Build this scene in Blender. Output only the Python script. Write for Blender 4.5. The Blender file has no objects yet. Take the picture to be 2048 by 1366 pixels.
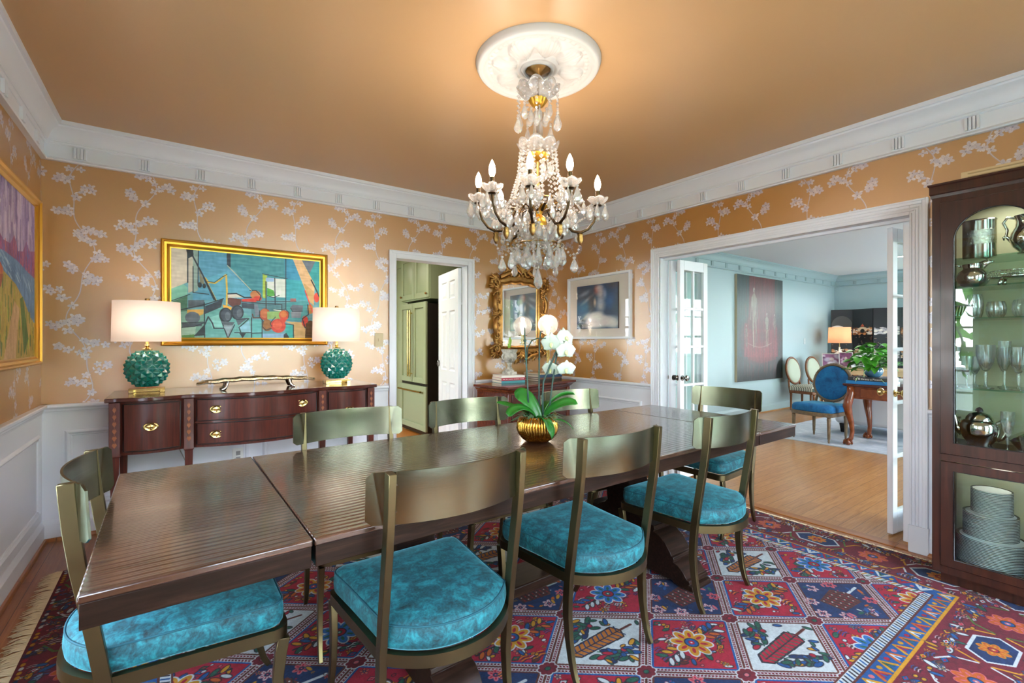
import bpy, bmesh, math, random
import numpy as np
from mathutils import Vector, Matrix, Euler
random.seed(7)
PI = math.pi
SC = bpy.context.scene
COL = SC.collection
V = Vector
def R(a): return math.radians(a)

# ---------------------------------------------------------------- colour and node helpers
def lin(c):
    if isinstance(c, str):
        c = c.lstrip('#'); c = [int(c[i:i+2], 16)/255 for i in (0, 2, 4)]
    return tuple((x/12.92 if x <= .04045 else ((x+.055)/1.055)**2.4) for x in c)
class NT:
    def __init__(s, name):
        s.m = bpy.data.materials.new(name); s.m.use_nodes = True
        s.t = s.m.node_tree; s.t.nodes.clear()
        s.out = s.n('ShaderNodeOutputMaterial')
    def n(s, typ, **kw):
        o = s.t.nodes.new(typ)
        for k, v in kw.items():
            if k.startswith('_'): setattr(o, k[1:], v)
            else:
                k = k.replace('_', ' ')
                o.inputs[k].default_value = v
        return o
    def l(s, a, b): s.t.links.new(a, b)
    def math(s, op, a, b=None):
        o = s.t.nodes.new('ShaderNodeMath'); o.operation = op
        for i, x in enumerate((a, b)):
            if x is None: continue
            if isinstance(x, (int, float)): o.inputs[i].default_value = x
            else: s.l(x, o.inputs[i])
        return o.outputs[0]
    def mix(s, fac, a, b):
        o = s.t.nodes.new('ShaderNodeMix'); o.data_type = 'RGBA'
        for sock, x in ((o.inputs[0], fac), (o.inputs[6], a), (o.inputs[7], b)):
            if isinstance(x, (int, float)): sock.default_value = x
            elif isinstance(x, tuple): sock.default_value = (*x[:3], 1)
            else: s.l(x, sock)
        return o.outputs[2]
    def ramp(s, fac, stops):
        o = s.t.nodes.new('ShaderNodeValToRGB'); e = o.color_ramp.elements
        while len(e) < len(stops): e.new(.5)
        for el, (p, c) in zip(e, stops):
            el.position = p; el.color = (*c, 1) if isinstance(c, tuple) else (c, c, c, 1)
        s.l(fac, o.inputs[0]); return o.outputs[0]
    def obj(s): return s.n('ShaderNodeTexCoord').outputs['Object']
    def mapv(s, vec, scale=(1, 1, 1), loc=(0, 0, 0), rot=(0, 0, 0)):
        o = s.n('ShaderNodeMapping'); o.inputs['Scale'].default_value = scale
        o.inputs['Location'].default_value = loc; o.inputs['Rotation'].default_value = rot
        s.l(vec, o.inputs['Vector']); return o.outputs[0]
    def noise(s, vec, scale=5, detail=3, rough=.5, dist=0):
        o = s.n('ShaderNodeTexNoise', Scale=scale, Detail=detail, Roughness=rough, Distortion=dist)
        s.l(vec, o.inputs['Vector']); return o.outputs['Fac']
    def bump(s, h, strength=.2, dist=.01):
        o = s.n('ShaderNodeBump', Strength=strength, Distance=dist); s.l(h, o.inputs['Height']); return o.outputs[0]
    def pr(s, color=(.8, .8, .8), rough=.5, metal=0, **kw):
        o = s.t.nodes.new('ShaderNodeBsdfPrincipled')
        def put(k, v):
            if isinstance(v, (int, float)): o.inputs[k].default_value = v
            elif isinstance(v, tuple): o.inputs[k].default_value = (*v[:3], 1) if len(v) == 3 and k != 'Normal' else v
            else: s.l(v, o.inputs[k])
        put('Base Color', color); put('Roughness', rough); put('Metallic', metal)
        for k, v in kw.items(): put(k.replace('_', ' '), v)
        s.l(o.outputs[0], s.out.inputs[0]); return o
def P(name, color, rough=.5, metal=0, **kw):
    t = NT(name); t.pr(lin(color), rough, metal, **kw); return t.m

# ---------------------------------------------------------------- mesh builder
class MB:
    def __init__(s): s.v = []; s.f = []; s.uv = None
    def add(s, vs, fs, M=None):
        b = len(s.v)
        for p in vs:
            p = V(p)
            s.v.append(M @ p if M is not None else p)
        s.f += [tuple(b+i for i in f) for f in fs]; return s
    def box(s, x0, x1, y0, y1, z0, z1, M=None):
        return s.add([(x0,y0,z0),(x1,y0,z0),(x1,y1,z0),(x0,y1,z0),(x0,y0,z1),(x1,y0,z1),(x1,y1,z1),(x0,y1,z1)],
                     [(3,2,1,0),(4,5,6,7),(0,1,5,4),(1,2,6,5),(2,3,7,6),(3,0,4,7)], M)
    def loft(s, rings, cap=True, closed=True, M=None):
        n = len(rings[0]); vs = [p for r in rings for p in r]; fs = []
        for i in range(len(rings)-1):
            for j in range(n if closed else n-1):
                k = (j+1) % n
                fs.append((i*n+j, i*n+k, (i+1)*n+k, (i+1)*n+j))
        if cap:
            fs.append(tuple(range(n-1, -1, -1))); fs.append(tuple((len(rings)-1)*n+j for j in range(n)))
        return s.add(vs, fs, M)
    def lathe(s, prof, seg=24, c=(0, 0, 0), M=None, sx=1, sy=1, mod=None, cap=False):
        rings = []
        for r, z in prof:
            ring = []
            for j in range(seg):
                a = 2*PI*j/seg; q = r*(mod(a, r, z) if mod else 1)
                ring.append((c[0]+q*sx*math.cos(a), c[1]+q*sy*math.sin(a), c[2]+z))
            rings.append(ring)
        return s.loft(rings, cap, True, M)
    def sphere(s, c, r, seg=12, rings=8, sx=1, sy=1, sz=1, M=None):
        prof = [(max(1e-4, r*math.sin(PI*i/rings)), -r*sz*math.cos(PI*i/rings)) for i in range(rings+1)]
        return s.lathe(prof, seg, c, M, sx, sy)
    def tube(s, pts, rad, seg=8, cap=True, flat=1.0, M=None, closed=False, up=None):
        pts = [V(p) for p in pts]; n = len(pts)
        rr = rad if isinstance(rad, (list, tuple)) else [rad]*n
        rings = []; ref = None
        for i, p in enumerate(pts):
            if closed: t = pts[(i+1) % n]-pts[i-1]
            else: t = pts[min(i+1, n-1)]-pts[max(i-1, 0)]
            t.normalize()
            if ref is None:
                ref = V(up) if up else (V((0, 0, 1)) if abs(t.z) < .9 else V((1, 0, 0)))
            a = ref - t*ref.dot(t)
            if a.length < 1e-6: a = t.orthogonal()
            a.normalize(); b = t.cross(a); ref = a
            rings.append([p + a*rr[i]*math.cos(2*PI*j/seg) + b*rr[i]*flat*math.sin(2*PI*j/seg) for j in range(seg)])
        if closed: rings.append(rings[0]); cap = False
        return s.loft(rings, cap, True, M)
    def bar(s, pts, w, h, up=(0, 0, 1), M=None):
        """rectangular bar along pts; h measured along 'up' (made square to the path), w across"""
        pts = [V(p) for p in pts]; n = len(pts); rings = []
        ww = w if isinstance(w, (list, tuple)) else [w]*n; hh = h if isinstance(h, (list, tuple)) else [h]*n
        for i, p in enumerate(pts):
            t = (pts[min(i+1, n-1)]-pts[max(i-1, 0)]).normalized()
            a = V(up)-t*V(up).dot(t); a.normalize(); b = t.cross(a)
            rings.append([p+a*hh[i]/2*sa+b*ww[i]/2*sb for sa, sb in ((-1, -1), (1, -1), (1, 1), (-1, 1))])
        return s.loft(rings, True, True, M)
    def sweep(s, prof, path, out, up=(0, 0, 1), closed=False, cap=True):
        """prof: list of (o,u) offsets; path points with per point outward vectors 'out' (already mitred)"""
        rings = [[V(p)+V(o)*a+V(up)*b for a, b in prof] for p, o in zip(path, out)]
        if closed: rings.append(rings[0])
        return s.loft(rings, cap and not closed, True)
    def prism(s, poly, z0, z1, M=None):
        return s.loft([[(x, y, z0) for x, y in poly], [(x, y, z1) for x, y in poly]], True, True, M)
    def grid(s, fn, nu, nv, M=None, closed_u=False):
        vs = [fn(i/(nu-(0 if closed_u else 1)), j/(nv-1)) for j in range(nv) for i in range(nu)]; fs = []
        for j in range(nv-1):
            for i in range(nu if closed_u else nu-1):
                k = (i+1) % nu
                fs.append((j*nu+i, j*nu+k, (j+1)*nu+k, (j+1)*nu+i))
        return s.add(vs, fs, M)
    def build(s, name, mat, parent=None, smooth=None, bevel=0, bseg=2, solid=0, loc=None, fix=True, sub=0, rotz=0):
        me = bpy.data.meshes.new(name)
        me.from_pydata([tuple(p) for p in s.v], [], s.f)
        if fix:
            bm = bmesh.new(); bm.from_mesh(me)
            bmesh.ops.recalc_face_normals(bm, faces=bm.faces); bm.to_mesh(me); bm.free()
        if mat is not None: me.materials.append(mat)
        if smooth is not None:
            me.polygons.foreach_set('use_smooth', [True]*len(me.polygons))
            if smooth < 180: me.set_sharp_from_angle(angle=R(smooth))
        o = bpy.data.objects.new(name, me); COL.objects.link(o)
        if parent is not None: o.parent = parent
        if loc is not None: o.location = loc
        if rotz: o.rotation_euler.z = rotz
        if solid:
            q = o.modifiers.new('Solid', 'SOLIDIFY'); q.thickness = solid; q.offset = 0
        if bevel:
            q = o.modifiers.new('Bevel', 'BEVEL'); q.width = bevel; q.segments = bseg; q.limit_method = 'ANGLE'; q.angle_limit = R(40)
            if smooth is None:
                me.polygons.foreach_set('use_smooth', [True]*len(me.polygons)); me.set_sharp_from_angle(angle=R(35))
        if sub:
            q = o.modifiers.new('Sub', 'SUBSURF'); q.levels = sub; q.render_levels = sub
        return o
def tag(o, label, cat, group=None, kind=None):
    o['label'] = label; o['category'] = cat
    if group: o['group'] = group
    if kind: o['kind'] = kind
    return o
def thing(name, label, cat, loc=(0, 0, 0), rotz=0, group=None):
    o = bpy.data.objects.new(name, None); COL.objects.link(o)
    o.empty_display_size = .1
    o.location = loc; o.rotation_euler = (0, 0, rotz)
    return tag(o, label, cat, group)
def struct(o): o['kind'] = 'structure'; return o
def kids(o): return [c for c in bpy.data.objects if c.parent == o]
def dup(o, loc=None, rotz=None, label=None, group=None, parent=None):
    def cp(x, par):
        c = x.copy(); COL.objects.link(c)
        if par is not None: c.parent = par
        for ch in CH.get(x.name, kids(x)): cp(ch, c)
        return c
    CH = {}
    c = cp(o, parent)
    if loc is not None: c.location = loc
    if rotz is not None: c.rotation_euler = (0, 0, rotz)
    if label: c['label'] = label
    if group: c['group'] = group
    return c
def TR(x, y, z, rz=0, rx=0, ry=0, s=1): return Matrix.Translation((x, y, z)) @ Euler((rx, ry, rz)).to_matrix().to_4x4() @ Matrix.Scale(s, 4)
def light(name, typ, loc, energy, color=(1, 1, 1), **kw):
    d = bpy.data.lights.new(name, typ); d.energy = energy; d.color = color
    for k, v in kw.items(): setattr(d, k, v)
    o = bpy.data.objects.new(name, d); COL.objects.link(o); o.location = loc; return o

# ---------------------------------------------------------------- pattern painter (numpy canvas in metres, row 0 at the bottom)
class Cv:
    def __init__(s, w, h, ppu, bg, wrap=False):
        s.w, s.h, s.p = w, h, ppu
        s.W, s.H = int(round(w*ppu)), int(round(h*ppu))
        s.a = np.empty((s.H, s.W, 4), np.float32); s.a[:] = (*Cv.c(bg), 1); s.wrap = wrap
    @staticmethod
    def c(c):
        if isinstance(c, str):
            c = c.lstrip('#'); return tuple(int(c[i:i+2], 16)/255 for i in (0, 2, 4))
        return tuple(c[:3])
    def _put(s, x0, x1, y0, y1, fn, col, al):
        for dx in ((-s.w, 0, s.w) if s.wrap else (0,)):
            for dy in ((-s.h, 0, s.h) if s.wrap else (0,)):
                i0 = max(0, int((x0+dx)*s.p)-1); i1 = min(s.W, int((x1+dx)*s.p)+2)
                j0 = max(0, int((y0+dy)*s.p)-1); j1 = min(s.H, int((y1+dy)*s.p)+2)
                if i1 <= i0 or j1 <= j0: continue
                X, Y = np.meshgrid((np.arange(i0, i1)+.5)/s.p-dx, (np.arange(j0, j1)+.5)/s.p-dy)
                m = fn(X, Y)[..., None]
                if isinstance(col, tuple) and len(col) == 4: c4 = np.array(col, np.float32)
                else: c4 = np.array((*Cv.c(col), s.ink), np.float32)
                sub = s.a[j0:j1, i0:i1]; sub += (c4-sub)*(m*al)
    ink = 1.0
    def poly(s, pts, col, al=1):
        xs = [p[0] for p in pts]; ys = [p[1] for p in pts]
        def fn(X, Y):
            m = np.zeros(X.shape, bool); n = len(pts)
            for i in range(n):
                x1, y1 = pts[i]; x2, y2 = pts[(i+1) % n]
                if y1 == y2: continue
                c = ((y1 > Y) != (y2 > Y)) & (X < (x2-x1)*(Y-y1)/(y2-y1)+x1); m ^= c
            return m.astype(np.float32)
        s._put(min(xs), max(xs), min(ys), max(ys), fn, col, al)
    def line(s, pts, w, col, al=1):
        for (x1, y1), (x2, y2) in zip(pts[:-1], pts[1:]):
            r = w/2
            def fn(X, Y):
                dx, dy = x2-x1, y2-y1; L = dx*dx+dy*dy+1e-12
                t = np.clip(((X-x1)*dx+(Y-y1)*dy)/L, 0, 1)
                d = np.hypot(X-x1-t*dx, Y-y1-t*dy)
                return np.clip((r-d)*s.p+.5, 0, 1).astype(np.float32)
            s._put(min(x1, x2)-r, max(x1, x2)+r, min(y1, y2)-r, max(y1, y2)+r, fn, col, al)
    def ell(s, cx, cy, rx, ry, col, ang=0, al=1, soft=0):
        ca, sa = math.cos(ang), math.sin(ang); m = max(rx, ry)
        def fn(X, Y):
            u = (X-cx)*ca+(Y-cy)*sa; v = -(X-cx)*sa+(Y-cy)*ca
            d = np.hypot(u/rx, v/ry)
            return np.clip((1-d)/soft if soft else (1-d)*min(rx, ry)*s.p+.5, 0, 1).astype(np.float32)
        s._put(cx-m, cx+m, cy-m, cy+m, fn, col, al)
    def noise(s, amt, sx, sy, seed=0):
        rs = np.random.RandomState(seed); nx, ny = max(2, int(s.w/sx)), max(2, int(s.h/sy))
        g = rs.rand(ny+1, nx+1).astype(np.float32)-.5
        yi = np.linspace(0, ny-1e-3, s.H); xi = np.linspace(0, nx-1e-3, s.W)
        y0 = yi.astype(int); x0 = xi.astype(int); fy = (yi-y0)[:, None]; fx = (xi-x0)[None]
        v = (g[y0][:, x0]*(1-fx)+g[y0][:, x0+1]*fx)*(1-fy)+(g[y0+1][:, x0]*(1-fx)+g[y0+1][:, x0+1]*fx)*fy
        s.a[..., :3] = np.clip(s.a[..., :3]+v[..., None]*amt, 0, 1)
    def image(s, name):
        im = bpy.data.images.new(name, s.W, s.H, alpha=True)
        im.alpha_mode = 'CHANNEL_PACKED'
        im.pixels.foreach_set(np.ascontiguousarray(np.clip(s.a, 0, 1)).ravel()); im.update()
        return im
def img_node(t, im, ua, u0, ul, va, v0, vl, ext='EXTEND'):
    """map object-space axes ua/va ('X','Y','Z', '-X'..) to the image"""
    sp = t.n('ShaderNodeSeparateXYZ'); t.l(t.obj(), sp.inputs[0])
    def ax(a, o, l):
        x = sp.outputs[a[-1]]
        if a[0] == '-': x = t.math('MULTIPLY', x, -1)
        return t.math('DIVIDE', t.math('SUBTRACT', x, o), l)
    cb = t.n('ShaderNodeCombineXYZ'); t.l(ax(ua, u0, ul), cb.inputs[0]); t.l(ax(va, v0, vl), cb.inputs[1])
    n = t.n('ShaderNodeTexImage'); n.image = im; n.extension = ext; t.l(cb.outputs[0], n.inputs[0])
    return n
def art(name, cv, ua, u0, ul, va, v0, vl, rough=.45, bumpy=0, **kw):
    t = NT(name); n = img_node(t, cv.image(name), ua, u0, ul, va, v0, vl)
    if bumpy:
        kw['Normal'] = t.bump(t.noise(t.mapv(t.obj(), (60, 60, 60)), 1, 4), bumpy, .002)
    t.pr(n.outputs[0], rough, 0, **kw); return t.m
# ---------------------------------------------------------------- wallpaper: blossoming vines on gold silk
WP_W, WP_H = .68, 1.62
def wallpaper_image():
    rnd = random.Random(11)
    cv = Cv(WP_W, WP_H, 1000, '#c8935a', wrap=True)
    cv.a[..., 3] = 1
    cv.ink = 0.0
    def flower(x, y, s, a):
        n = 5 if rnd.random() < .75 else 4
        for k in range(n):
            t = a+2*PI*k/n; c = rnd.choice(['#c6b7bb', '#bcacb5', '#cfc1c2', '#b2a6b4'])
            cx, cy = x+math.cos(t)*s*.56, y+math.sin(t)*s*.56*.9
            cv.ell(cx, cy, s*.50, s*.33, '#a3909a', t, .85)
            cv.ell(cx, cy, s*.45, s*.28, c, t)
            cv.line([(x, y), (x+math.cos(t)*s*.62, y+math.sin(t)*s*.6)], .0012, '#8d7c8c', .8)
        cv.ell(x, y, s*.12, s*.12, '#6c5664', 0)
    def leaf(x, y, s, a):
        cv.ell(x+math.cos(a)*s*.5, y+math.sin(a)*s*.5, s*.5, s*.22, rnd.choice(['#c9bdca', '#b9adbd', '#d5c9cc']), a)
    def vine(x0, amp, ph, side):
        pts = []
        for i in range(101):
            y = i/100*WP_H
            x = x0+amp*math.sin(2*PI*y/WP_H*2+ph)+.018*math.sin(2*PI*y/WP_H*5+ph*2)
            pts.append((x, y))
        spots = []
        for k in range(16):
            i = int((k+.5)/16*99)+rnd.randint(-2, 2); x, y = pts[i]
            sd = side if k % 2 else -side
            L = rnd.uniform(.05, .135); th = rnd.uniform(.1, .9)
            br = []
            for q in range(9):
                u = q/8
                br.append((x+sd*L*u, y+L*.75*math.sin(u*2.0)*th))
            cv.line(br, .0028, '#8f7d86', .9)
            for q in (3, 5, 7, 8):
                spots.append((br[q][0]+rnd.uniform(-.022, .022), br[q][1]+rnd.uniform(-.024, .024)))
            spots.append((x+rnd.uniform(-.025, .025), y+rnd.uniform(-.02, .02)))
            for q in (2, 4, 6): leaf(br[q][0], br[q][1], .022, rnd.uniform(0, 6.28))
        cv.line(pts, .0075, '#9a8791', .95); cv.line([(a-.001, b) for a, b in pts], .003, '#c5b6bd', .8)
        rnd.shuffle(spots)
        for x, y in spots:
            flower(x, y, rnd.uniform(.021, .031), rnd.uniform(0, 6.28))
    vine(.17, .055, .3, 1); vine(.50, .06, 2.2, -1)
    cv.ink = 1.0
    return cv
wp = NT('wallpaper_silk')
_wi = wallpaper_image().image('wallpaper_pattern')
def wall_mat(name, axis):
    t = NT(name)
    n = img_node(t, _wi, axis, 0, WP_W, 'Z', .9, WP_H, 'REPEAT')
    weave = t.noise(t.mapv(t.obj(), (900, 900, 40) if axis == 'X' else (900, 900, 40)), 1, 2)
    weave2 = t.noise(t.mapv(t.obj(), (40, 40, 900)), 1, 2)
    var = t.noise(t.obj(), 1.3, 2)
    gold = t.mix(var, lin('#ae7420'), lin('#bb8430'))
    gold = t.mix(t.math('MULTIPLY', t.math('ADD', weave, weave2), .16), gold, lin('#8a5c1c'))
    # the printed blossoms replace the gold ground where the pattern's alpha is 0
    col = t.mix(n.outputs['Alpha'], n.outputs['Color'], gold)
    metal = t.math('MULTIPLY', n.outputs['Alpha'], .12)
    b = t.bump(t.math('ADD', weave, weave2), .12, .001)
    t.pr(col, .34, metal, Normal=b, IOR=2.5)
    return t.m
M_wpX = wall_mat('wallpaper_x', 'X'); M_wpY = wall_mat('wallpaper_y', 'Y')

# ---------------------------------------------------------------- general materials
M_white = P('white_trim_paint', '#dfe2ea', .38)
M_white2 = P('white_door_paint', '#e2e4ea', .35)
def plaster(name, c, rough=.6):
    t = NT(name); n = t.noise(t.obj(), 220, 2)
    t.pr(lin(c), rough, Normal=t.bump(n, .06, .002)); return t.m
M_ceil = plaster('tan_ceiling_paint', '#c29a6c', .33)
M_lceil = plaster('white_ceiling_paint', '#d4d2d2', .6)
M_blue = plaster('pale_blue_paint', '#a1b6ba', .45)
M_kgreen = P('sage_green_paint', '#98a180', .4)
M_kwall = plaster('olive_wall_paint', '#93976f', .5)
M_frontwall = plaster('cream_wall_paint', '#d6c3a0', .6)
M_plaster = P('plaster_white', '#c9c6c2', .5)
def wood(name, c1, c2, rough=.35, scale=(3, 40, 40), coat=0.0, bump=.05, dist=.6, **kw):
    t = NT(name); v = t.mapv(t.obj(), scale)
    n = t.noise(v, 1.0, 5, .6, dist)
    n2 = t.noise(t.obj(), 2.2, 2)
    col = t.ramp(t.math('ADD', t.math('MULTIPLY', n, .8), t.math('MULTIPLY', n2, .2)), [(.3, lin(c1)), (.72, lin(c2))])
    kw.setdefault('Specular_IOR_Level', .32); t.pr(col, rough, 0, Coat_Weight=coat, Coat_Roughness=.08, Normal=t.bump(n, bump, .002), **kw); return t.m
def planks(name, along, w, L, tones, rough=.28):
    t = NT(name); sp = t.n('ShaderNodeSeparateXYZ'); t.l(t.obj(), sp.inputs[0])
    a, c = (sp.outputs['X'], sp.outputs['Y']) if along == 'X' else (sp.outputs['Y'], sp.outputs['X'])
    row = t.math('FLOOR', t.math('DIVIDE', c, w))
    wn = t.n('ShaderNodeTexWhiteNoise', _noise_dimensions='1D'); t.l(row, wn.inputs['W'])
    sh = t.math('ADD', t.math('DIVIDE', a, L), t.math('MULTIPLY', wn.outputs['Value'], 7.0))
    colm = t.math('FLOOR', sh)
    wn2 = t.n('ShaderNodeTexWhiteNoise', _noise_dimensions='2D'); cb = t.n('ShaderNodeCombineXYZ')
    t.l(row, cb.inputs[0]); t.l(colm, cb.inputs[1]); t.l(cb.outputs[0], wn2.inputs['Vector'])
    fr = t.math('FRACT', t.math('DIVIDE', c, w)); fl = t.math('FRACT', sh)
    gap = t.math('MINIMUM', t.math('MULTIPLY', t.math('SUBTRACT', .5, t.math('ABSOLUTE', t.math('SUBTRACT', fr, .5))), w),
                 t.math('MULTIPLY', t.math('SUBTRACT', .5, t.math('ABSOLUTE', t.math('SUBTRACT', fl, .5))), L))
    seam = t.math('GREATER_THAN', gap, .0012)
    cb2 = t.n('ShaderNodeCombineXYZ')
    t.l(t.math('MULTIPLY', a, 2.2), cb2.inputs[0]); t.l(t.math('MULTIPLY', c, 34), cb2.inputs[1]); t.l(t.math('MULTIPLY', wn2.outputs['Value'], 37), cb2.inputs[2])
    g = t.noise(cb2.outputs[0], 1.6, 6, .62, 1.2)
    grain = t.ramp(g, [(.30, lin(tones[0])), (.5, lin(tones[1])), (.72, lin(tones[2]))])
    col = t.mix(t.math('MULTIPLY', t.math('SUBTRACT', wn2.outputs['Value'], .0), .45), grain, lin(tones[3]))
    col = t.mix(seam, lin('#3a2210'), col)
    b = t.bump(t.math('ADD', t.math('MULTIPLY', seam, .6), t.math('MULTIPLY', g, .25)), .25, .002)
    t.pr(col, rough, 0, Normal=b); return t.m
M_floorY = planks('oak_floor_dining', 'Y', .125, 1.5, ('#8a4f22', '#a9662e', '#bd7f40', '#7a4620'), .32)
M_floorX = planks('oak_floor_living', 'X', .083, 1.3, ('#94612f', '#ae7a45', '#c08d58', '#976330'), .28)
M_floorK = planks('oak_floor_kitchen', 'X', .083, 1.3, ('#9c5a22', '#bb7330', '#cc8840', '#92531e'), .3)
M_mahog = wood('mahogany', '#38140e', '#64291b', .3, (60, 60, 3), .12, .02)
M_mahog_h = wood('mahogany_top', '#33140f', '#5c281c', .16, (4, 50, 50), .5, .02)
M_inlay = wood('satinwood_inlay', '#8a4a2c', '#a5623c', .3, (20, 20, 20), .3)
M_chest = wood('chest_wood', '#43190f', '#74301c', .2, (4, 40, 40), .5, .02)
M_cab = wood('cabinet_walnut', '#1c0d08', '#3c1d12', .3, (50, 50, 3), .15, .03)
M_cabin = P('cabinet_lining', '#b5ad8c', .6)
M_desk = wood('desk_mahogany', '#5e2a14', '#8f4a26', .22, (14, 14, 14), .4, .03)
M_chairwood = wood('carved_walnut', '#5a3319', '#80512e', .35, (20, 20, 20), .1)
M_gilt = P('antique_gilt', '#a97d45', .38, .85)
M_gold = P('gold_leaf', '#cf9c3c', .3, .9)
M_goldd = P('gold_leaf_dark', '#7d5a1c', .35, .8)
M_brass = P('polished_brass', '#d2b373', .18, 1)
M_brassd = P('antique_brass', '#8a6a3c', .3, 1)
M_bronze = P('dark_bronze', '#4c3b28', .32, 1)
M_nickel = P('dark_nickel', '#77736f', .18, 1)
M_silver = P('polished_silver', '#d9d5cd', .09, 1)
M_black = P('black_lacquer', '#0d0c0d', .25)
M_darkgap = P('dark_recess', '#15120f', .7)
M_mirror = P('mirror_glass', '#f2f2f2', .01, 1)
M_paper = P('book_pages', '#d9cdbb', .8)
M_stone = None
def stone():
    t = NT('weathered_stone'); n = t.noise(t.obj(), 30, 5, .65); n2 = t.noise(t.obj(), 9, 3)
    col = t.ramp(t.math('ADD', t.math('MULTIPLY', n, .55), t.math('MULTIPLY', n2, .45)), [(.36, lin('#77736c')), (.5, lin('#b9b4ac')), (.66, lin('#dcd8d2'))])
    t.pr(col, .85, Normal=t.bump(n, .5, .006)); return t.m
M_stone = stone()
def table_wood(name, axis):
    t = NT(name)
    g = t.noise(t.mapv(t.obj(), (5, 70, 70)), 1, 5, .6, .4)
    col = t.ramp(g, [(.3, lin('#261910')), (.55, lin('#40291f')), (.75, lin('#5c3f30'))])
    if axis:
        sp = t.n('ShaderNodeSeparateXYZ'); t.l(t.obj(), sp.inputs[0])
        wob = t.noise(t.mapv(t.obj(), (2.2, 1.2, 1)), 1, 2)
        ph = t.math('ADD', t.math('MULTIPLY', sp.outputs['Y'], 2*PI/.026), t.math('MULTIPLY', wob, 10))
        am = t.noise(t.mapv(t.obj(), (3, 9, 1)), 1, 2)
        h = t.math('MULTIPLY', t.math('SINE', ph), am)
        fr = t.math('FRACT', t.math('ADD', t.math('DIVIDE', sp.outputs['Y'], .19), .5))
        seam = t.math('MULTIPLY', t.math('ABSOLUTE', t.math('SUBTRACT', fr, .5)), .19)
        sm = t.math('GREATER_THAN', seam, .0022)
        col = t.mix(sm, lin('#080504'), col)
        b = t.n('ShaderNodeBump', Strength=.6, Distance=.0022); t.l(h, b.inputs['Height'])
        b2 = t.n('ShaderNodeBump', Strength=.5, Distance=.002); t.l(sm, b2.inputs['Height']); t.l(b.outputs[0], b2.inputs['Normal'])
        t.pr(col, .22, 0, Normal=b2.outputs[0], Specular_IOR_Level=.8, Coat_Weight=.5, Coat_Roughness=.12)
    else:
        t.pr(t.mix(.7, col, lin('#0b0807')), .36, 0, Normal=t.bump(g, .06, .002), Specular_IOR_Level=.12)
    return t.m
M_table = table_wood('table_top_walnut', True); M_tabled = table_wood('table_dark_walnut', False)
def brushed(name, c, c2, rough=.3, aniso=False):
    t = NT(name); g = t.noise(t.mapv(t.obj(), (6, 6, 500)), 1, 3); p = t.noise(t.obj(), 12, 3)
    col = t.mix(t.math('MULTIPLY', p, .7), lin(c), lin(c2))
    rr = t.math('ADD', rough-.04, t.math('MULTIPLY', g, .1))
    kw = {}
    if aniso:
        tn = t.n('ShaderNodeTangent', _direction_type='RADIAL', _axis='Z'); kw = dict(Anisotropic=.85, Tangent=tn.outputs[0])
    t.pr(col, rr, 1, Normal=t.bump(g, .03, .001), **kw); return t.m
M_metal = brushed('brushed_antique_brass', '#757663', '#626453', .2, True)
M_metalf = brushed('dark_antique_brass', '#6f6448', '#5c523b', .34)
def velvet(name, dark, mid, lite, scale=16):
    t = NT(name); n = t.noise(t.obj(), scale, 6, .7, .6); n2 = t.noise(t.obj(), 140, 2)
    col = t.ramp(t.math('ADD', t.math('MULTIPLY', n, .8), t.math('MULTIPLY', n2, .2)), [(.34, lin(dark)), (.48, lin(mid)), (.66, lin(lite))])
    t.pr(col, .75, 0, Sheen_Weight=.55, Sheen_Roughness=.3, Sheen_Tint=(*lin('#7fcfe0'), 1), Normal=t.bump(n2, .12, .002)); return t.m
M_velvet = velvet('teal_crushed_velvet', '#00161c', '#03454f', '#16757f', 24)
M_piping = P('teal_piping', '#03434f', .8)
M_bluefab = velvet('royal_blue_velvet', '#003c6c', '#00598f', '#0a70a8', 8)
def glassm(name, tint=(1, 1, 1), rough=0.0, ior=1.45, mixt=.55, gl=.12):
    """clear crystal: part refraction, part straight transmission so it stays bright"""
    t = NT(name)
    g = t.n('ShaderNodeBsdfGlass', Roughness=rough, IOR=ior); g.inputs['Color'].default_value = (*tint, 1)
    tr = t.n('ShaderNodeBsdfTransparent'); tr.inputs['Color'].default_value = (*tint, 1)
    m = t.n('ShaderNodeMixShader'); m.inputs[0].default_value = mixt
    t.l(g.outputs[0], m.inputs[1]); t.l(tr.outputs[0], m.inputs[2])
    s = t.n('ShaderNodeBsdfGlossy', Roughness=.03)
    m2 = t.n('ShaderNodeMixShader'); m2.inputs[0].default_value = gl
    t.l(m.outputs[0], m2.inputs[1]); t.l(s.outputs[0], m2.inputs[2]); t.l(m2.outputs[0], t.out.inputs[0]); return t.m
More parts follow.
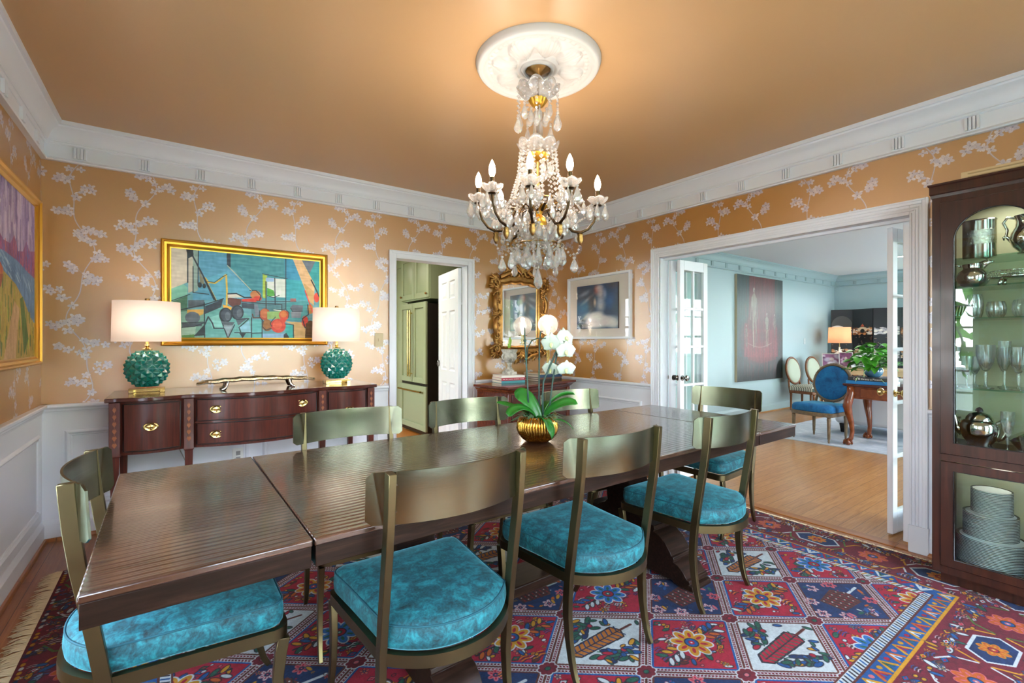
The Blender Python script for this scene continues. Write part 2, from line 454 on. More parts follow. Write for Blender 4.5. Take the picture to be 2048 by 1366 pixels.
def crystalm(name, white=.28):  # the white diffuse share stands in for light the crystal catches
    t = NT(name); g = t.n('ShaderNodeBsdfGlass', Roughness=0.0, IOR=1.5); tr = t.n('ShaderNodeBsdfTransparent')
    m = t.n('ShaderNodeMixShader'); m.inputs[0].default_value = .45; t.l(g.outputs[0], m.inputs[1]); t.l(tr.outputs[0], m.inputs[2])
    d = t.n('ShaderNodeBsdfDiffuse'); d.inputs[0].default_value = (.95, .93, .92, 1); tl = t.n('ShaderNodeBsdfTranslucent'); tl.inputs[0].default_value = (.95, .93, .92, 1)
    m1 = t.n('ShaderNodeMixShader'); m1.inputs[0].default_value = .5; t.l(d.outputs[0], m1.inputs[1]); t.l(tl.outputs[0], m1.inputs[2])
    m2 = t.n('ShaderNodeMixShader'); m2.inputs[0].default_value = white; t.l(m.outputs[0], m2.inputs[1]); t.l(m1.outputs[0], m2.inputs[2])
    s = t.n('ShaderNodeBsdfGlossy', Roughness=.02); m3 = t.n('ShaderNodeMixShader'); m3.inputs[0].default_value = .16
    t.l(m2.outputs[0], m3.inputs[1]); t.l(s.outputs[0], m3.inputs[2]); t.l(m3.outputs[0], t.out.inputs[0]); return t.m
M_crystal = crystalm('chandelier_crystal', .26)
M_cut = glassm('cut_crystal', (.99, .99, 1), 0, 1.5, .5, .12)
M_dish = crystalm('moulded_glass', .22)
def pane(name, tint=(.93, .97, .95), k=.10):
    t = NT(name); tr = t.n('ShaderNodeBsdfTransparent'); tr.inputs['Color'].default_value = (*tint, 1)
    s = t.n('ShaderNodeBsdfGlossy', Roughness=0.0)
    fr = t.n('ShaderNodeFresnel', IOR=1.5); m = t.n('ShaderNodeMixShader'); ge = t.n('ShaderNodeNewGeometry')
    # only the outer face reflects (a thin pane, no total internal reflection)
    t.l(t.math('MULTIPLY', t.math('MULTIPLY', fr.outputs[0], k*10), t.math('SUBTRACT', 1, ge.outputs['Backfacing'])), m.inputs[0])
    t.l(tr.outputs[0], m.inputs[1]); t.l(s.outputs[0], m.inputs[2]); t.l(m.outputs[0], t.out.inputs[0]); return t.m
M_pane = pane('window_glass', k=.05)
M_cabglass = pane('cabinet_glass', (.86, .93, .91), .16)
M_shelf = pane('shelf_glass', (.62, .82, .77), .12)
def emis(name, c, s):
    t = NT(name); e = t.n('ShaderNodeEmission', Strength=s); e.inputs[0].default_value = (*lin(c), 1); t.l(e.outputs[0], t.out.inputs[0]); return t.m
M_bulb = emis('lit_bulb', '#ffe9cf', 22)
def shade(name, c, tr=.5):
    t = NT(name); d = t.n('ShaderNodeBsdfDiffuse'); d.inputs[0].default_value = (*lin(c), 1)
    tt = t.n('ShaderNodeBsdfTranslucent'); tt.inputs[0].default_value = (*lin(c), 1)
    m = t.n('ShaderNodeMixShader'); m.inputs[0].default_value = tr
    t.l(d.outputs[0], m.inputs[1]); t.l(tt.outputs[0], m.inputs[2]); t.l(m.outputs[0], t.out.inputs[0]); return t.m
M_shade = shade('linen_shade', '#e2d6d0', .22)
M_shade2 = shade('amber_shade', '#cc9a78', .4)
def ceramic(name, c, rough=.08):
    t = NT(name); n = t.noise(t.obj(), 22, 4); col = t.mix(n, lin(c), tuple(x*.45 for x in lin(c)))
    t.pr(col, rough, 0, Coat_Weight=.8, Coat_Roughness=.04); return t.m
M_teal = ceramic('teal_glaze', '#0b8175')
M_leaf = None
def leafm(name, c1, c2, rough=.35):
    t = NT(name); n = t.noise(t.obj(), 25, 3); t.pr(t.mix(n, lin(c1), lin(c2)), rough, 0, Subsurface_Weight=0.0); return t.m
M_leaf = leafm('orchid_leaf', '#105a1c', '#2c7424', .32)
M_ivy = leafm('pothos_leaf', '#23781a', '#5aa82e', .38)
M_stem = P('orchid_stem', '#28433c', .5)
M_petal = shade('orchid_petal', '#e6efe6', .3)
M_moss = P('green_moss', '#5f7a55', .9)
M_twig = P('dry_root', '#6c5a45', .9)
M_tree = leafm('tree_foliage', '#3f7a2c', '#7fae4a', .8)
M_bark = P('tree_bark', '#4c3c2c', .9)
M_lawn = leafm('lawn_grass', '#646e5c', '#7c8474', .9)

# ---------------------------------------------------------------- persian rug pattern
RUG = dict(x0=-.51, x1=3.575, y0=.12, y1=3.60)
CRED, CDRED, CNAVY, CIVORY, CBLUE, CGOLD, CGREEN, CBRN, CPINK, CORG = '#a82336', '#6e202a', '#203258', '#cdd3d2', '#29568e', '#cf9a4c', '#2e5a48', '#5e342c', '#cc8488', '#c4683a'
def rug_canvas():
    rnd = random.Random(5)
    W, H = RUG['x1']-RUG['x0'], RUG['y1']-RUG['y0']
    cv = Cv(W, H, 460, CDRED)
    DK = '#231c24'
    def rosette(x, y, r, n, c1, c2, c3, rim=CIVORY, a0=0):
        for k in range(n):
            t = a0+2*PI*k/n
            cv.ell(x+math.cos(t)*r*.62, y+math.sin(t)*r*.62, r*.46, r*.30, rim, t)
        for k in range(n):
            t = a0+2*PI*k/n
            cv.ell(x+math.cos(t)*r*.62, y+math.sin(t)*r*.62, r*.38, r*.22, c1, t)
            cv.ell(x+math.cos(t)*r*.6, y+math.sin(t)*r*.6, r*.18, r*.08, c3, t)
        cv.ell(x, y, r*.36, r*.36, DK); cv.ell(x, y, r*.30, r*.30, c2); cv.ell(x, y, r*.15, r*.15, c3); cv.ell(x, y, r*.06, r*.06, CIVORY)
    def diam(x, y, a, b, c):
        cv.poly([(x-a, y), (x, y-b), (x+a, y), (x, y+b)], c)
    def lf(x, y, L, t, c, edge=DK):
        cv.ell(x, y, L/2+.004, L*.2+.004, edge, t); cv.ell(x, y, L/2, L*.2, c, t)
    def blot(x, y, s):
        k = rnd.randint(0, 4)
        if k == 0: rosette(x, y, s*.9, 5, rnd.choice([CGOLD, CPINK, CIVORY, CBLUE]), rnd.choice([CRED, CNAVY, CGREEN]), CORG, DK)
        elif k == 1: lf(x, y, s*2.2, rnd.uniform(0, 3.1), rnd.choice([CGREEN, CBLUE, CBRN, CGOLD, CIVORY]))
        elif k == 2: diam(x, y, s*1.1, s*.7, DK); diam(x, y, s*.85, s*.5, rnd.choice([CGOLD, CPINK, CBLUE, CGREEN, CIVORY])); diam(x, y, s*.4, s*.22, CRED)
        elif k == 3:
            c = rnd.choice([CIVORY, CGOLD, CBLUE])
            for q in range(4): cv.line([(x-s, y-s*.5+q*s*.4), (x+s*.2, y-s*.3+q*s*.4), (x+s, y-s*.6+q*s*.4)], s*.2, c if q % 2 else DK)
        else: cv.ell(x, y, s*.6, s*.45, DK); cv.ell(x, y, s*.45, s*.32, rnd.choice([CPINK, CRED, CGOLD, CIVORY]))
    # ---- field of diamond compartments
    fx0, fx1, fy0, fy1 = .50, W-.50, .60, H-.50
    ax, ay = .300, .238
    cx0, cy0 = 2.09-RUG['x0'], .936-RUG['y0']
    cells = []
    for i in range(-10, 8):
        for j in range(-2, 12):
            if (i+j) % 2: continue
            x, y = cx0+i*ax, cy0+j*ay
            if fx0-ax < x < fx1+ax and fy0-ay < y < fy1+ay: cells.append((i, j, x, y))
    for i, j, x, y in cells:
        diam(x, y, ax, ay, CBRN); diam(x, y, ax*.975, ay*.975, CIVORY); diam(x, y, ax*.955, ay*.955, CDRED)
        diam(x, y, ax*.905, ay*.905, CIVORY); diam(x, y, ax*.885, ay*.885, CBLUE if j % 2 else CBRN)
        kind = 'red' if j % 2 else ('white' if (i//2+j//2) % 2 == 0 else 'blue')
        diam(x, y, ax*.84, ay*.84, {'red': CRED, 'white': CIVORY, 'blue': CNAVY}[kind])
        if kind == 'red':
            for _ in range(190):
                u, v = rnd.uniform(-.9, .9), rnd.uniform(-.9, .9)
                if abs(u)+abs(v) > .78 or abs(u)+abs(v) < .36: continue
                blot(x+u*ax, y+v*ay, rnd.uniform(.012, .024))
            cv.line([(x-.19, y-.01), (x+.19, y+.01)], .010, DK)
            for sx in (-1, 1):
                for q in range(3):
                    lf(x+sx*(.10+q*.035), y+.024, .045, sx*.8, rnd.choice([CGREEN, CBLUE, CGOLD])); lf(x+sx*(.10+q*.035), y-.024, .045, -sx*.8, rnd.choice([CGREEN, CIVORY, CORG]))
            if (i+j//2) % 3: rosette(x, y, .085, 8, '#c99a5e', CBLUE, CRED)
            else: rosette(x, y, .085, 8, '#5d7fb4', CRED, CGREEN)
        elif kind == 'white':
            cv.poly([(x-.15, y-.035), (x+.10, y-.045), (x+.125, y), (x+.10, y+.045), (x-.15, y+.035), (x-.185, y)], DK)
            c = CRED if (i//2) % 2 == 0 else '#b9805a'
            cv.poly([(x-.145, y-.028), (x+.097, y-.037), (x+.115, y), (x+.097, y+.037), (x-.145, y+.028), (x-.172, y)], c)
            for q in range(10):
                X = x-.145+q*.027
                cv.line([(X+.016, y-.034), (X, y), (X+.016, y+.034)], .006, CGREEN if c == CRED else CNAVY)
            cv.line([(x-.15, y), (x+.11, y)], .005, DK); cv.line([(x+.12, y), (x+.19, y)], .012, CBRN)
            for sy in (-1, 1):
                cv.line([(x-.07, y+sy*.045), (x+.02, y+sy*.12)], .006, CGREEN)
                for q in range(5):
                    t = q/4; X, Y = x-.07+.09*t, y+sy*(.062+.075*t)
                    lf(X-.03, Y, .05, sy*.15, rnd.choice([CBLUE, CGREEN, CRED])); lf(X+.035, Y, .05, sy*.6, rnd.choice([CGREEN, CBLUE, CNAVY]))
                for q in range(3): cv.ell(x-.02+q*.025, y+sy*(.10+.02*(q == 1)), .014, .014, DK); cv.ell(x-.02+q*.025, y+sy*(.10+.02*(q == 1)), .011, .011, (CGOLD, CBLUE, CRED)[q])
            for _ in range(150):
                u, v = rnd.uniform(-.9, .9), rnd.uniform(-.9, .9)
                if abs(u)+abs(v) > .78 or abs(v) < .24 and -.7 < u < .7: continue
                lf(x+u*ax, y+v*ay, rnd.uniform(.024, .048), rnd.uniform(0, 3.1), rnd.choice([CGREEN, CBLUE, CRED, CNAVY, CGOLD, CGREEN]))
        else:
            cv.poly([(x-.10, y-.055), (x+.06, y-.07), (x+.10, y), (x+.06, y+.07), (x-.10, y+.055)], CBRN)
            for q in range(8):
                cv.line([(x-.095+q*.024, y-.058), (x-.095+q*.024, y+.058)], .006, DK)
                for w in range(4): cv.ell(x-.083+q*.024, y-.042+w*.028, .004, .004, CIVORY if (q+w) % 2 else CRED)
            cv.line([(x+.1, y), (x+.19, y)], .014, CIVORY)
            for (u, v) in ((-.45, .32), (-.45, -.32), (.0, .55), (.0, -.55), (.38, .38), (.38, -.38), (-.68, 0)):
                rosette(x+u*ax, y+v*ay, .032, 6, CIVORY if u < .3 else CPINK, CNAVY, CRED, CPINK)
            for _ in range(110):
                u, v = rnd.uniform(-.9, .9), rnd.uniform(-.9, .9)
                if abs(u)+abs(v) > .78 or (abs(u) < .4 and abs(v) < .35): continue
                (blot(x+u*ax, y+v*ay, rnd.uniform(.008, .016)) if rnd.random() < .4 else lf(x+u*ax, y+v*ay, rnd.uniform(.024, .044), rnd.uniform(0, 3.1), rnd.choice([CGREEN, CORG, CPINK, CBLUE, CGOLD]), CNAVY))
        # dotted guard along the compartment edge
        for q in range(26):
            t = q/26
            for (x1, y1, x2, y2) in ((-1, 0, 0, -1), (0, -1, 1, 0), (1, 0, 0, 1), (0, 1, -1, 0)):
                u, v = x1+(x2-x1)*t, y1+(y2-y1)*t
                cv.ell(x+u*ax*.93, y+v*ay*.93, .0035, .0035, CIVORY)
    for i, j, x, y in cells:
        for (u, v) in ((ax, 0), (0, ay)):
            X, Y = x+u, y+v
            for k in range(8):
                t = PI/8+k*PI/4; cv.ell(X+math.cos(t)*.03, Y+math.sin(t)*.024, .017, .014, CIVORY)
            for k in range(8):
                t = PI/8+k*PI/4; cv.ell(X+math.cos(t)*.029, Y+math.sin(t)*.023, .013, .010, CDRED)
            cv.ell(X, Y, .028, .022, CDRED); cv.ell(X, Y, .014, .011, DK); cv.ell(X, Y, .011, .008, rnd.choice([CGREEN, CRED, CPINK]))
    # ---- borders
    def frame(a0, a1, c, b0=None):
        """band at inset a0..a1 (long sides) drawn as four rectangles"""
        l0, l1, d0, d1 = a0, a1, a0, a1
        for r in ((l0, W-l0, d0+oy, d1+oy), (l0, W-l0, H-d1, H-d0), (l0, l1, d0+oy, H-d0), (W-l1, W-l0, d0+oy, H-d0)):
            cv.poly([(r[0], r[2]), (r[1], r[2]), (r[1], r[3]), (r[0], r[3])], c)
    oy = .10
    frame(-.2, .375, '#6e2630')
    frame(.375, .386, CGOLD); frame(.386, .455, CBLUE); frame(.455, .462, CBRN); frame(.462, .497, CIVORY); frame(.497, .505, CBRN)
    def edgepts(ins, step):
        y0, y1 = ins+oy, H-ins; out = []
        n = int((W-2*ins)/step)
        for k in range(n+1):
            X = ins+(W-2*ins)*k/n; out += [(X, y0, 0), (X, y1, PI)]
        n = int((y1-y0)/step)
        for k in range(1, n):
            Y = y0+(y1-y0)*k/n; out += [(ins, Y, -PI/2), (W-ins, Y, PI/2)]
        return out
    k = 0
    for X, Y, a in edgepts(.479, .022):
        k += 1; c = (CRED, DK, CGREEN, CBLUE, CGOLD, DK)[k % 6]
        ca, sa = math.cos(a), math.sin(a)
        cv.line([(X-ca*.006+sa*.013, Y-sa*.006-ca*.013), (X+ca*.006-sa*.013, Y+sa*.006+ca*.013)], .008, c)
    k = 0
    for X, Y, a in edgepts(.42, .085):
        k += 1; ca, sa = math.cos(a), math.sin(a)
        def q(u, v): return (X+ca*u-sa*v, Y+sa*u+ca*v)
        c = (CIVORY, CGOLD, CRED, CORG)[k % 4]
        cv.line([q(-.03, -.026), q(.0, .024), q(.03, -.026)], .013, c); cv.line([q(-.012, -.02), q(.0, .012), q(.012, -.02)], .008, (CGREEN, CRED, CIVORY)[k % 3])
        e = q(.04, .012); cv.ell(e[0], e[1], .012, .010, (CRED, CGOLD, CPINK)[k % 3])
    k = 0
    for X, Y, a in edgepts(.19, .30):
        k += 1; ca, sa = math.cos(a), math.sin(a)
        def q(u, v): return (X+ca*u-sa*v, Y+sa*u+ca*v)
        if k % 4 < 2:
            cv.poly([q(-.13, 0), q(-.075, -.075), q(.075, -.075), q(.13, 0), q(.075, .075), q(-.075, .075)], CIVORY)
            cv.poly([q(-.118, 0), q(-.07, -.063), q(.07, -.063), q(.118, 0), q(.07, .063), q(-.07, .063)], CNAVY)
            rosette(X, Y, .05, 8, CORG, CRED, CGOLD, CGOLD)
        else:
            rosette(X, Y, .07, 8, CORG, CBLUE, CPINK, CPINK)
            for sv in (-1, 1):
                e = q(0, sv*.11); lf(e[0], e[1], .06, a+.4*sv, CIVORY)
        for su in (-1, 1):
            for sv in (-1, 1):
                cv.line([q(su*.15, sv*.02), q(su*.12, sv*.09), q(su*.05, sv*.13)], .010, (CGOLD, CIVORY, '#55713f')[k % 3])
    for X, Y, a in edgepts(.19, .055):
        for _ in range(9):
            ca, sa = math.cos(a), math.sin(a); u, v = rnd.uniform(-.03, .03), rnd.choice([-1, 1])*rnd.uniform(.085, .165)
            blot(X+ca*u-sa*v, Y+sa*u+ca*v, rnd.uniform(.012, .024))
    for X, Y, a in edgepts(.02, .03): cv.ell(X, Y, .012, .008, rnd.choice([CNAVY, CGOLD, CRED, CIVORY]), a)
    cv.noise(.10, .004, .004, 3); cv.noise(.08, .02, .01, 4); cv.noise(.06, .3, .05, 9)
    return cv
def rug_mat():
    t = NT('persian_rug_wool')
    n = img_node(t, rug_canvas().image('rug_pattern'), 'X', RUG['x0'], RUG['x1']-RUG['x0'], 'Y', RUG['y0'], RUG['y1']-RUG['y0'])
    h = t.noise(t.obj(), 420, 2)
    hs = t.n('ShaderNodeHueSaturation', Saturation=1.28, Value=.46); t.l(n.outputs[0], hs.inputs['Color'])
    t.pr(hs.outputs[0], .95, 0, Normal=t.bump(h, .35, .003)); return t.m
M_rug = rug_mat()
M_fringe = P('rug_fringe', '#d8c3a0', .9)
# ---------------------------------------------------------------- the dining room shell
XL, XR, YF, YB, ZC = -.70, 3.70, -.95, 4.22, 2.71
RAIL = .885
DK = (1.690, 2.468, 2.075)            # kitchen doorway x0 x1 top
DF = (.912, 2.755, 2.075)             # french doorway y0 y1 top
WINL = [(-.15, .87), (1.20, 2.22)]    # left wall windows (y ranges)
WINF = [(.15, 1.60), (1.95, 3.40)]    # front wall windows (x ranges)
WZ = (.45, 1.95); WZF = (.06, 2.36)
def wall_with_holes(name, mat, axis, c0, c1, a0, a1, z0, z1, holes):
    """axis 'X': wall runs along x, thickness c0..c1 in y"""
    m = MB()
    def bx(p0, p1, q0, q1):
        if p1-p0 < 1e-4 or q1-q0 < 1e-4: return
        m.box(p0, p1, c0, c1, q0, q1) if axis == 'X' else m.box(c0, c1, p0, p1, q0, q1)
    cur = a0
    for h0, h1, hz0, hz1 in sorted(holes):
        bx(cur, h0, z0, z1); bx(h0, h1, z0, hz0); bx(h0, h1, hz1, z1); cur = h1
    bx(cur, a1, z0, z1)
    return struct(m.build(name, mat))
MB().box(XL-.12, XR+.06, YF-.12, YB+.05, -.06, 0).build('floor', M_floorY)['kind'] = 'structure'
MB().box(XR+.06, 11.92, -2.12, YB+.12, -.06, 0).build('floor_living', M_floorX)['kind'] = 'structure'
MB().box(-1.0, 4.5, YB+.05, 9.1, -.06, 0).build('floor_kitchen', M_floorK)['kind'] = 'structure'
MB().box(XR-.03, XR+.055, DF[0], DF[1], 0, .006).build('trim_threshold', M_floorY, bevel=.002)['kind'] = 'structure'
MB().box(XL-.12, XR+.06, YF-.12, YB+.06, ZC, ZC+.08).build('ceiling', M_ceil)['kind'] = 'structure'
MB().box(XR+.06, 11.92, -2.12, YB+.12, ZC, ZC+.08).build('ceiling_living', M_lceil)['kind'] = 'structure'
MB().box(-1.0, 4.5, YB+.06, 9.1, 2.62, 2.7).build('ceiling_kitchen', M_lceil)['kind'] = 'structure'
wall_with_holes('wall_back', M_wpX, 'X', YB, YB+.06, XL-.12, XR+.06, 0, ZC, [(DK[0]-.02, DK[1]+.02, 0, DK[2]+.02)])
wall_with_holes('wall_right', M_wpY, 'Y', XR, XR+.06, YF-.12, YB, 0, ZC, [(DF[0]-.02, DF[1]+.02, 0, DF[2]+.02)])
wall_with_holes('wall_left', M_wpY, 'Y', XL-.12, XL, YF-.12, YB, 0, ZC, [(a, b, *WZ) for a, b in WINL])
wall_with_holes('wall_front', M_wpX, 'X', YF-.12, YF, XL, XR, 0, ZC, [(a, b, *WZF) for a, b in WINF])
# living room and kitchen walls
wall_with_holes('wall_living_west', M_blue, 'Y', XR+.06, XR+.12, -2.12, YB, 0, ZC, [(DF[0]-.02, DF[1]+.02, 0, DF[2]+.02)])
wall_with_holes('wall_living_north', M_blue, 'X', YB, YB+.12, XR+.06, 11.92, 0, ZC, [])
wall_with_holes('wall_living_east', M_blue, 'Y', 11.8, 11.92, -2.12, YB, 0, ZC, [(1.55, 3.02, .55, 2.35)])
wall_with_holes('wall_living_south', M_blue, 'X', -2.12, -2.0, XR+.06, 11.92, 0, ZC, [(4.5, 6.4, .4, 2.4), (7.0, 8.9, .4, 2.4), (9.4, 11.3, .4, 2.4)])
wall_with_holes('wall_kitchen_south', M_kwall, 'X', YB+.06, YB+.12, -1.0, 4.5, 0, 2.62, [(DK[0]-.02, DK[1]+.02, 0, DK[2]+.02)])
wall_with_holes('wall_kitchen_east', M_kwall, 'Y', 4.4, 4.5, YB+.12, 9.1, 0, 2.62, [])
wall_with_holes('wall_kitchen_north', M_kwall, 'X', 9.0, 9.1, -1.0, 4.4, 0, 2.62, [])
wall_with_holes('wall_kitchen_west', M_kwall, 'Y', -1.0, -.9, YB+.12, 9.0, 0, 2.62, [(4.9, 7.2, .9, 2.3)])

# ---------------------------------------------------------------- mouldings
crown = [(0, -.24), (.030, -.24), (.034, -.232), (.026, -.224), (.016, -.216), (.016, -.134), (.022, -.134), (.030, -.128), (.030, -.118), (.037, -.118),
         (.036, -.112), (.042, -.104), (.046, -.088), (.055, -.070), (.070, -.052), (.090, -.040), (.096, -.036), (.098, -.026), (.112, -.024), (.114, 0), (0, 0)]
def loop_crown(name, x0, x1, y0, y1, zc, mat, bay, skip=()):
    m = MB()
    path = [(x0, y0, zc), (x1, y0, zc), (x1, y1, zc), (x0, y1, zc)]
    outs = [(1, 1, 0), (-1, 1, 0), (-1, -1, 0), (1, -1, 0)]
    m.sweep(crown, path, outs, closed=True)
    def trig(cx, axis, wall, inward):
        for k in range(-1, 3):
            a0 = cx+(k-.5)*.0165-.0055; a1 = a0+.011
            c0, c1 = sorted((wall+inward*.016, wall+inward*.031))
            if axis == 'X': m.box(a0, a1, c0, c1, zc-.210, zc-.138)
            else: m.box(c0, c1, a0, a1, zc-.210, zc-.138)
    def rowx(y, inward):
        n = int((x1-x0)/bay); off = ((x1-x0)-(n-1)*bay)/2
        for k in range(n): trig(x0+off+k*bay, 'X', y, inward)
    def rowy(x, inward):
        n = int((y1-y0)/bay); off = ((y1-y0)-(n-1)*bay)/2
        for k in range(n): trig(y0+off+k*bay, 'Y', x, inward)
    rowx(y1, -1); rowy(x0, 1); rowy(x1, -1)
    return struct(m.build(name, mat, smooth=25))
loop_crown('trim_1', XL, XR, YF, YB, ZC, M_white, .335)
loop_crown('trim_2', XR+.12, 11.8, -2.0, YB, ZC, M_blue, .42)
rail_prof = [(0, -.060), (.008, -.060), (.010, -.050), (.014, -.046), (.016, -.032), (.028, -.026), (.034, -.018), (.034, -.004), (.030, 0), (0, 0)]
base_prof = [(0, 0), (.018, 0), (.018, .105), (.014, .112), (.012, .122), (.006, .136), (0, .138)]
shoe_prof = [(0, 0), (.034, 0), (.033, .008), (.028, .016), (.019, .020), (0, .020)]
wains_prof = [(0, 0), (.004, 0), (.004, RAIL-.02), (0, RAIL-.02)]
def runs(name, prof, segs, z, mat):
    m = MB()
    for (x0, y0), (x1, y1), (nx, ny) in segs:
        m.sweep(prof, [(x0, y0, z), (x1, y1, z)], [(nx, ny, 0)]*2)
    return struct(m.build(name, mat, smooth=25))
SEG_A = [((XL, YB), (1.612, YB), (0, -1)), ((2.548, YB), (XR, YB), (0, -1))]
SEG_B = [((XR, YB), (XR, 2.845), (-1, 0)), ((XR, .822), (XR, YF), (-1, 0))]
SEG_L = [((XL, YB), (XL, 2.32), (1, 0))]
for nm, sg, k in (('back', SEG_A, 3), ('right', SEG_B, 4), ('left', SEG_L, 5)):
    runs('trim_%d' % k, wains_prof, sg, 0, M_white)
    runs('trim_rail_'+nm, rail_prof, sg, RAIL, M_white)
    runs('baseboard_'+nm, base_prof, sg, 0, M_white)
    runs('trim_shoe_'+nm, shoe_prof, sg, 0, M_floorY)
runs('baseboard_living', base_prof, [((XR+.12, YB), (11.8, YB), (0, -1)), ((11.8, YB), (11.8, -2), (-1, 0)), ((XR+.12, 2.86), (XR+.12, YB), (1, 0))], 0, M_blue)
runs('trim_shoe_living', shoe_prof, [((XR+.12, YB), (11.8, YB), (0, -1)), ((11.8, YB), (11.8, -2), (-1, 0))], 0, M_floorX)
pm = [(0, 0), (.004, 0), (.012, .006), (.016, .014), (.012, .020), (.008, .026), (.010, .032), (.006, .036), (0, .036)]
def panel(name, wall, a0, a1, z0, z1, nx, ny):
    """picture-frame moulding on the wainscot; wall is the fixed coordinate"""
    m = MB(); n = V((nx, ny, 0)); w0 = wall+(nx+ny)*.004
    def P3(a, z): return (a, w0, z) if ny else (w0, a, z)
    path = [P3(a0, z0), P3(a1, z0), P3(a1, z1), P3(a0, z1)]
    ax = V((1, 0, 0)) if ny else V((0, 1, 0))
    dirs = [ax+V((0, 0, 1)), -ax+V((0, 0, 1)), -ax-V((0, 0, 1)), ax-V((0, 0, 1))]
    rings = [[V(p)+n*a+d*b for a, b in pm] for p, d in zip(path, dirs)]
    rings.append(rings[0]); m.loft(rings, False, True)
    return struct(m.build(name, M_white, smooth=30))
panel('trim_6', YB, -.588, .47, .20, .708, 0, -1); panel('trim_7', YB, .57, 1.52, .20, .708, 0, -1)
panel('trim_8', YB, 2.66, 3.58, .20, .708, 0, -1)
panel('trim_9', XR, 2.965, 4.10, .20, .708, -1, 0); panel('trim_10', XL, 2.50, 4.11, .20, .708, 1, 0)

# door casings, built up from stepped boards
def casing_A():
    m = MB(); x0, x1, zt = DK; y = YB
    for (w0, w1, p) in ((0, .068, .016), (.044, .068, .024), (.062, .072, .028), (0, .012, .019)):
        m.box(x0-w1, x0-w0, y-p, y, 0, zt+w1); m.box(x1+w0, x1+w1, y-p, y, 0, zt+w1); m.box(x0-w0, x1+w0, y-p, y, zt+w0, zt+w1)
    m.box(x0-.02, x0, y, y+.12, 0, zt); m.box(x1, x1+.02, y, y+.12, 0, zt); m.box(x0-.02, x1+.02, y, y+.12, zt, zt+.02)
    return struct(m.build('door_1', M_white, bevel=.003))
casing_A()
def casing_B():
    m = MB(); y0, y1, zt = DF; x = XR
    for (w0, w1, p) in ((0, .086, .014), (.060, .086, .022), (.078, .090, .028), (.022, .030, .018), (.038, .046, .018), (0, .012, .020)):
        m.box(x-p, x, y0-w1, y0-w0, 0, zt+w1); m.box(x-p, x, y1+w0, y1+w1, 0, zt+w1); m.box(x-p, x, y0-w0, y1+w0, zt+w0, zt+w1)
    m.box(x-.030, x, y0-.094, y0+.004, 0, .165); m.box(x-.030, x, y1-.004, y1+.094, 0, .165)
    m.box(x, x+.12, y0-.02, y0, 0, zt); m.box(x, x+.12, y1, y1+.02, 0, zt); m.box(x, x+.12, y0-.02, y1+.02, zt, zt+.02)
    # overhead track
    m.box(x+.05, x+.056, y0, y1, zt-.022, zt); m.box(x+.072, x+.078, y0, y1, zt-.022, zt)
    return struct(m.build('door_2', M_white, bevel=.003))
casing_B()

# ---------------------------------------------------------------- windows (mostly behind the camera) and the garden they look on
def window(name, axis, wall0, wall1, a0, a1, z0, z1, nx, nz, arch=False):
    m = MB(); c = (wall0+wall1)/2
    def bx(p0, p1, q0, q1, d=.02, cc=None):
        k = c if cc is None else cc
        m.box(p0, p1, k-d, k+d, q0, q1) if axis == 'X' else m.box(k-d, k+d, p0, p1, q0, q1)
    w = .05
    bx(a0, a0+w, z0, z1, .05); bx(a1-w, a1, z0, z1, .05); bx(a0, a1, z0, z0+w, .05); bx(a0, a1, z1-w, z1, .05)
    bx(a0, a1, (z0+z1)/2-.025, (z0+z1)/2+.025, .03)
    for k in range(1, nx): x = a0+(a1-a0)*k/nx; bx(x-.011, x+.011, z0, z1)
    for k in range(1, nz): z = z0+(z1-z0)*k/nz; bx(a0, a1, z-.011, z+.011)
    if arch:
        for (cz, r) in (((z0+z1)/2+.05, (a1-a0)*.36),):
            ac = (a0+a1)/2
            pts = [((ac+r*math.cos(t), c, cz+r*math.sin(t)) if axis == 'X' else (c, ac+r*math.cos(t), cz+r*math.sin(t))) for t in np.linspace(0, PI, 20)]
            m.tube(pts, .011, 6)
    f = m.build(name, M_white2, bevel=0); struct(f)
    g = MB()
    if axis == 'X': g.box(a0+.04, a1-.04, c-.003, c+.003, z0+.04, z1-.04)
    else: g.box(c-.003, c+.003, a0+.04, a1-.04, z0+.04, z1-.04)
    g.build('glass', M_pane, f)
    # casing on the room side
    return f
k = 0
for a, b in WINL: k += 1; window('window_%d' % k, 'Y', XL-.12, XL, a, b, *WZ, 4, 6, True)
for a, b in WINF: k += 1; window('window_%d' % k, 'X', YF-.12, YF, a, b, *WZF, 4, 6, False)
window('window_5', 'Y', 11.8, 11.92, 1.55, 3.02, .55, 2.35, 3, 4)
for i, (a, b) in enumerate(((4.5, 6.4), (7.0, 8.9), (9.4, 11.3))): window('window_%d' % (6+i), 'X', -2.12, -2.0, a, b, .4, 2.4, 4, 4)  # unseen south windows, added to make the living room bright
window('window_9', 'Y', -1.0, -.9, 4.9, 7.2, .9, 2.3, 4, 3)  # unseen window, added to bring daylight into the kitchen
struct(MB().box(-40, 60, -50, 50, -.75, -.65).build('ground_outside', M_lawn))
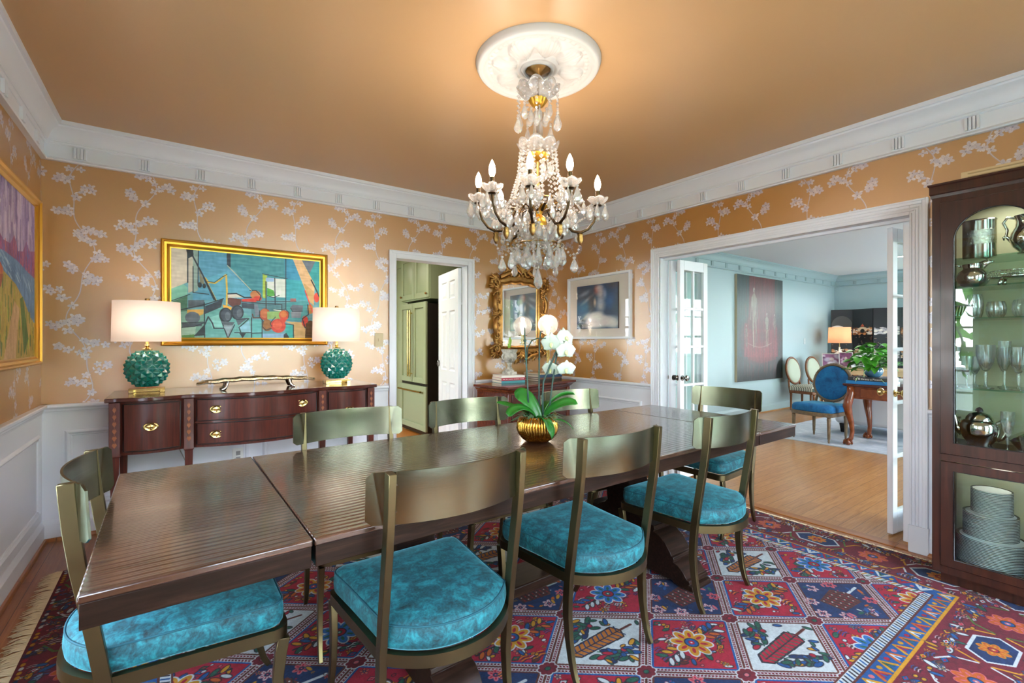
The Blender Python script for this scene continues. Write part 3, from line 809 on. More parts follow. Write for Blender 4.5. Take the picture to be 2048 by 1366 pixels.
def tree(x, y, h, r, label, seed):
    rnd = random.Random(seed)
    t = thing('tree', label, 'tree', (x, y, -.65), 0, 'garden trees')
    MB().tube([(0, 0, 0), (.05, .03, h*.3), (0, .1, h*.6)], [.16, .12, .06], 8).build('trunk', M_bark, t, smooth=60)
    m = MB()
    for k in range(420):
        a = rnd.uniform(0, 6.28); ph = math.acos(rnd.uniform(-1, 1)); q = r*rnd.uniform(.55, 1)
        c = V((q*math.sin(ph)*math.cos(a), q*math.sin(ph)*math.sin(a), h*.62+q*1.05*math.cos(ph)))
        s = rnd.uniform(.14, .3); e = Euler((rnd.uniform(0, 6), rnd.uniform(0, 6), 0)).to_matrix()
        m.add([c+e @ V(p)*s for p in ((-1, 0, 0), (0, -.6, .15), (1, 0, 0), (0, .6, .15), (0, 0, -.1))], [(0, 1, 4), (1, 2, 4), (2, 3, 4), (3, 0, 4)])
    m.build('foliage', M_tree, t, fix=False)
GROUP_T = 'green garden tree seen through the living room window behind the open glazed door'
for n_, (x, y, h, r) in enumerate([(-6.5, 1.5, 4.5, 2.0), (-5.5, 5.5, 4.5, 1.9), (-6, -3, 4.8, 2.1), (-2.0, -7, 4.6, 2.1), (2.2, -7.5, 4.4, 2.0), (7.2, -8.8, 4.8, 2.2), (12.2, -8.5, 4.5, 2.0),
                            (16.5, 1.2, 4.6, 2.0), (17.5, 6.2, 4.8, 2.2), (-6.8, 9, 4.5, 2)]):
    tree(x, y, h, r, GROUP_T, n_)
# ---------------------------------------------------------------- rug
def rug():
    r = thing('rug', 'red and navy patterned oriental rug under the dark dining table', 'rug', (0, 0, 0))
    nx, ny = 40, 34; rnd = random.Random(3)
    def top(u, v): return (RUG['x0']+(RUG['x1']-RUG['x0'])*u, RUG['y0']+(RUG['y1']-RUG['y0'])*v, .010)
    m = MB(); m.box(RUG['x0'], RUG['x1'], RUG['y0'], RUG['y1'], .001, .010)
    m.build('pile', M_rug, r, bevel=.003)
    f = MB()
    for side, x, dx in ((0, RUG['x0'], -1), (1, RUG['x1'], 1)):
        y = RUG['y0']
        while y < RUG['y1']-.004:
            L = rnd.uniform(.045, .085) if side == 0 else rnd.uniform(.022, .035); a = rnd.uniform(-.03, .03)
            z1 = .004+rnd.uniform(0, .006)
            f.tube([(x-dx*.004, y, .007), (x+dx*L*.5, y+a*.4, z1+.002), (x+dx*L, y+a, .004)], [.0026, .0030, .0014], 4)
            y += rnd.uniform(.004, .007)
    f.build('fringe', M_fringe, r, smooth=180, fix=False)
rug()
RZ = .0145      # things on the rug stand at this height

# ---------------------------------------------------------------- dining table
def dining_table():
    t = thing('dining_table', 'long dark walnut dining table with two end leaves on a double pedestal', 'table', (1.502, 1.873, 0), R(.8))
    hy = .550; TZ = .775
    def slab(name, x0, x1):
        m = MB(); m.box(x0, x1, -hy, hy, TZ-.019, TZ); o = m.build(name, M_table, t, bevel=.004)
        m = MB(); m.box(x0+.003, x1-.003, -hy+.004, hy-.004, TZ-.075, TZ-.0191); m.build('edge_band', M_tabled, o, bevel=.002)
        return o
    slab('tabletop', -1.210, 1.198)
    slab('extension_leaf', -1.674, -1.2145); slab('extension_leaf', 1.2025, 1.668)
    prof = [(0, .6985), (.20, .6985), (.20, .66), (.17, .645), (.125, .625), (.095, .59), (.075, .55), (.070, .51), (.080, .46), (.092, .42), (.092, .37), (.085, .34), (.11, .315), (.150, .30), (.165, .285),
            (.25, .28), (.255, .262), (.245, .250), (.275, .243), (.32, .215), (.350, .175), (.362, .155), (.372, .152), (.378, .136), (.370, .128), (.40, .120), (.428, .098), (.445, .075), (.452, .066),
            (.466, .064), (.470, .048), (.462, .042), (.485, .038), (.488, RZ), (.40, RZ), (.36, .03), (0, .03)]
    for sx in (-.70, .715):
        poly = prof + [(-a, b) for a, b in reversed(prof[1:-1])]
        m = MB(); w = .085
        m.loft([[(sx-w, a, b) for a, b in poly], [(sx+w, a, b) for a, b in poly]])
        m.build('pedestal', M_tabled, t, bevel=.003)
    m = MB(); m.box(-.616, .616, -.095, .095, .085, .135); m.build('stretcher', M_tabled, t, bevel=.006)
    m = MB(); m.box(-1.05, 1.05, -.30, -.26, .665, .6995).box(-1.05, 1.05, .26, .30, .665, .6995); m.build('slide_rail', M_tabled, t)
dining_table()

# ---------------------------------------------------------------- klismos dining chairs
def seat_outline(inset=0.0, fr=.245, rr=.212, depth=.43, bulge=.105, n=18):
    pts = []
    for i in range(n+1):                                   # rear arc, left to right
        u = -1+2*i/n
        pts.append((u*(rr), -bulge*(1-abs(u)**2.3)))
    for i in range(1, 9): t = i/9; pts.append((rr+(fr-rr)*t, (depth-.04)*t))
    for i in range(6): a = i/5*PI/2; pts.append((fr-.04+.04*math.cos(a), depth-.04+.04*math.sin(a)))
    for i in range(1, 8): t = i/8; pts.append(((fr-.04)*(1-2*t), depth))
    for i in range(6): a = PI/2+i/5*PI/2; pts.append((-fr+.04+.04*math.cos(a), depth-.04+.04*math.sin(a)))
    for i in range(1, 9): t = 1-i/9; pts.append((-rr-(fr-rr)*t, (depth-.04)*t))
    cx, cy = 0, .17
    out = []
    for x, y in pts:
        d = math.hypot(x-cx, y-cy); k = max(0, (d-inset))/d; out.append((cx+(x-cx)*k, cy+(y-cy)*k))
    return out
def make_chair(label):
    t = thing('dining_chair', label, 'chair')
    m = MB()
    rings = []
    for ins, z in ((.022, .421), (.010, .423), (.003, .432), (0, .450), (.001, .474), (.005, .488)):
        rings.append([(x, y, z) for x, y in seat_outline(ins)])
    for ins, z in ((.009, .494), (.018, .500), (.034, .505), (.07, .510), (.12, .513), (.18, .515)):
        rings.append([(x, y, z) for x, y in seat_outline(ins)])
    m.loft(rings)
    c = m.build('seat_cushion', M_velvet, t, smooth=70)
    m = MB(); m.tube([(x, y, .4915) for x, y in seat_outline(.0055)], .0032, 6, closed=True); m.build('piping', M_piping, c, smooth=180)
    # frame: rear arc bar, side bars, front bar
    fo = seat_outline(.0, .250, .218, .436, .112)
    m = MB(); n = len(fo); rings = []
    for i, (x, y) in enumerate(fo):
        tx, ty = fo[(i+1) % n][0]-fo[i-1][0], fo[(i+1) % n][1]-fo[i-1][1]; L = math.hypot(tx, ty); nx, ny = ty/L, -tx/L
        rings.append([(x+nx*a, y+ny*a, z) for a, z in ((-.016, .384), (.004, .384), (.004, .420), (-.016, .420))])
    rings.append(rings[0]); m.loft(rings, False)
    m.build('seat_frame', M_metalf, t, smooth=35)
    m = MB(); m.box(-.225, .225, .20, .225, .384, .398); m.build('seat_support', M_metalf, t)
    for s in (-1, 1):
        m = MB(); x = s*.219
        zs = [RZ, .05, .10, .18, .26, .34, .42, .52, .62, .72, .82, .90, .942]
        ys = [-.040, -.022, -.008, .006, .012, .009, .001, -.014, -.030, -.047, -.060, -.067, -.070]
        m.bar([(x-s*.004*(z < .42)*(.42-z)*3, y, z) for y, z in zip(ys, zs)], [.017, .018, .019, .020]+[.022]*9, [.020, .023, .026, .030]+[.034]*9, up=(0, 1, 0))
        m.build('back_post', M_metalf, t, bevel=.0015, bseg=1)
        m = MB(); x = s*.240
        m.bar([(x+s*.010*(1-z/.39)**2, y, z) for y, z in ((.455, RZ), (.436, .05), (.420, .11), (.409, .19), (.408, .27), (.416, .34), (.424, .386))], [.016, .017, .018, .020, .021, .022, .022], [.018, .021, .024, .028, .031, .033, .034], up=(0, 1, 0))
        m.build('front_leg', M_metalf, t, bevel=.0015, bseg=1)
    m = MB(); W = .272
    def sheet(u, v):
        x = -W+2*W*u; e = max(0, abs(x)-(W-.014)); r = .014-math.sqrt(max(0, .014**2-e*e)) if e > 0 else 0
        z = .794+r+(.148-2*r)*v
        return (x, -.096+1.05*x*x-(z-.80)*.06, z)
    us = 34; rings = []
    for i in range(us):
        u = i/(us-1); q0, q1 = sheet(u, 0), sheet(u, 1); sl = 2*1.05*q0[0]; L = math.hypot(1, sl); nx, ny = sl/L*.003, -1/L*.003
        rings.append([(q0[0]+nx, q0[1]+ny, q0[2]), (q1[0]+nx, q1[1]+ny, q1[2]), (q1[0]-nx, q1[1]-ny, q1[2]), (q0[0]-nx, q0[1]-ny, q0[2])])
    m.loft(rings)
    b = m.build('backrest', M_metal, t, smooth=40)
    for s in (-1, 1):
        for z in (.83, .905):
            m = MB(); m.lathe([(.0001, -.003), (.006, -.003), (.006, .002), (.0001, .003)], 8, M=TR(s*.200, -.0545-(z-.80)*.06, z, R(s*22), R(90))); m.build('screw', M_nickel, b, smooth=40)
    return t
CH_L = [
    ('turquoise velvet and brass chair at the left table end by the white panelling', (-.152, 1.825), -PI/2),
    ('turquoise velvet and brass chair nearest the camera, left one of the near row', (.692, 1.287), 0),
    ('turquoise velvet and brass chair in the middle of the near row', (1.424, 1.305), R(.5)),
    ('turquoise velvet and brass chair at the right end of the near row', (2.227, 1.304), R(1.5)),
    ('brass chair with turquoise seat at the right table end before the glazed doors', (3.314, 1.911), PI/2),
    ('brass chair across the table, its back before the mahogany sideboard', (.732, 2.406), PI-R(1.5)),
    ('brass chair across the table, its back before the kitchen doorway', (1.453, 2.428), PI-R(1.5)),
    ('brass chair across the table, its back before the reddish corner chest', (2.289, 2.435), PI-R(1))]
c0 = make_chair(CH_L[0][0])
for i, (lb, (x, y), rz) in enumerate(CH_L):
    o = c0 if i == 0 else dup(c0)
    o.location = (x, y, 0); o.rotation_euler.z = rz; o['label'] = lb; o['group'] = 'turquoise and brass dining chairs'

# ---------------------------------------------------------------- sideboard
def sideboard():
    cx, yb = .48, 4.196
    t = thing('sideboard', 'bow-fronted mahogany sideboard with oval brass pulls against the back wall', 'sideboard', (cx, yb, 0))
    def yf(x):
        a = abs(x)
        if a <= .38: return -.545-.085*(1-(a/.38)**2)
        if a <= .435: return -.545
        if a <= .745: return -.545-.032*math.sin(PI*(a-.435)/.31)
        return -.545
    xs = sorted(set([round(x, 4) for x in np.linspace(-.80, .80, 81)]+[-.745, -.435, -.38, .38, .435, .745]))
    def plan(x0, x1, off, back):
        q = [x for x in xs if x0 <= x <= x1]
        return [(x, yf(x)+off) for x in q]+[(x1, back), (x0, back)]
    m = MB(); m.prism(plan(-.80, .80, .012, 0), .607, .930); m.build('case', M_mahog, t, smooth=30)
    m = MB()
    tp = [(x*1.022, yf(x)-.022) for x in xs]+[(.818, 0), (-.818, 0)]
    m.prism(tp, .930, .955); m.build('top', M_mahog_h, t, bevel=.004)
    def curved(name, x0, x1, z0, z1, parent, off=-.004, mat=M_mahog):
        m = MB(); q = np.linspace(x0, x1, 24)
        m.loft([[(x, yf(x)+off, z0), (x, yf(x)+off, z1), (x, yf(x)+.014, z1), (x, yf(x)+.014, z0)] for x in q]); return m.build(name, mat, parent, smooth=35)
    def pull(x, z, parent, y=None):
        y = (yf(x) if y is None else y)-.005
        m = MB(); m.lathe([(.0001, .006), (.012, .0055), (.022, .003), (.028, .0055), (.033, .006), (.037, .003), (.038, 0)], 28, M=TR(x, y, z, 0, R(90)), sx=1.05, sy=.70)
        m.tube([(x-.024+.048*k/10, y-.008-.012*math.sin(PI*k/10), z-.010*math.sin(PI*k/10)+.002) for k in range(11)], .0028, 8)
        m.build('handle', M_brass, parent, smooth=50)
    DR = []
    for s in (-1, 1):
        d = curved('door', *sorted((s*.452, s*.732)), .630, .915, t); pull(s*.60, .772, d); DR.append((*sorted((s*.452, s*.732)), .630, .915, d))
    d = curved('drawer', -.366, .366, .780, .918, t); pull(-.26, .853, d); pull(.26, .853, d); DR.append((-.366, .366, .780, .918, d))
    d = curved('drawer', -.366, .366, .630, .764, t); pull(-.26, .690, d); pull(.26, .690, d); DR.append((-.366, .366, .630, .764, d))
    def bead(x0, x1, z0, z1, parent):
        q = list(np.linspace(x0, x1, 20)); loop = [(x, yf(x)-.0045, z0) for x in q]+[(x, yf(x)-.0045, z1) for x in reversed(q)]
        m = MB(); m.tube(loop, .0042, 6, closed=True); m.build('gap_bead', M_bead, parent, smooth=180)  # near-black outline standing in for the shaded gap round each front
    M_bead = P('dark_gap_bead', '#1c0a07', .35)
    for dd in DR: bead(*dd)
    e = MB()
    for zz in (.772,):
        e.loft([[(x, yf(x)-.007, zz-.006), (x, yf(x)-.007, zz+.006), (x, yf(x)+.01, zz+.006), (x, yf(x)+.01, zz-.006)] for x in np.linspace(-.376, .376, 24)])
    e.build('divider_rail', M_mahog_h, t, smooth=35)
    for x, y in ((-.772, -.540), (-.408, -.540), (.408, -.540), (.772, -.540), (-.765, -.035), (.765, -.035)):
        w = .027; m = MB()
        m.loft([[(x+a*k, y+b*k, z) for a, b in ((-1, -1), (1, -1), (1, 1), (-1, 1))] for k, z in ((.013, 0), (.015, .12), (.020, .125), (.020, .135), (.015, .14), (w*.82, .60), (w, .604), (w, .615), (w*.96, .620), (w*.96, .928))])
        lg = m.build('leg', M_mahog, t, bevel=.001)
        if y < -.3:
            m = MB()
            for k in range(6):
                z = .66+k*.042; s = .012-.0006*k
                M = TR(x, y-.0268, z)
                m.add([(-s*.2, 0, 0), (-s, 0, .016), (-s*.5, 0, .03), (0, 0, .022), (s*.5, 0, .03), (s, 0, .016), (s*.2, 0, 0)], [(0, 1, 2, 3), (0, 3, 4, 5), (0, 5, 6)], M)
            m.box(x-.0008, x+.0008, y-.0270, y-.0262, .655, .905)
            m.build('bellflower_inlay', M_inlay, lg, fix=False)
sideboard()

def lamp_cord():
    m = MB(); m.tube([(.005, 4.150, .60), (.03, 4.19, .50), (.06, 4.205, .42), (.12, 4.205, .36), (.20, 4.205, .335), (.30, 4.205, .34), (.385, 4.205, .385)], .0035, 6)
    tag(m.build('lamp_cord', P('cord_grey', '#a9a7a2', .5), None, smooth=180), 'thin grey lamp cord curving down the white panelling under the sideboard', 'cord')
lamp_cord()
# ---------------------------------------------------------------- pair of pineapple table lamps
def teal_lamp(x, y, label):
    t = thing('table_lamp', label, 'lamp', (x, y, .955), 0, 'teal table lamps')
    m = MB(); m.box(-.095, .095, -.05, .05, .022, .030).box(-.095, -.068, -.05, .05, 0, .022).box(.068, .095, -.05, .05, 0, .022).box(-.095, .095, .03, .05, 0, .022)
    m.build('base', M_brass, t, bevel=.002)
    m = MB(); NR, NC = 12, 24; rx, ry, rz, cz = .118, .078, .126, .158
    def Pt(i, j):
        ph = -PI/2+PI*(.09+.82*i/NR); th = 2*PI*j/NC
        k = 1.10 if (i+j) % 2 and 0 < i < NR else .965
        c = math.cos(ph)
        return (rx*k*c*math.cos(th), ry*k*c*math.sin(th), cz+rz*(1 if i in (0, NR) else k*.985)*math.sin(ph))
    vs = [Pt(i, j) for i in range(NR+1) for j in range(NC)]; fs = []
    ix = lambda i, j: i*NC+j % NC
    for i in range(NR+1):
        for j in range(NC):
            if (i+j) % 2 == 0: continue
            nb = []
            if i > 0: nb.append(ix(i-1, j))
            nb.append(ix(i, j+1))
            if i < NR: nb.append(ix(i+1, j))
            nb.append(ix(i, j-1))
            n = len(nb)
            if n == 4: fs += [(ix(i, j), nb[q], nb[(q+1) % 4]) for q in range(4)]
            elif i == 0: fs += [(ix(i, j), nb[0], nb[1]), (ix(i, j), nb[1], nb[2])]
            else: fs += [(ix(i, j), nb[0], nb[1]), (ix(i, j), nb[2], nb[0])]
    fs.append(tuple(ix(0, j) for j in range(NC))); fs.append(tuple(ix(NR, j) for j in range(NC)))
    m.add(vs, fs); m.build('body', M_teal, t, bevel=.004, bseg=2)
    m = MB(); m.lathe([(.0001, .283), (.028, .283), (.030, .288), (.018, .294), (.010, .300), (.012, .306), (.018, .312), (.010, .318), (.008, .345), (.006, .35), (.004, .60), (.0001, .60)], 18); m.build('neck', M_brass, t, smooth=40)
    m = MB(); m.lathe([(.006, .596), (.018, .598), (.018, .604), (.012, .606), (.014, .614), (.013, .624), (.0001, .627)], 14); m.build('finial', M_brassd, t, smooth=40)
    m = MB(); m.lathe([(.183, .338), (.186, .338), (.181, .604), (.178, .604)], 48, sy=.66)
    rings_ok = m.build('lamp_shade', M_shade, t, smooth=60)
    m = MB(); m.lathe([(.0001, .40), (.014, .405), (.026, .44), (.028, .47), (.016, .50), (.0001, .505)], 12); m.build('bulb', M_bulb, t, smooth=180)
    return t
teal_lamp(-.150, 3.955, 'white-shaded teal pineapple lamp on the left end of the sideboard')
teal_lamp(1.064, 3.910, 'white-shaded teal pineapple lamp on the right end of the sideboard')

def tray():
    t = thing('footed_tray', 'long woven silver tray on low feet at the middle of the sideboard', 'tray', (.492, 3.84, .955))
    m = MB()
    def pt(a, k, dz): return (.385*k*math.cos(a)*(1+.02*math.cos(3*a)), .105*k*math.sin(a), dz)
    rings = []
    for k, dz in ((1.0, .004), (.985, .016), (.92, .014), (.85, .004), (.5, .0), (.02, .0), (.02, -.004), (.5, -.004), (.9, -.004), (1.0, -.003)):
        rings.append([(lambda p: (p[0], p[1], .066-.044*(p[0]/.385)**2*.5+p[2]+.003*math.cos(p[0]*60)*(k > .8)))(pt(2*PI*j/64, k, dz)) for j in range(64)])
    m.loft(rings, False)
    tt = NT('woven_silver'); n = tt.noise(tt.mapv(tt.obj(), (70, 140, 70)), 1, 3)
    tt.pr(tt.mix(n, lin('#3f2f22'), lin('#e3c69a')), .25, 1, Normal=tt.bump(n, .8, .004))
    m.build('dish', tt.m, t, smooth=60)
    for sx in (-1, 1):
        for sy in (-1, 1):
            m = MB(); m.tube([(sx*.20, sy*.05, .056), (sx*.205, sy*.06, .03), (sx*.215, sy*.066, .012), (sx*.235, sy*.07, .006)], [.016, .011, .013, .006], 8); m.build('foot', M_silver, t, smooth=60)
tray()

# ---------------------------------------------------------------- framed pictures
def frame_mesh(x0, x1, z0, z1, prof):
    """moulding in the xz plane facing -y; prof = (inset, depth towards viewer)"""
    m = MB(); path = [(x0, 0, z0), (x1, 0, z0), (x1, 0, z1), (x0, 0, z1)]; dirs = [V((1, 0, 1)), V((-1, 0, 1)), V((-1, 0, -1)), V((1, 0, -1))]
    rings = [[V(p)+d*a+V((0, -b, 0)) for a, b in prof] for p, d in zip(path, dirs)]; rings.append(rings[0])
    m.loft(rings, False, True); return m
gilt_prof = [(0, 0), (0, .040), (.008, .046), (.016, .042), (.020, .034), (.034, .030), (.040, .034), (.046, .026), (.052, .018), (.060, .016), (.060, .004)]
def music_picture():
    w, h = 1.144-.10, .772-.10
    cv = Cv(w, h, 620, '#5b93a0')
    D0, D1 = 3.42, 4.02
    def q(X, Y):
        s = (X-122)/1695; t = s*D0/(D1-s*(D1-D0)); top = 195+155*s
        return (t*w, (1242-Y)/(1242-top)*h)
    def pg(c, *p): cv.poly([q(a, b) for a, b in p], c)
    def ln(wd, c, *p): cv.line([q(a, b) for a, b in p], wd, c)
    def el(c, X, Y, rx, ry, a=0):
        x, y = q(X, Y); cv.ell(x, y, rx*w/1695, ry*h/1000, c, a)
    K = '#1d2730'
    pg('#4f90ad', (380, 215), (770, 250), (770, 420), (1040, 680), (1040, 800), (380, 800))
    pg('#3c8792', (805, 250), (1410, 310), (1420, 800), (1040, 800), (1030, 690), (860, 480), (805, 430))
    pg('#55a0b8', (520, 560), (770, 470), (1040, 690), (1000, 780), (640, 800))
    pg('#b9b3a6', (122, 195), (320, 215), (320, 600), (122, 690))
    pg('#a9a89c', (330, 215), (385, 220), (385, 700), (330, 720)); pg('#7d9690', (385, 220), (445, 225), (440, 690), (385, 720))
    pg('#6fae9f', (122, 680), (280, 620), (322, 660), (322, 750), (122, 830)); pg('#3f6b58', (122, 830), (322, 750), (322, 940), (122, 950))
    pg('#2f86ab', (1410, 310), (1500, 320), (1640, 700), (1690, 800), (1420, 800)); pg('#2f9aa8', (1430, 560), (1600, 580), (1660, 800), (1430, 790))
    pg('#2a8f94', (1600, 330), (1820, 350), (1820, 760), (1760, 700), (1700, 560)); pg('#5a6674', (1600, 335), (1760, 350), (1690, 500))
    pg('#c7a57a', (1500, 325), (1600, 335), (1750, 620), (1740, 800), (1690, 800)); pg('#b4935f', (1620, 600), (1740, 700), (1740, 860), (1690, 820))
    pg('#6e9a8c', (122, 950), (510, 900), (510, 1242), (122, 1242)); pg('#8fb0a2', (260, 1100), (420, 1090), (400, 1242), (260, 1242)); pg('#48793f', (260, 1200), (400, 1190), (400, 1242), (260, 1242))
    pg('#5f9f9c', (510, 960), (700, 880), (900, 900), (1040, 1000), (1040, 1242), (510, 1242)); pg('#7fbdb6', (560, 1000), (690, 960), (720, 1120), (600, 1120))
    pg('#47747c', (1040, 820), (1420, 830), (1420, 1000), (1040, 1010)); pg('#57a5a4', (1040, 1020), (1160, 1020), (1160, 1242), (1040, 1242)); pg('#7ea4c4', (1165, 1180), (1420, 1180), (1420, 1242), (1165, 1242))
    pg('#2b9d9a', (1420, 1070), (1520, 1080), (1520, 1242), (1420, 1242)); pg('#c0a06c', (1410, 1040), (1600, 1050), (1660, 1150), (1650, 1242), (1520, 1242), (1510, 1080)); pg('#3d8a90', (1430, 830), (1680, 800), (1680, 1040), (1430, 1030))
    # harp
    ln(.010, '#d3b14d', (520, 550), (560, 640), (640, 800)); ln(.012, '#d3b14d', (755, 515), (765, 700), (760, 880)); ln(.010, '#c9a843', (520, 550), (560, 600), (630, 610), (690, 570), (740, 520))
    ln(.006, K, (500, 545), (620, 800)); ln(.010, K, (330, 220), (385, 310), (510, 550), (640, 810)); pg(K, (305, 215), (385, 220), (390, 300), (330, 330)); ln(.008, K, (325, 220), (325, 600)); ln(.006, K, (445, 225), (440, 620))
    ln(.006, K, (385, 420), (385, 715), (560, 735)); ln(.004, K, (545, 590), (625, 600), (700, 545), (765, 510)); pg('#6d6f5c', (450, 450), (500, 560), (520, 640), (460, 600)); el(K, 460, 630, 22, 30); el(K, 510, 640, 18, 26)
    pg('#d9a13a', (715, 850), (820, 880), (810, 915), (725, 890)); pg('#5c2f2c', (775, 770), (930, 790), (920, 850), (840, 890), (775, 840)); pg('#cfc9bb', (775, 735), (860, 725), (950, 770), (775, 775))
    ln(.009, K, (775, 730), (870, 725), (960, 770), (1080, 770)); el('#b5713f', 1085, 740, 60, 50); el('#c8412c', 1110, 780, 45, 30); pg('#c8382c', (930, 790), (1140, 770), (1090, 820), (930, 815)); ln(.006, K, (1020, 690), (1090, 690), (1145, 750), (1130, 800))
    # window
    pg('#9db84a', (1165, 505), (1215, 520), (1200, 780), (1165, 770)); pg('#d4ddd6', (1215, 545), (1420, 560), (1420, 770), (1215, 760)); pg('#4b9a3c', (1215, 660), (1290, 690), (1300, 750), (1215, 760)); pg('#8fb1d0', (1200, 545), (1290, 550), (1290, 590), (1200, 590))
    ln(.005, K, (1160, 500), (1440, 555)); ln(.007, K, (1300, 550), (1305, 850)); ln(.006, K, (1425, 320), (1425, 900)); ln(.005, K, (1215, 750), (1290, 770), (1350, 745)); ln(.007, '#3a2a20', (1200, 590), (1205, 1040))
    pg('#2a3540', (760, 260), (805, 265), (805, 430), (765, 400)); ln(.004, '#c7b98a', (770, 410), (1040, 690))
    # piano, chairs, violins
    pg('#2b3440', (520, 870), (720, 790), (700, 880), (515, 960)); pg('#4b5662', (330, 800), (510, 800), (510, 870), (330, 900)); ln(.007, K, (122, 940), (520, 850), (725, 785)); ln(.005, K, (130, 815), (350, 735))
    pg('#c79b4c', (320, 910), (505, 905), (500, 960), (430, 990), (320, 960)); el('#56606e', 380, 1000, 75, 65); pg('#3c4652', (262, 1065), (490, 1060), (480, 1095), (262, 1105)); ln(.007, K, (262, 1060), (500, 1050)); ln(.006, K, (262, 1110), (400, 1100), (505, 1060)); pg(K, (420, 1180), (510, 1080), (510, 1200), (390, 1210)); ln(.007, K, (510, 830), (515, 1235)); ln(.009, K, (515, 1080), (555, 990), (600, 1060), (620, 1120), (730, 1120))
    for (X, Y, a) in ((750, 970, 0), (880, 940, 0)):
        el(K, X, Y, 70, 85); el('#3a4450', X+5, Y, 55, 70); el('#565f6a', X+22, Y+10, 28, 48)
    pg('#7b8790', (720, 1080), (840, 1070), (775, 1235)); ln(.007, K, (690, 1000), (775, 1235), (850, 1080)); pg('#8fa3ac', (725, 1100), (820, 1095), (775, 1190)); pg('#4a545e', (700, 1040), (850, 1050), (830, 1085), (720, 1080))
    pg('#4d5964', (860, 1010), (1000, 1000), (890, 1090)); ln(.007, K, (870, 1020), (1010, 1010), (900, 1110), (940, 1230)); pg('#7fb2c2', (905, 1110), (1015, 1030), (1030, 1160), (930, 1160)); ln(.006, K, (850, 1170), (1040, 1170)); pg(K, (900, 1170), (980, 1170), (940, 1230))
    ln(.007, K, (1040, 1000), (1040, 1240)); ln(.006, K, (1158, 1010), (1158, 1240)); ln(.006, K, (1040, 1175), (1160, 1172)); ln(.006, K, (930, 820), (1380, 850), (1380, 910)); ln(.005, K, (1100, 810), (1540, 815)); pg('#323d49', (925, 830), (1070, 840), (1070, 900), (930, 890)); pg('#66707e', (1070, 850), (1110, 850), (1130, 960), (1080, 990)); ln(.008, '#4a2c24', (1050, 960), (1060, 1000), (1150, 1000)); pg('#8d5a5a', (1475, 780), (1540, 780), (1540, 815), (1475, 815))
    pg('#59636f', (1470, 890), (1500, 850), (1620, 860), (1610, 930), (1500, 930)); pg('#737d88', (1480, 930), (1600, 930), (1590, 1000), (1490, 1000)); ln(.004, K, (1480, 890), (1500, 930), (1610, 925))
    el('#a8482c', 1190, 960, 62, 70); el('#b8663c', 1185, 950, 45, 55); pg('#82a55f', (1215, 930), (1370, 925), (1360, 1010), (1215, 1015)); el('#b94a2a', 1405, 970, 62, 60); el('#c76f38', 1400, 960, 40, 40); el('#8d5a2c', 1215, 1085, 62, 70); el('#c23a2c', 1340, 1090, 90, 85); el('#d0553a', 1330, 1080, 55, 55); pg('#c9432f', (1360, 1000), (1450, 990), (1400, 1080)); ln(.006, K, (1130, 920), (1130, 990), (1170, 1040), (1160, 1100), (1200, 1140), (1260, 1120)); ln(.005, K, (1265, 1100), (1250, 1060), (1280, 1020), (1310, 990)); ln(.005, K, (1290, 915), (1420, 900), (1460, 940), (1450, 1000)); ln(.006, '#e9ddcf', (1290, 910), (1370, 920))
    el('#bb3a2c', 1640, 1040, 42, 70); el('#a8763a', 1700, 900, 40, 60); el('#4a3418', 1700, 1130, 60, 110); pg('#4a3418', (1650, 1060), (1745, 1040), (1745, 1242), (1640, 1232)); ln(.008, K, (1670, 850), (1680, 960), (1610, 1010), (1640, 1110)); ln(.008, '#c9342c', (1640, 690), (1735, 960)); el('#c23a2c', 1770, 770, 35, 60); ln(.010, K, (1710, 570), (1770, 690), (1800, 760)); pg(K, (1400, 1190), (1430, 1170), (1465, 1225), (1400, 1235)); ln(.007, K, (1420, 1070), (1510, 1080), (1510, 1242))
    cv.noise(.10, .05, .010, 2); cv.noise(.05, .012, .03, 5); cv.a[..., :3] = np.clip(cv.a[..., :3]*1.12+.02, 0, 1)
    t = thing('framed_painting', 'wide gold-framed blue painting of musical instruments above the sideboard', 'painting', (-.082, YB-.001, 1.261))
    W, H = 1.144, .772
    frame_mesh(0, W, 0, H, gilt_prof).build('frame', M_gold, t, smooth=25)
    m = MB(); m.box(.05, W-.05, -.012, -.004, .05, H-.05); m.build('canvas', art('music_canvas', cv, 'X', .05, w, 'Z', .05, h, .5, .25), t)
music_picture()

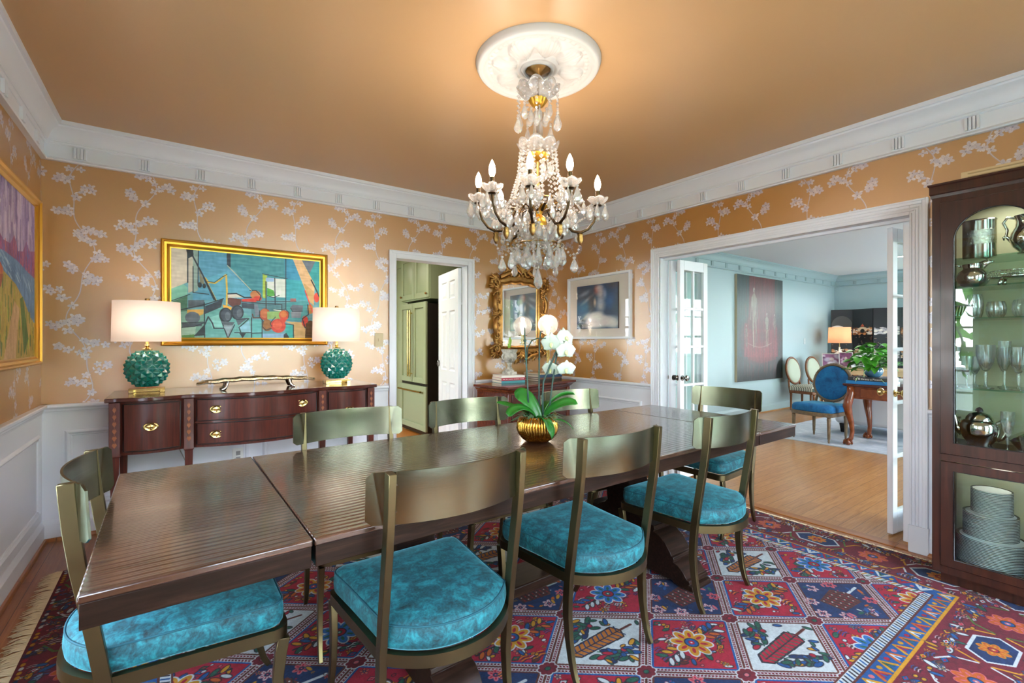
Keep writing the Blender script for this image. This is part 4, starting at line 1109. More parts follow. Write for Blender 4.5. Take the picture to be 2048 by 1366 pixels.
def landscape():
    W, H = 1.32, 1.0                                # along y, facing +x
    w, h = W-.09, H-.09
    cv = Cv(w, h, 460, '#8f7fa8')                   # u = 0 at the right end (far), grows towards the camera
    rnd = random.Random(8)
    for k in range(150):
        u = rnd.uniform(0, w); v0 = rnd.uniform(.58, .9)*h
        cv.line([(u, v0), (u+rnd.uniform(-.02, .02), v0+rnd.uniform(.1, .3))], rnd.uniform(.012, .04), rnd.choice(['#a592bd', '#b9a9c6', '#8f76a8', '#cfc3d2', '#7d6aa0', '#c7b6cc']), .7)
    M1 = [(0, .70), (.10, .68), (.16, .73), (.22, .655), (.30, .64), (.36, .72), (.42, .66), (.52, .66), (.66, .74), (.8, .66), (1, .72)]
    cv.poly([(a*w, b*h) for a, b in M1]+[(w, .42*h), (0, .42*h)], '#8a4a7c')
    for k in range(170):
        u = rnd.uniform(0, 1); top = np.interp(u, [a for a, b in M1], [b for a, b in M1]); v = rnd.uniform(.46, top-.06)
        cv.line([(u*w, v*h), (u*w, (v+.07)*h)], rnd.uniform(.008, .02), rnd.choice(['#a8407c', '#6a55a8', '#b5607a', '#5a63a8', '#8a3a6a', '#c06a72']), .75)
    RV = [(0, .52), (.15, .545), (.3, .58), (.5, .60), (.75, .6), (1, .62)]
    cv.poly([(a*w, b*h) for a, b in RV]+[(w, .5*h), (.55*w, .5*h), (.34*w, .42*h), (.2*w, .33*h), (.08*w, .25*h), (0, .22*h)], '#5f86b0')
    for k in range(70):
        t = rnd.random(); u = .02+.9*t; v = np.interp(u, [0, .2, .5, 1], [.40, .46, .54, .57])+rnd.uniform(-.05, .04)
        cv.line([(u*w, v*h), ((u+.05)*w, (v+.05*(1-t))*h)], .010, rnd.choice(['#89abc8', '#b4cbd9', '#4a6f9c', '#7898b4']), .7)
    cv.poly([(0, .22*h), (.08*w, .25*h), (.2*w, .36*h), (.34*w, .44*h), (.55*w, .5*h), (w, .52*h), (w, 0), (0, 0)], '#b49a48')
    for k in range(240):
        u = rnd.uniform(0, 1); v = rnd.uniform(0, np.interp(u, [0, .2, .5, 1], [.16, .30, .42, .46]))
        cv.line([(u*w, v*h), (u*w+rnd.uniform(-.01, .01), (v+.06)*h)], rnd.uniform(.008, .02), rnd.choice(['#c2a83c', '#8a8a34', '#5a7a2c', '#b89a50', '#a8b43a', '#4a6a34', '#c4a070']), .75)
    cv.poly([(.28*w, .30*h), (.36*w, .34*h), (.52*w, .0), (.34*w, .0)], '#c79f74'); cv.poly([(.27*w, .36*h), (.22*w, .38*h), (.12*w, .12*h), (.2*w, .02*h)], '#4f6f30')
    cv.ell(.60*w, .50*h, .08, .035, '#b5533a'); cv.ell(.56*w, .49*h, .05, .025, '#c96a4c'); cv.poly([(.52*w, .47*h), (.62*w, .46*h), (.60*w, .38*h), (.55*w, .40*h)], '#a4503a')
    cv.noise(.14, .02, .05, 3); cv.noise(.08, .005, .008, 4)
    t = thing('framed_painting', 'gold-framed landscape with purple mountains on the left wall', 'painting', (XL+.001, 4.022, 1.155), R(90))
    frame_mesh(-W, 0, 0, H, [(0, 0), (0, .034), (.006, .040), (.014, .040), (.022, .030), (.036, .026), (.044, .018), (.050, .016), (.050, .004)]).build('frame', M_gold, t, smooth=25)
    m = MB(); m.box(-W+.045, -.045, -.012, -.004, .045, H-.045); m.build('canvas', art('landscape_canvas', cv, '-X', .045, w, 'Z', .045, h, .55, .3), t)
landscape()

def shadowbox():
    y0, y1, z0, z1 = 3.083, 4.0, 1.318, 2.005
    W, H = y1-y0, z1-z0; w, h = .60, .475
    cv = Cv(w, h, 560, '#1d3d63')
    rnd = random.Random(4)
    def e(c, u, v, a, b, ang=0, al=.8, s=.8): cv.ell(u*w, v*h, a*w, b*h, c, ang, al, s)
    e('#12243a', .15, .8, .35, .25); e('#2a6f96', .18, .5, .3, .22); e('#1d5a86', .12, .4, .2, .15); e('#8d93a8', .2, .82, .24, .08, .3); e('#a8a9b6', .28, .68, .25, .06, .5, .7); e('#3b2c34', .38, .62, .12, .4, 0, .7); e('#143a68', .82, .75, .3, .4); e('#2a5f9c', .8, .6, .16, .22); e('#38283a', .88, .95, .2, .12)
    e('#b5493f', .50, .88, .10, .16); e('#d4c3c4', .60, .80, .14, .24); e('#c9b8bc', .56, .92, .12, .1); e('#8fa0c4', .70, .76, .07, .16); e('#cfc8cf', .60, .52, .15, .22); e('#98a4c4', .60, .60, .10, .1); e('#e6c3ac', .46, .6, .05, .14)
    for k in range(26):
        u = rnd.uniform(.28, .95); e(rnd.choice(['#d8d2d2', '#cdbfc4', '#dfdcd8', '#b9aab8']), u, rnd.uniform(.08, .36-.2*abs(u-.6)), .20, .12, 0, .6)
    e('#cfc6c8', .18, .22, .3, .06, .7, .6); e('#141b26', .2, .08, .2, .07); e('#1c2836', .12, .2, .1, .04)
    for k in range(14): cv.ell(rnd.uniform(.0, .35)*w, rnd.uniform(.03, .3)*h, .003, .003, '#e6ecf0')
    cv.noise(.05, .03, .01, 2)
    t = thing('framed_print', 'white shadowbox-framed misty blue figure print right of the corner', 'picture', (XR-.001, y0, z0), R(-90))
    # local x runs -y in the room after the -90 degree turn
    frame_mesh(-W, 0, 0, H, [(0, 0), (0, .034), (.022, .034), (.024, .020), (.026, .010)]).build('frame', M_white, t, smooth=25)
    m = MB(); m.box(-W+.02, -.02, -.008, -.002, .02, H-.02); m.build('mat_board', P('mat_board', '#dcd3cb', .7), t)
    cx = -W/2-.01; m = MB(); m.box(cx-w/2, cx+w/2, -.022, -.008, H*.505-h/2, H*.505+h/2)
    m.build('print', art('misty_print', cv, 'X', cx-w/2, w, 'Z', H*.505-h/2, h, .3), t)
    m = MB(); m.box(cx+w/2+.0005, cx+w/2+.004, -.022, -.008, H*.505-h/2, H*.505+h/2); m.build('print_edge', P('print_edge', '#3a2c2a', .5), t)
    m = MB(); m.box(-W+.02, -.02, -.030, -.029, .02, H-.02); m.build('glass', pane('picture_glass', (.98, .98, .98), .06), t)
shadowbox()

# ---------------------------------------------------------------- wall plates
def wall_plate(name, label, cat, loc, rz, kind):
    t = thing(name, label, cat, loc, rz)
    m = MB(); m.box(-.040, .040, -.006, 0, -.062, .062); m.build('cover_plate', P(name+'_plate', '#c9b58a' if kind else '#e4e4e2', .35), t, bevel=.002)
    if kind:
        m = MB(); m.box(-.006, .006, -.014, -.006, -.012, .012); m.build('toggle', P('toggle_ivory', '#d4c298', .4), t, bevel=.001)
    else:
        for z in (.022, -.022): m = MB(); m.box(-.015, .015, -.008, -.006, z-.016, z+.016); m.build('socket', P('socket_grey', '#8f8f8f', .4), t, bevel=.002)
wall_plate('light_switch', 'gold-toned light switch plate left of the kitchen doorway', 'light switch', (1.526, YB-.0005, 1.305), 0, 1)
wall_plate('wall_socket', 'electrical socket low on the white panelling below the sideboard drawers', 'socket', (.40, YB-.005, .40), 0, 0)
# ---------------------------------------------------------------- corner chest, turned slightly out of the wall
def chest():
    rz = R(12.3)
    t = thing('chest_of_drawers', 'reddish chest of drawers set at an angle in the corner below the gilt mirror', 'chest', (2.48, 3.505, 0), rz)
    W, D = 1.10, .46
    m = MB(); m.loft([[(x0, y0, z), (x1, y0, z), (x1, y1, z), (x0, y1, z)] for x0, x1, y0, y1, z in
        ((.05, W-.05, .05, D, .800), (.044, W-.044, .044, D, .812), (.036, W-.036, .036, D, .818), (.022, W-.022, .022, D, .836), (.010, W-.010, .010, D, .844), (0, W, 0, D, .850), (0, W, 0, D, .868), (.003, W-.003, .003, D, .870))])
    m.build('top', M_chest, t)
    m = MB(); m.box(.05, W-.05, .062, D, .10, .800); m.build('case', M_chest, t)
    m = MB(); m.box(.05, .10, .045, .062, .10, .80).box(W-.10, W-.05, .045, .062, .10, .80); m.build('corner_stile', M_chest, t, bevel=.006)
    for z0, z1 in ((.63, .785), (.46, .615), (.29, .445), (.125, .275)):
        m = MB(); m.box(.115, W-.115, .050, .064, z0, z1); d = m.build('drawer', M_mahog_h, t, bevel=.004)
        for x in (.34, W-.34):
            m = MB(); m.lathe([(.0001, .012), (.020, .012), (.022, .006), (.012, 0)], 16, M=TR(x, .042, (z0+z1)/2, 0, R(90))); m.tube([(x-.035+.07*k/8, .030, (z0+z1)/2-.02*math.sin(PI*k/8)) for k in range(9)], .003, 6)
            m.build('handle', M_brassd, d, smooth=50)
    for x in (.05, W-.17):
        for y in (.05, D-.12):
            m = MB(); m.prism([(x, y), (x+.12, y), (x+.12, y+.10), (x, y+.10)], .0115, .10); m.build('bracket_foot', M_chest, t, bevel=.006)
chest()
CZ = .870
def book(loc, rz, size, spine, cover, label, group=None, band=None, text=None, tsize=.02, name='book'):
    w, d, h = size
    t = thing(name, label, 'book', loc, rz, group)
    m = MB(); m.box(-w/2+.003, w/2-.003, -d/2+.004, d/2-.004, .003, h-.003); m.build('pages', M_paper, t)
    m = MB(); m.box(-w/2, w/2, -d/2, d/2, 0, .003).box(-w/2, w/2, -d/2, d/2, h-.003, h).box(-w/2, w/2, -d/2, -d/2+.004, .003, h-.003); m.build('cover', cover, t, bevel=.0008, bseg=1)
    if band:
        m = MB(); x = -w/2+.016; rnd = random.Random(h*1e4)
        while x < w/2-.02:
            L = rnd.uniform(.005, .011); m.box(x, x+L, -d/2-.0006, -d/2, h*.40, h*(.56+.06*rnd.random())); x += L+rnd.choice([.004, .004, .012])
        m.build('lettering', band, t)
    if text:
        c = bpy.data.curves.new('spine_title', 'FONT'); c.body = text; c.size = tsize; c.align_x = 'CENTER'; c.align_y = 'CENTER'; c.extrude = .0004
        o = bpy.data.objects.new('spine_title', c); COL.objects.link(o); o.parent = t; o.location = (0, -d/2-.0008, h*.5); o.rotation_euler = (R(90), 0, 0)
        c.materials.append(P('title_ink', '#e8e6df', .5))
        me = bpy.data.meshes.new_from_object(o.evaluated_get(bpy.context.evaluated_depsgraph_get()))
        q = bpy.data.objects.new('spine_title', me); COL.objects.link(q); q.parent = t; q.location = o.location; q.rotation_euler = o.rotation_euler
        bpy.data.objects.remove(o); q.name = 'spine_title'
    return t
B_white, B_red, B_teal, B_navy, B_tan, B_brown, B_dark = [P('book_cloth_%d' % i, c, .45) for i, c in enumerate(('#e6e2dc', '#a51d3a', '#3a8a94', '#173f66', '#c9ab86', '#6d4a3c', '#2b2622'))]
bx, by, brz = 2.795, 3.945, R(-9)
book((bx, by, CZ), brz, (.268, .235, .026), None, B_teal, 'teal-spined book at the bottom of the stack under the stone urn', 'books on the corner chest')
book((bx, by, CZ+.026), brz, (.270, .240, .028), None, B_red, 'crimson book with white spine lettering in the middle of the stack under the urn', 'books on the corner chest', band=B_white)
book((bx, by, CZ+.054), brz, (.262, .230, .024), None, B_white, 'white book on top of the stack under the stone urn', 'books on the corner chest')
bx2, by2 = 3.235, 3.930
book((bx2, by2, CZ), R(2), (.335, .26, .022), None, B_dark, 'dark brown book at the bottom of the stack under the globe lamp', 'books on the corner chest')
book((bx2, by2, CZ+.022), R(2), (.330, .26, .018), None, B_brown, 'brown-covered book second from the bottom of the stack under the globe lamp', 'books on the corner chest')
book((bx2+.01, by2, CZ+.040), R(1), (.330, .255, .030), None, B_navy, 'navy blue book in the stack under the globe lamp', 'books on the corner chest')
book((bx2-.01, by2+.01, CZ+.070), R(3), (.30, .24, .016), None, B_tan, 'tan book on top of the stack under the globe lamp', 'books on the corner chest')

def urn():
    t = thing('stone_urn', 'weathered grey stone urn on the left book stack of the corner chest', 'urn', (2.815, 3.955, CZ+.078))
    m = MB(); m.box(-.055, .055, -.055, .055, 0, .030).lathe([(.0001, .030), (.050, .030), (.050, .042), (.038, .052), (.024, .072), (.020, .095), (.026, .108), (.030, .114), (.026, .120), (.050, .135), (.068, .160), (.074, .190), (.070, .215), (.073, .230), (.084, .244), (.086, .258), (.080, .262), (.072, .258), (.064, .235), (.0001, .232)], 32, mod=lambda a, r, z: 1+.03*math.cos(12*a)*(.12 < z < .20))
    m.build('body', M_stone, t, smooth=50)
    m = MB()
    for s in (-1, 1): m.tube([(s*.066, 0, .150), (s*.088, 0, .165), (s*.094, 0, .190), (s*.080, 0, .212)], [.008, .007, .007, .009], 8)
    m.build('mask_handle', M_stone, t, smooth=180)
    m = MB(); m.lathe([(.0001, .233), (.064, .234)], 24); m.build('soil', M_moss, t)
urn()
def sprout():
    t = thing('hyacinth_sprout', 'short green bulb sprout growing from the stone urn', 'plant', (2.815, 3.955, CZ+.078+.232))
    m = MB(); m.lathe([(.0001, 0), (.024, .004), (.028, .018), (.016, .036), (.010, .044)], 14); m.build('bulb', P('bulb_skin', '#8a5a3a', .7), t, smooth=60)
    for (dx, dy, h, r) in ((0, 0, .155, .015), (.012, .004, .13, .010), (-.014, .002, .085, .010)):
        m = MB(); m.tube([(dx*.4, dy, .03), (dx*.8, dy, .07), (dx*1.4+.006, dy, h*.85), (dx*1.6+.010, dy, h)], [r*.8, r, r*.95, r*.35], 8, flat=.6); m.build('leaf', leafm('sprout_green', '#7fb53a', '#a9d05a', .4), t, smooth=180)
sprout()
def globe_lamp():
    t = thing('globe_lamp', 'brass lamp with a clear crackled glass globe on the right book stack by the mirror', 'lamp', (3.345, 3.965, CZ+.086))
    m = MB(); m.box(-.05, .05, -.05, .05, 0, .022).box(-.040, .040, -.040, .040, .022, .032); m.build('base', P('marble_white', '#ddd8d0', .3), t, bevel=.002)
    m = MB()
    for dx in (-.012, .012): m.tube([(dx, 0, .03), (dx, 0, .40)], .0045, 8)
    m.box(-.024, .024, -.012, .012, .032, .05).box(-.04, .04, -.006, .006, .30, .306); m.lathe([(.0001, .400), (.052, .400), (.056, .408), (.030, .414), (.018, .425), (.0001, .425)], 24); m.build('stem', M_brass, t, smooth=40)
    m = MB(); m.sphere((0, 0, .520), .111, 28, 18)
    cr = NT('crackled_glass'); g = cr.n('ShaderNodeBsdfGlass', Roughness=.02, IOR=1.25); tr = cr.n('ShaderNodeBsdfTransparent'); gl = cr.n('ShaderNodeBsdfGlossy', Roughness=.1)
    n = cr.n('ShaderNodeTexVoronoi', _feature='DISTANCE_TO_EDGE', Scale=70); cr.l(cr.obj(), n.inputs['Vector'])
    b = cr.bump(n.outputs['Distance'], .6, .003); cr.l(b, g.inputs['Normal']); cr.l(b, gl.inputs['Normal'])
    mx = cr.n('ShaderNodeMixShader'); mx.inputs[0].default_value = .45; cr.l(g.outputs[0], mx.inputs[1]); cr.l(tr.outputs[0], mx.inputs[2])
    td = cr.n('ShaderNodeBsdfTranslucent'); mt = cr.n('ShaderNodeMixShader'); mt.inputs[0].default_value = .14; cr.l(mx.outputs[0], mt.inputs[1]); cr.l(td.outputs[0], mt.inputs[2])
    m2 = cr.n('ShaderNodeMixShader'); m2.inputs[0].default_value = .18; cr.l(mt.outputs[0], m2.inputs[1]); cr.l(gl.outputs[0], m2.inputs[2]); cr.l(m2.outputs[0], cr.out.inputs[0])
    m.build('globe', cr.m, t, smooth=180)
    m = MB(); m.lathe([(.0001, .43), (.012, .432), (.012, .47), (.020, .495), (.023, .515), (.016, .537), (.0001, .545)], 14); m.build('bulb', M_bulb, t, smooth=180)
globe_lamp()

# ---------------------------------------------------------------- carved gilt mirror
def mirror():
    cx, zc = 3.13, 1.58
    t = thing('wall_mirror', 'carved rococo gilt mirror hanging over the corner chest', 'mirror', (cx, YB-.001, zc))
    m = MB(); hw, z0, z1 = .255, -.345, .335
    # mirror plate with a softly arched top
    pts = [(-hw, z0), (hw, z0), (hw, z1-.05)]+[(hw*math.cos(a), z1-.05+.06*math.sin(a)**.7) for a in np.linspace(.15, PI-.15, 15)]+[(-hw, z1-.05)]
    m.add([(x, -.022, z) for x, z in pts]+[(x, -.006, z) for x, z in pts], [tuple(range(len(pts)))]+[(i, (i+1) % len(pts), (i+1) % len(pts)+len(pts), i+len(pts)) for i in range(len(pts))])
    m.build('glass', M_mirror, t)
    f = MB(); rnd = random.Random(2)
    # inner scalloped moulding and stepped ground
    out = [(-hw, z0), (hw, z0), (hw, z1-.03)]
    def ring(k, dz=0): return None
    ip = [(-hw+.0, z0)]+[(-hw+2*hw*i/12, z0-.006*abs(math.sin(i*PI/3))) for i in range(1, 12)]+[(hw, z0)]+[(hw, z0+(z1-z0)*i/12) for i in range(1, 12)]+[(hw-2*hw*i/16, z1+.030*math.sin(PI*i/16)-.014*abs(math.sin(i*PI/4))) for i in range(17)]+[(-hw, z1-(z1-z0)*i/12) for i in range(1, 12)]
    n = len(ip); rings = []
    for (x, z) in ip:
        d = V((x, 0, z*.75)); d.normalize()
        rings.append([V((x, 0, z))+d*a+V((0, -b, 0)) for a, b in ((-.012, .018), (-.012, .040), (.000, .052), (.014, .050), (.022, .034), (.034, .030), (.060, .044), (.085, .034), (.098, .010), (.06, .002))])
    rings.append(rings[0]); f.loft(rings, False)
    def scroll(x, z, r, a0, turns, s, rad=.016, y=-.04):
        p = []; q = []
        for k in range(26):
            u = k/25; a = a0+s*turns*2*PI*u; rr = r*(1-.78*u); p.append((x+rr*math.cos(a), y-.018*u, z+rr*math.sin(a))); q.append(rad*(1-.5*u))
        f.tube(p, q, 7)
    def leafc(x, z, L, a, w=.02, y=-.038):
        for k in range(5):
            b = a+(k-2)*.30; l = L*(1-.16*abs(k-2))
            f.tube([(x, y, z), (x+l*.55*math.cos(b), y-.026, z+l*.55*math.sin(b)), (x+l*math.cos(b+.15*(k-2)), y-.010, z+l*math.sin(b+.15*(k-2)))], [w*.5, w*.72, w*.18], 6)
    for s in (-1, 1):
        def X(v): return s*v
        # side C-scrolls
        for (zz, r, up) in ((.12, .115, 1), (-.13, .105, -1)):
            pts = [(X(.300+.055*math.cos(a)), -.045-.012*math.cos(a*2), zz+r*math.sin(a)) for a in np.linspace(-1.45, 1.45, 18)]
            f.tube(pts, [.010+.012*math.sin(PI*k/17) for k in range(18)], 7)
            pts = [(X(.318+.030*math.cos(a)), -.052, zz+r*.62*math.sin(a)) for a in np.linspace(-1.3, 1.3, 14)]
            f.tube(pts, .008, 6)
            scroll(X(.312), zz+r*.92, .034, 0 if s > 0 else PI, 1.2, s, .011); scroll(X(.312), zz-r*.92, .034, 0 if s > 0 else PI, 1.2, -s, .011)
            for k in range(7): f.sphere((X(.322), -.048, zz+r*(k-3)*.16), .010, 8, 6)
        for (zz, a) in ((.265, PI/2-.4*s), (.0, PI if s < 0 else 0), (-.28, -PI/2-.3*s), (-.02, PI/2)): leafc(X(.300), zz, .085, a)
        # corners
        scroll(X(.33), .345, .065, PI/2, 1.4, -s, .018); leafc(X(.34), .36, .10, PI/2+.6*(-s)); leafc(X(.30), .40, .09, 0 if s > 0 else PI); leafc(X(.36), .30, .07, .3 if s > 0 else PI-.3)
        scroll(X(.33), -.375, .065, -PI/2, 1.4, s, .018); leafc(X(.34), -.40, .09, -PI/2+.5*s); leafc(X(.29), -.43, .09, PI if s > 0 else 0); leafc(X(.37), -.35, .06, -.3 if s > 0 else PI+.3)
        # crest and foot sweeps
        f.tube([(X(.28), -.045, .41), (X(.20), -.06, .45), (X(.12), -.06, .47), (X(.07), -.055, .52), (X(.075), -.05, .58), (X(.045), -.05, .625)], [.020, .024, .022, .020, .016, .010], 8)
        scroll(X(.10), .475, .055, PI*.5, 1.3, s, .016); leafc(X(.17), .45, .10, PI/2+.5*s*-1); leafc(X(.06), .55, .11, PI/2-.45*s); leafc(X(.22), .43, .08, PI/2)
        f.tube([(X(.28), -.045, -.41), (X(.21), -.06, -.44), (X(.13), -.06, -.455), (X(.05), -.055, -.50)], [.018, .022, .020, .010], 8)
        scroll(X(.12), -.455, .045, -PI*.5, 1.3, -s, .014); leafc(X(.18), -.44, .08, -PI/2-.3*s); leafc(X(.05), -.475, .08, -PI/2+.6*s)
    for k in range(9):
        a = PI/2+(k-4)*.28; f.tube([(0, -.05, .47), (.10*math.cos(a), -.085, .47+.10*math.sin(a)), (.19*math.cos(a), -.06, .47+.20*math.sin(a))], [.008, .017, .005], 6)
    for k in range(7):
        a = -PI/2+(k-3)*.32; f.tube([(0, -.05, -.41), (.05*math.cos(a), -.085, -.41+.05*math.sin(a)), (.10*math.cos(a), -.06, -.41+.10*math.sin(a))], [.007, .014, .004], 6)
    for k in range(120):
        side = rnd.choice('LRTB')
        if side in 'LR': x = (-1 if side == 'L' else 1)*rnd.uniform(.275, .37); z = rnd.uniform(-.42, .42)
        else: x = rnd.uniform(-.33, .33); z = rnd.uniform(.39, .47) if side == 'T' else rnd.uniform(-.47, -.39)
        f.sphere((x, -.04, z), rnd.uniform(.007, .015), 7, 5, 1, .9, rnd.uniform(.8, 1.6))
    gm = NT('aged_gilding'); nn = gm.noise(gm.obj(), 26, 4)
    gm.pr(gm.mix(nn, lin('#6b431d'), lin('#c99a58')), .38, .85, Normal=gm.bump(nn, .3, .004))
    f.build('frame', gm.m, t, smooth=60)
mirror()

# ---------------------------------------------------------------- gold bowl and orchid on the table
OX, OY, OZ = 1.530, 1.898, .775
def bowl():
    t = thing('gold_bowl', 'round ribbed gold bowl holding the orchid at the middle of the table', 'bowl', (OX, OY, OZ))
    nr = 44
    prof = [(.0001, 0), (.048, 0), (.058, .003), (.078, .018), (.098, .044), (.107, .074), (.104, .102), (.094, .124), (.085, .133), (.079, .135), (.077, .130), (.087, .11), (.092, .08)]
    m = MB(); m.lathe(prof, nr*4, mod=lambda a, r, z: 1+(.060*abs(math.cos(nr*a/2))**.7-.03 if .004 < z < .132 and r > .075 else 0)); m.build('body', M_brass if False else P('ribbed_gold', '#b98a3e', .2, 1), t, smooth=70)
    m = MB(); m.lathe([(.0001, .112), (.04, .118), (.082, .112)], 24); m.build('soil', M_moss, t, smooth=60)
bowl()
CR, CF = V((.8115, -.5844, 0)), V((.5844, .8115, 0))
def orchid():
    t = thing('orchid', 'white-flowered moth orchid with broad green leaves in the gold bowl', 'orchid', (OX, OY, OZ+.10))
    def L(r, f, z): return CR*r*.97+CF*f*.97+V((0, 0, 1.3+(z-1.3)*.972-OZ-.10))
    def leaf(pts, w, twist=0, name='leaf', mat=M_leaf):
        P3 = [L(*p) for p in pts]; n = 16; m = MB(); rows = []
        def bez(u):
            q = [p.copy() for p in P3]
            while len(q) > 1: q = [q[i].lerp(q[i+1], u) for i in range(len(q)-1)]
            return q[0]
        for i in range(n+1):
            u = i/n; p = bez(u); tg = (bez(min(1, u+.02))-bez(max(0, u-.02))).normalized()
            sd = tg.cross(V((0, 0, 1))); sd = sd.normalized() if sd.length > 1e-4 else CR.copy()
            nn = sd.cross(tg); sd = sd*math.cos(twist)+nn*math.sin(twist); nn = sd.cross(tg)
            ww = w*max(.02, (.30+.70*math.sin(PI*min(1, u*.62+.10)) if u < .9 else 1)*math.sqrt(max(0.0004, 1-max(0, (u-.72)/.28)**2)))
            rows.append([p-sd*ww+nn*ww*.32, p-sd*ww*.5+nn*ww*.08, p, p+sd*ww*.5+nn*ww*.08, p+sd*ww+nn*ww*.32])
        m.loft(rows, False, False); return m.build(name, mat, t, smooth=180, fix=False, solid=.0025)
    leaf([(.01, 0, .875), (-.03, .02, .98), (-.09, .04, 1.03), (-.118, .05, .99)], .040, .9)
    leaf([(.0, -.01, .875), (-.06, -.03, .97), (-.13, -.06, .95), (-.155, -.08, .905)], .034, .35)
    leaf([(-.01, .0, .875), (-.10, .02, .95), (-.17, .03, .945), (-.222, .04, .965)], .026, .2)
    leaf([(.02, .01, .875), (.06, .04, .97), (.13, .05, 1.02), (.208, .05, 1.005)], .026, .5)
    leaf([(.02, 0, .875), (.07, -.02, .94), (.14, -.03, .99), (.212, -.03, .965)], .032, -.55)
    leaf([(.0, -.02, .875), (.03, -.08, .93), (.055, -.13, .87), (.066, -.135, .80)], .030, .25)
    leaf([(.05, -.02, .87), (.10, -.05, .90), (.15, -.06, .88), (.185, -.06, .835)], .010, 0)
    leaf([(.01, .05, .875), (.05, .10, .95), (.09, .15, .97), (.13, .19, .93)], .03, 0)
    def stem(pts, r=.0042, mat=M_stem, knots=()):
        m = MB(); P3 = [L(*p) for p in pts]; m.tube(P3, [r]*(len(P3)-1)+[r*.7], 7)
        for k in knots: m.sphere(P3[k], r*1.9, 8, 6)
        return m.build('flower_stem', mat, t, smooth=180)
    stem([(-.045, .02, .87), (-.052, .02, 1.05), (-.060, .02, 1.20), (-.067, .02, 1.30), (-.069, .02, 1.372)], .0045, knots=(2, 3))
    stem([(.010, .03, .87), (.010, .03, 1.05), (.011, .03, 1.20), (.013, .03, 1.30), (.018, .03, 1.345), (.03, .03, 1.352)], .004, knots=(2,))
    stem([(-.058, .02, 1.18), (-.052, .02, 1.26), (-.030, .01, 1.30), (.0, 0, 1.312), (.045, -.01, 1.312)], .003)
    stem([(.03, 0, .87), (.027, 0, 1.0), (.032, 0, 1.08), (.065, 0, 1.16), (.10, 0, 1.24), (.112, 0, 1.30)], .005)
    stem([(.06, .01, .87), (.072, .01, 1.0), (.085, .01, 1.10), (.100, .01, 1.20), (.116, .01, 1.285)], .0045, knots=(2,))
    stem([(.098, .0, 1.18), (.115, -.02, 1.165), (.145, -.03, 1.15)], .0022); stem([(.11, 0, 1.28), (.13, -.02, 1.30), (.15, -.02, 1.29)], .0022)
    def flower(r, f, z, s, yaw, pitch):
        M = Matrix.Translation(L(r, f, z)) @ Matrix(((CR.x, CF.x, 0), (CR.y, CF.y, 0), (0, 0, 1))).to_4x4() @ Euler((pitch, 0, yaw)).to_matrix().to_4x4()
        fo = None
        m = MB()
        for a, w, l in ((PI/2, .40, 1.0), (PI/2+2.2, .40, .95), (PI/2-2.2, .40, .95), (.15, .72, 1.02), (PI-.15, .72, 1.02)):
            def pt(u, v):
                rr = s*l*u; ww = s*w*math.sin(PI*min(1, u**.75*.93+.05))*(v*2-1)
                return (rr*math.cos(a)-ww*math.sin(a), -.18*s*u+.35*s*u*u*.6*(1)+abs(v*2-1)**2*.10*s*u-.02*s, rr*math.sin(a)+ww*math.cos(a))
            m.grid(pt, 7, 7, M)
        o = m.build('blossom', M_petal, t, smooth=180, fix=False, solid=.0012)
        m = MB(); m.sphere((0, -.16*s, -.10*s), .16*s, 8, 6, 1, 1, 1.2, M=M); m.tube([(0, -.1*s, -.1*s), (0, -.30*s, -.25*s), (0, -.22*s, -.42*s)], [.10*s, .13*s, .03*s], 7, M=M)
        m.build('lip', P('orchid_lip', '#d9dfa0', .5), o, smooth=180)
    flower(.075, -.01, 1.285, .058, R(-20), R(10)); flower(.150, .0, 1.315, .056, R(35), R(-15)); flower(.150, -.02, 1.245, .054, R(15), R(15))
    flower(.150, -.03, 1.150, .050, R(5), R(25)); flower(.072, .02, 1.145, .048, R(-25), R(20))
    m = MB(); rnd = random.Random(12)
    for k in range(150):
        a = rnd.uniform(0, 6.28); r0 = rnd.uniform(.0, .07); L1 = rnd.uniform(.03, .10); b = a+rnd.uniform(-.9, .9)
        p = V((r0*math.cos(a), r0*math.sin(a), .008)); q = p+V((L1*math.cos(b), L1*math.sin(b), rnd.uniform(-.02, .03)))
        m.tube([p, (p+q)/2+V((0, 0, rnd.uniform(.012, .03))), q], [.0016, .0016, .0006], 4)
    o = m.build('moss', M_moss, t, smooth=180, fix=False); o['kind'] = 'stuff'
orchid()
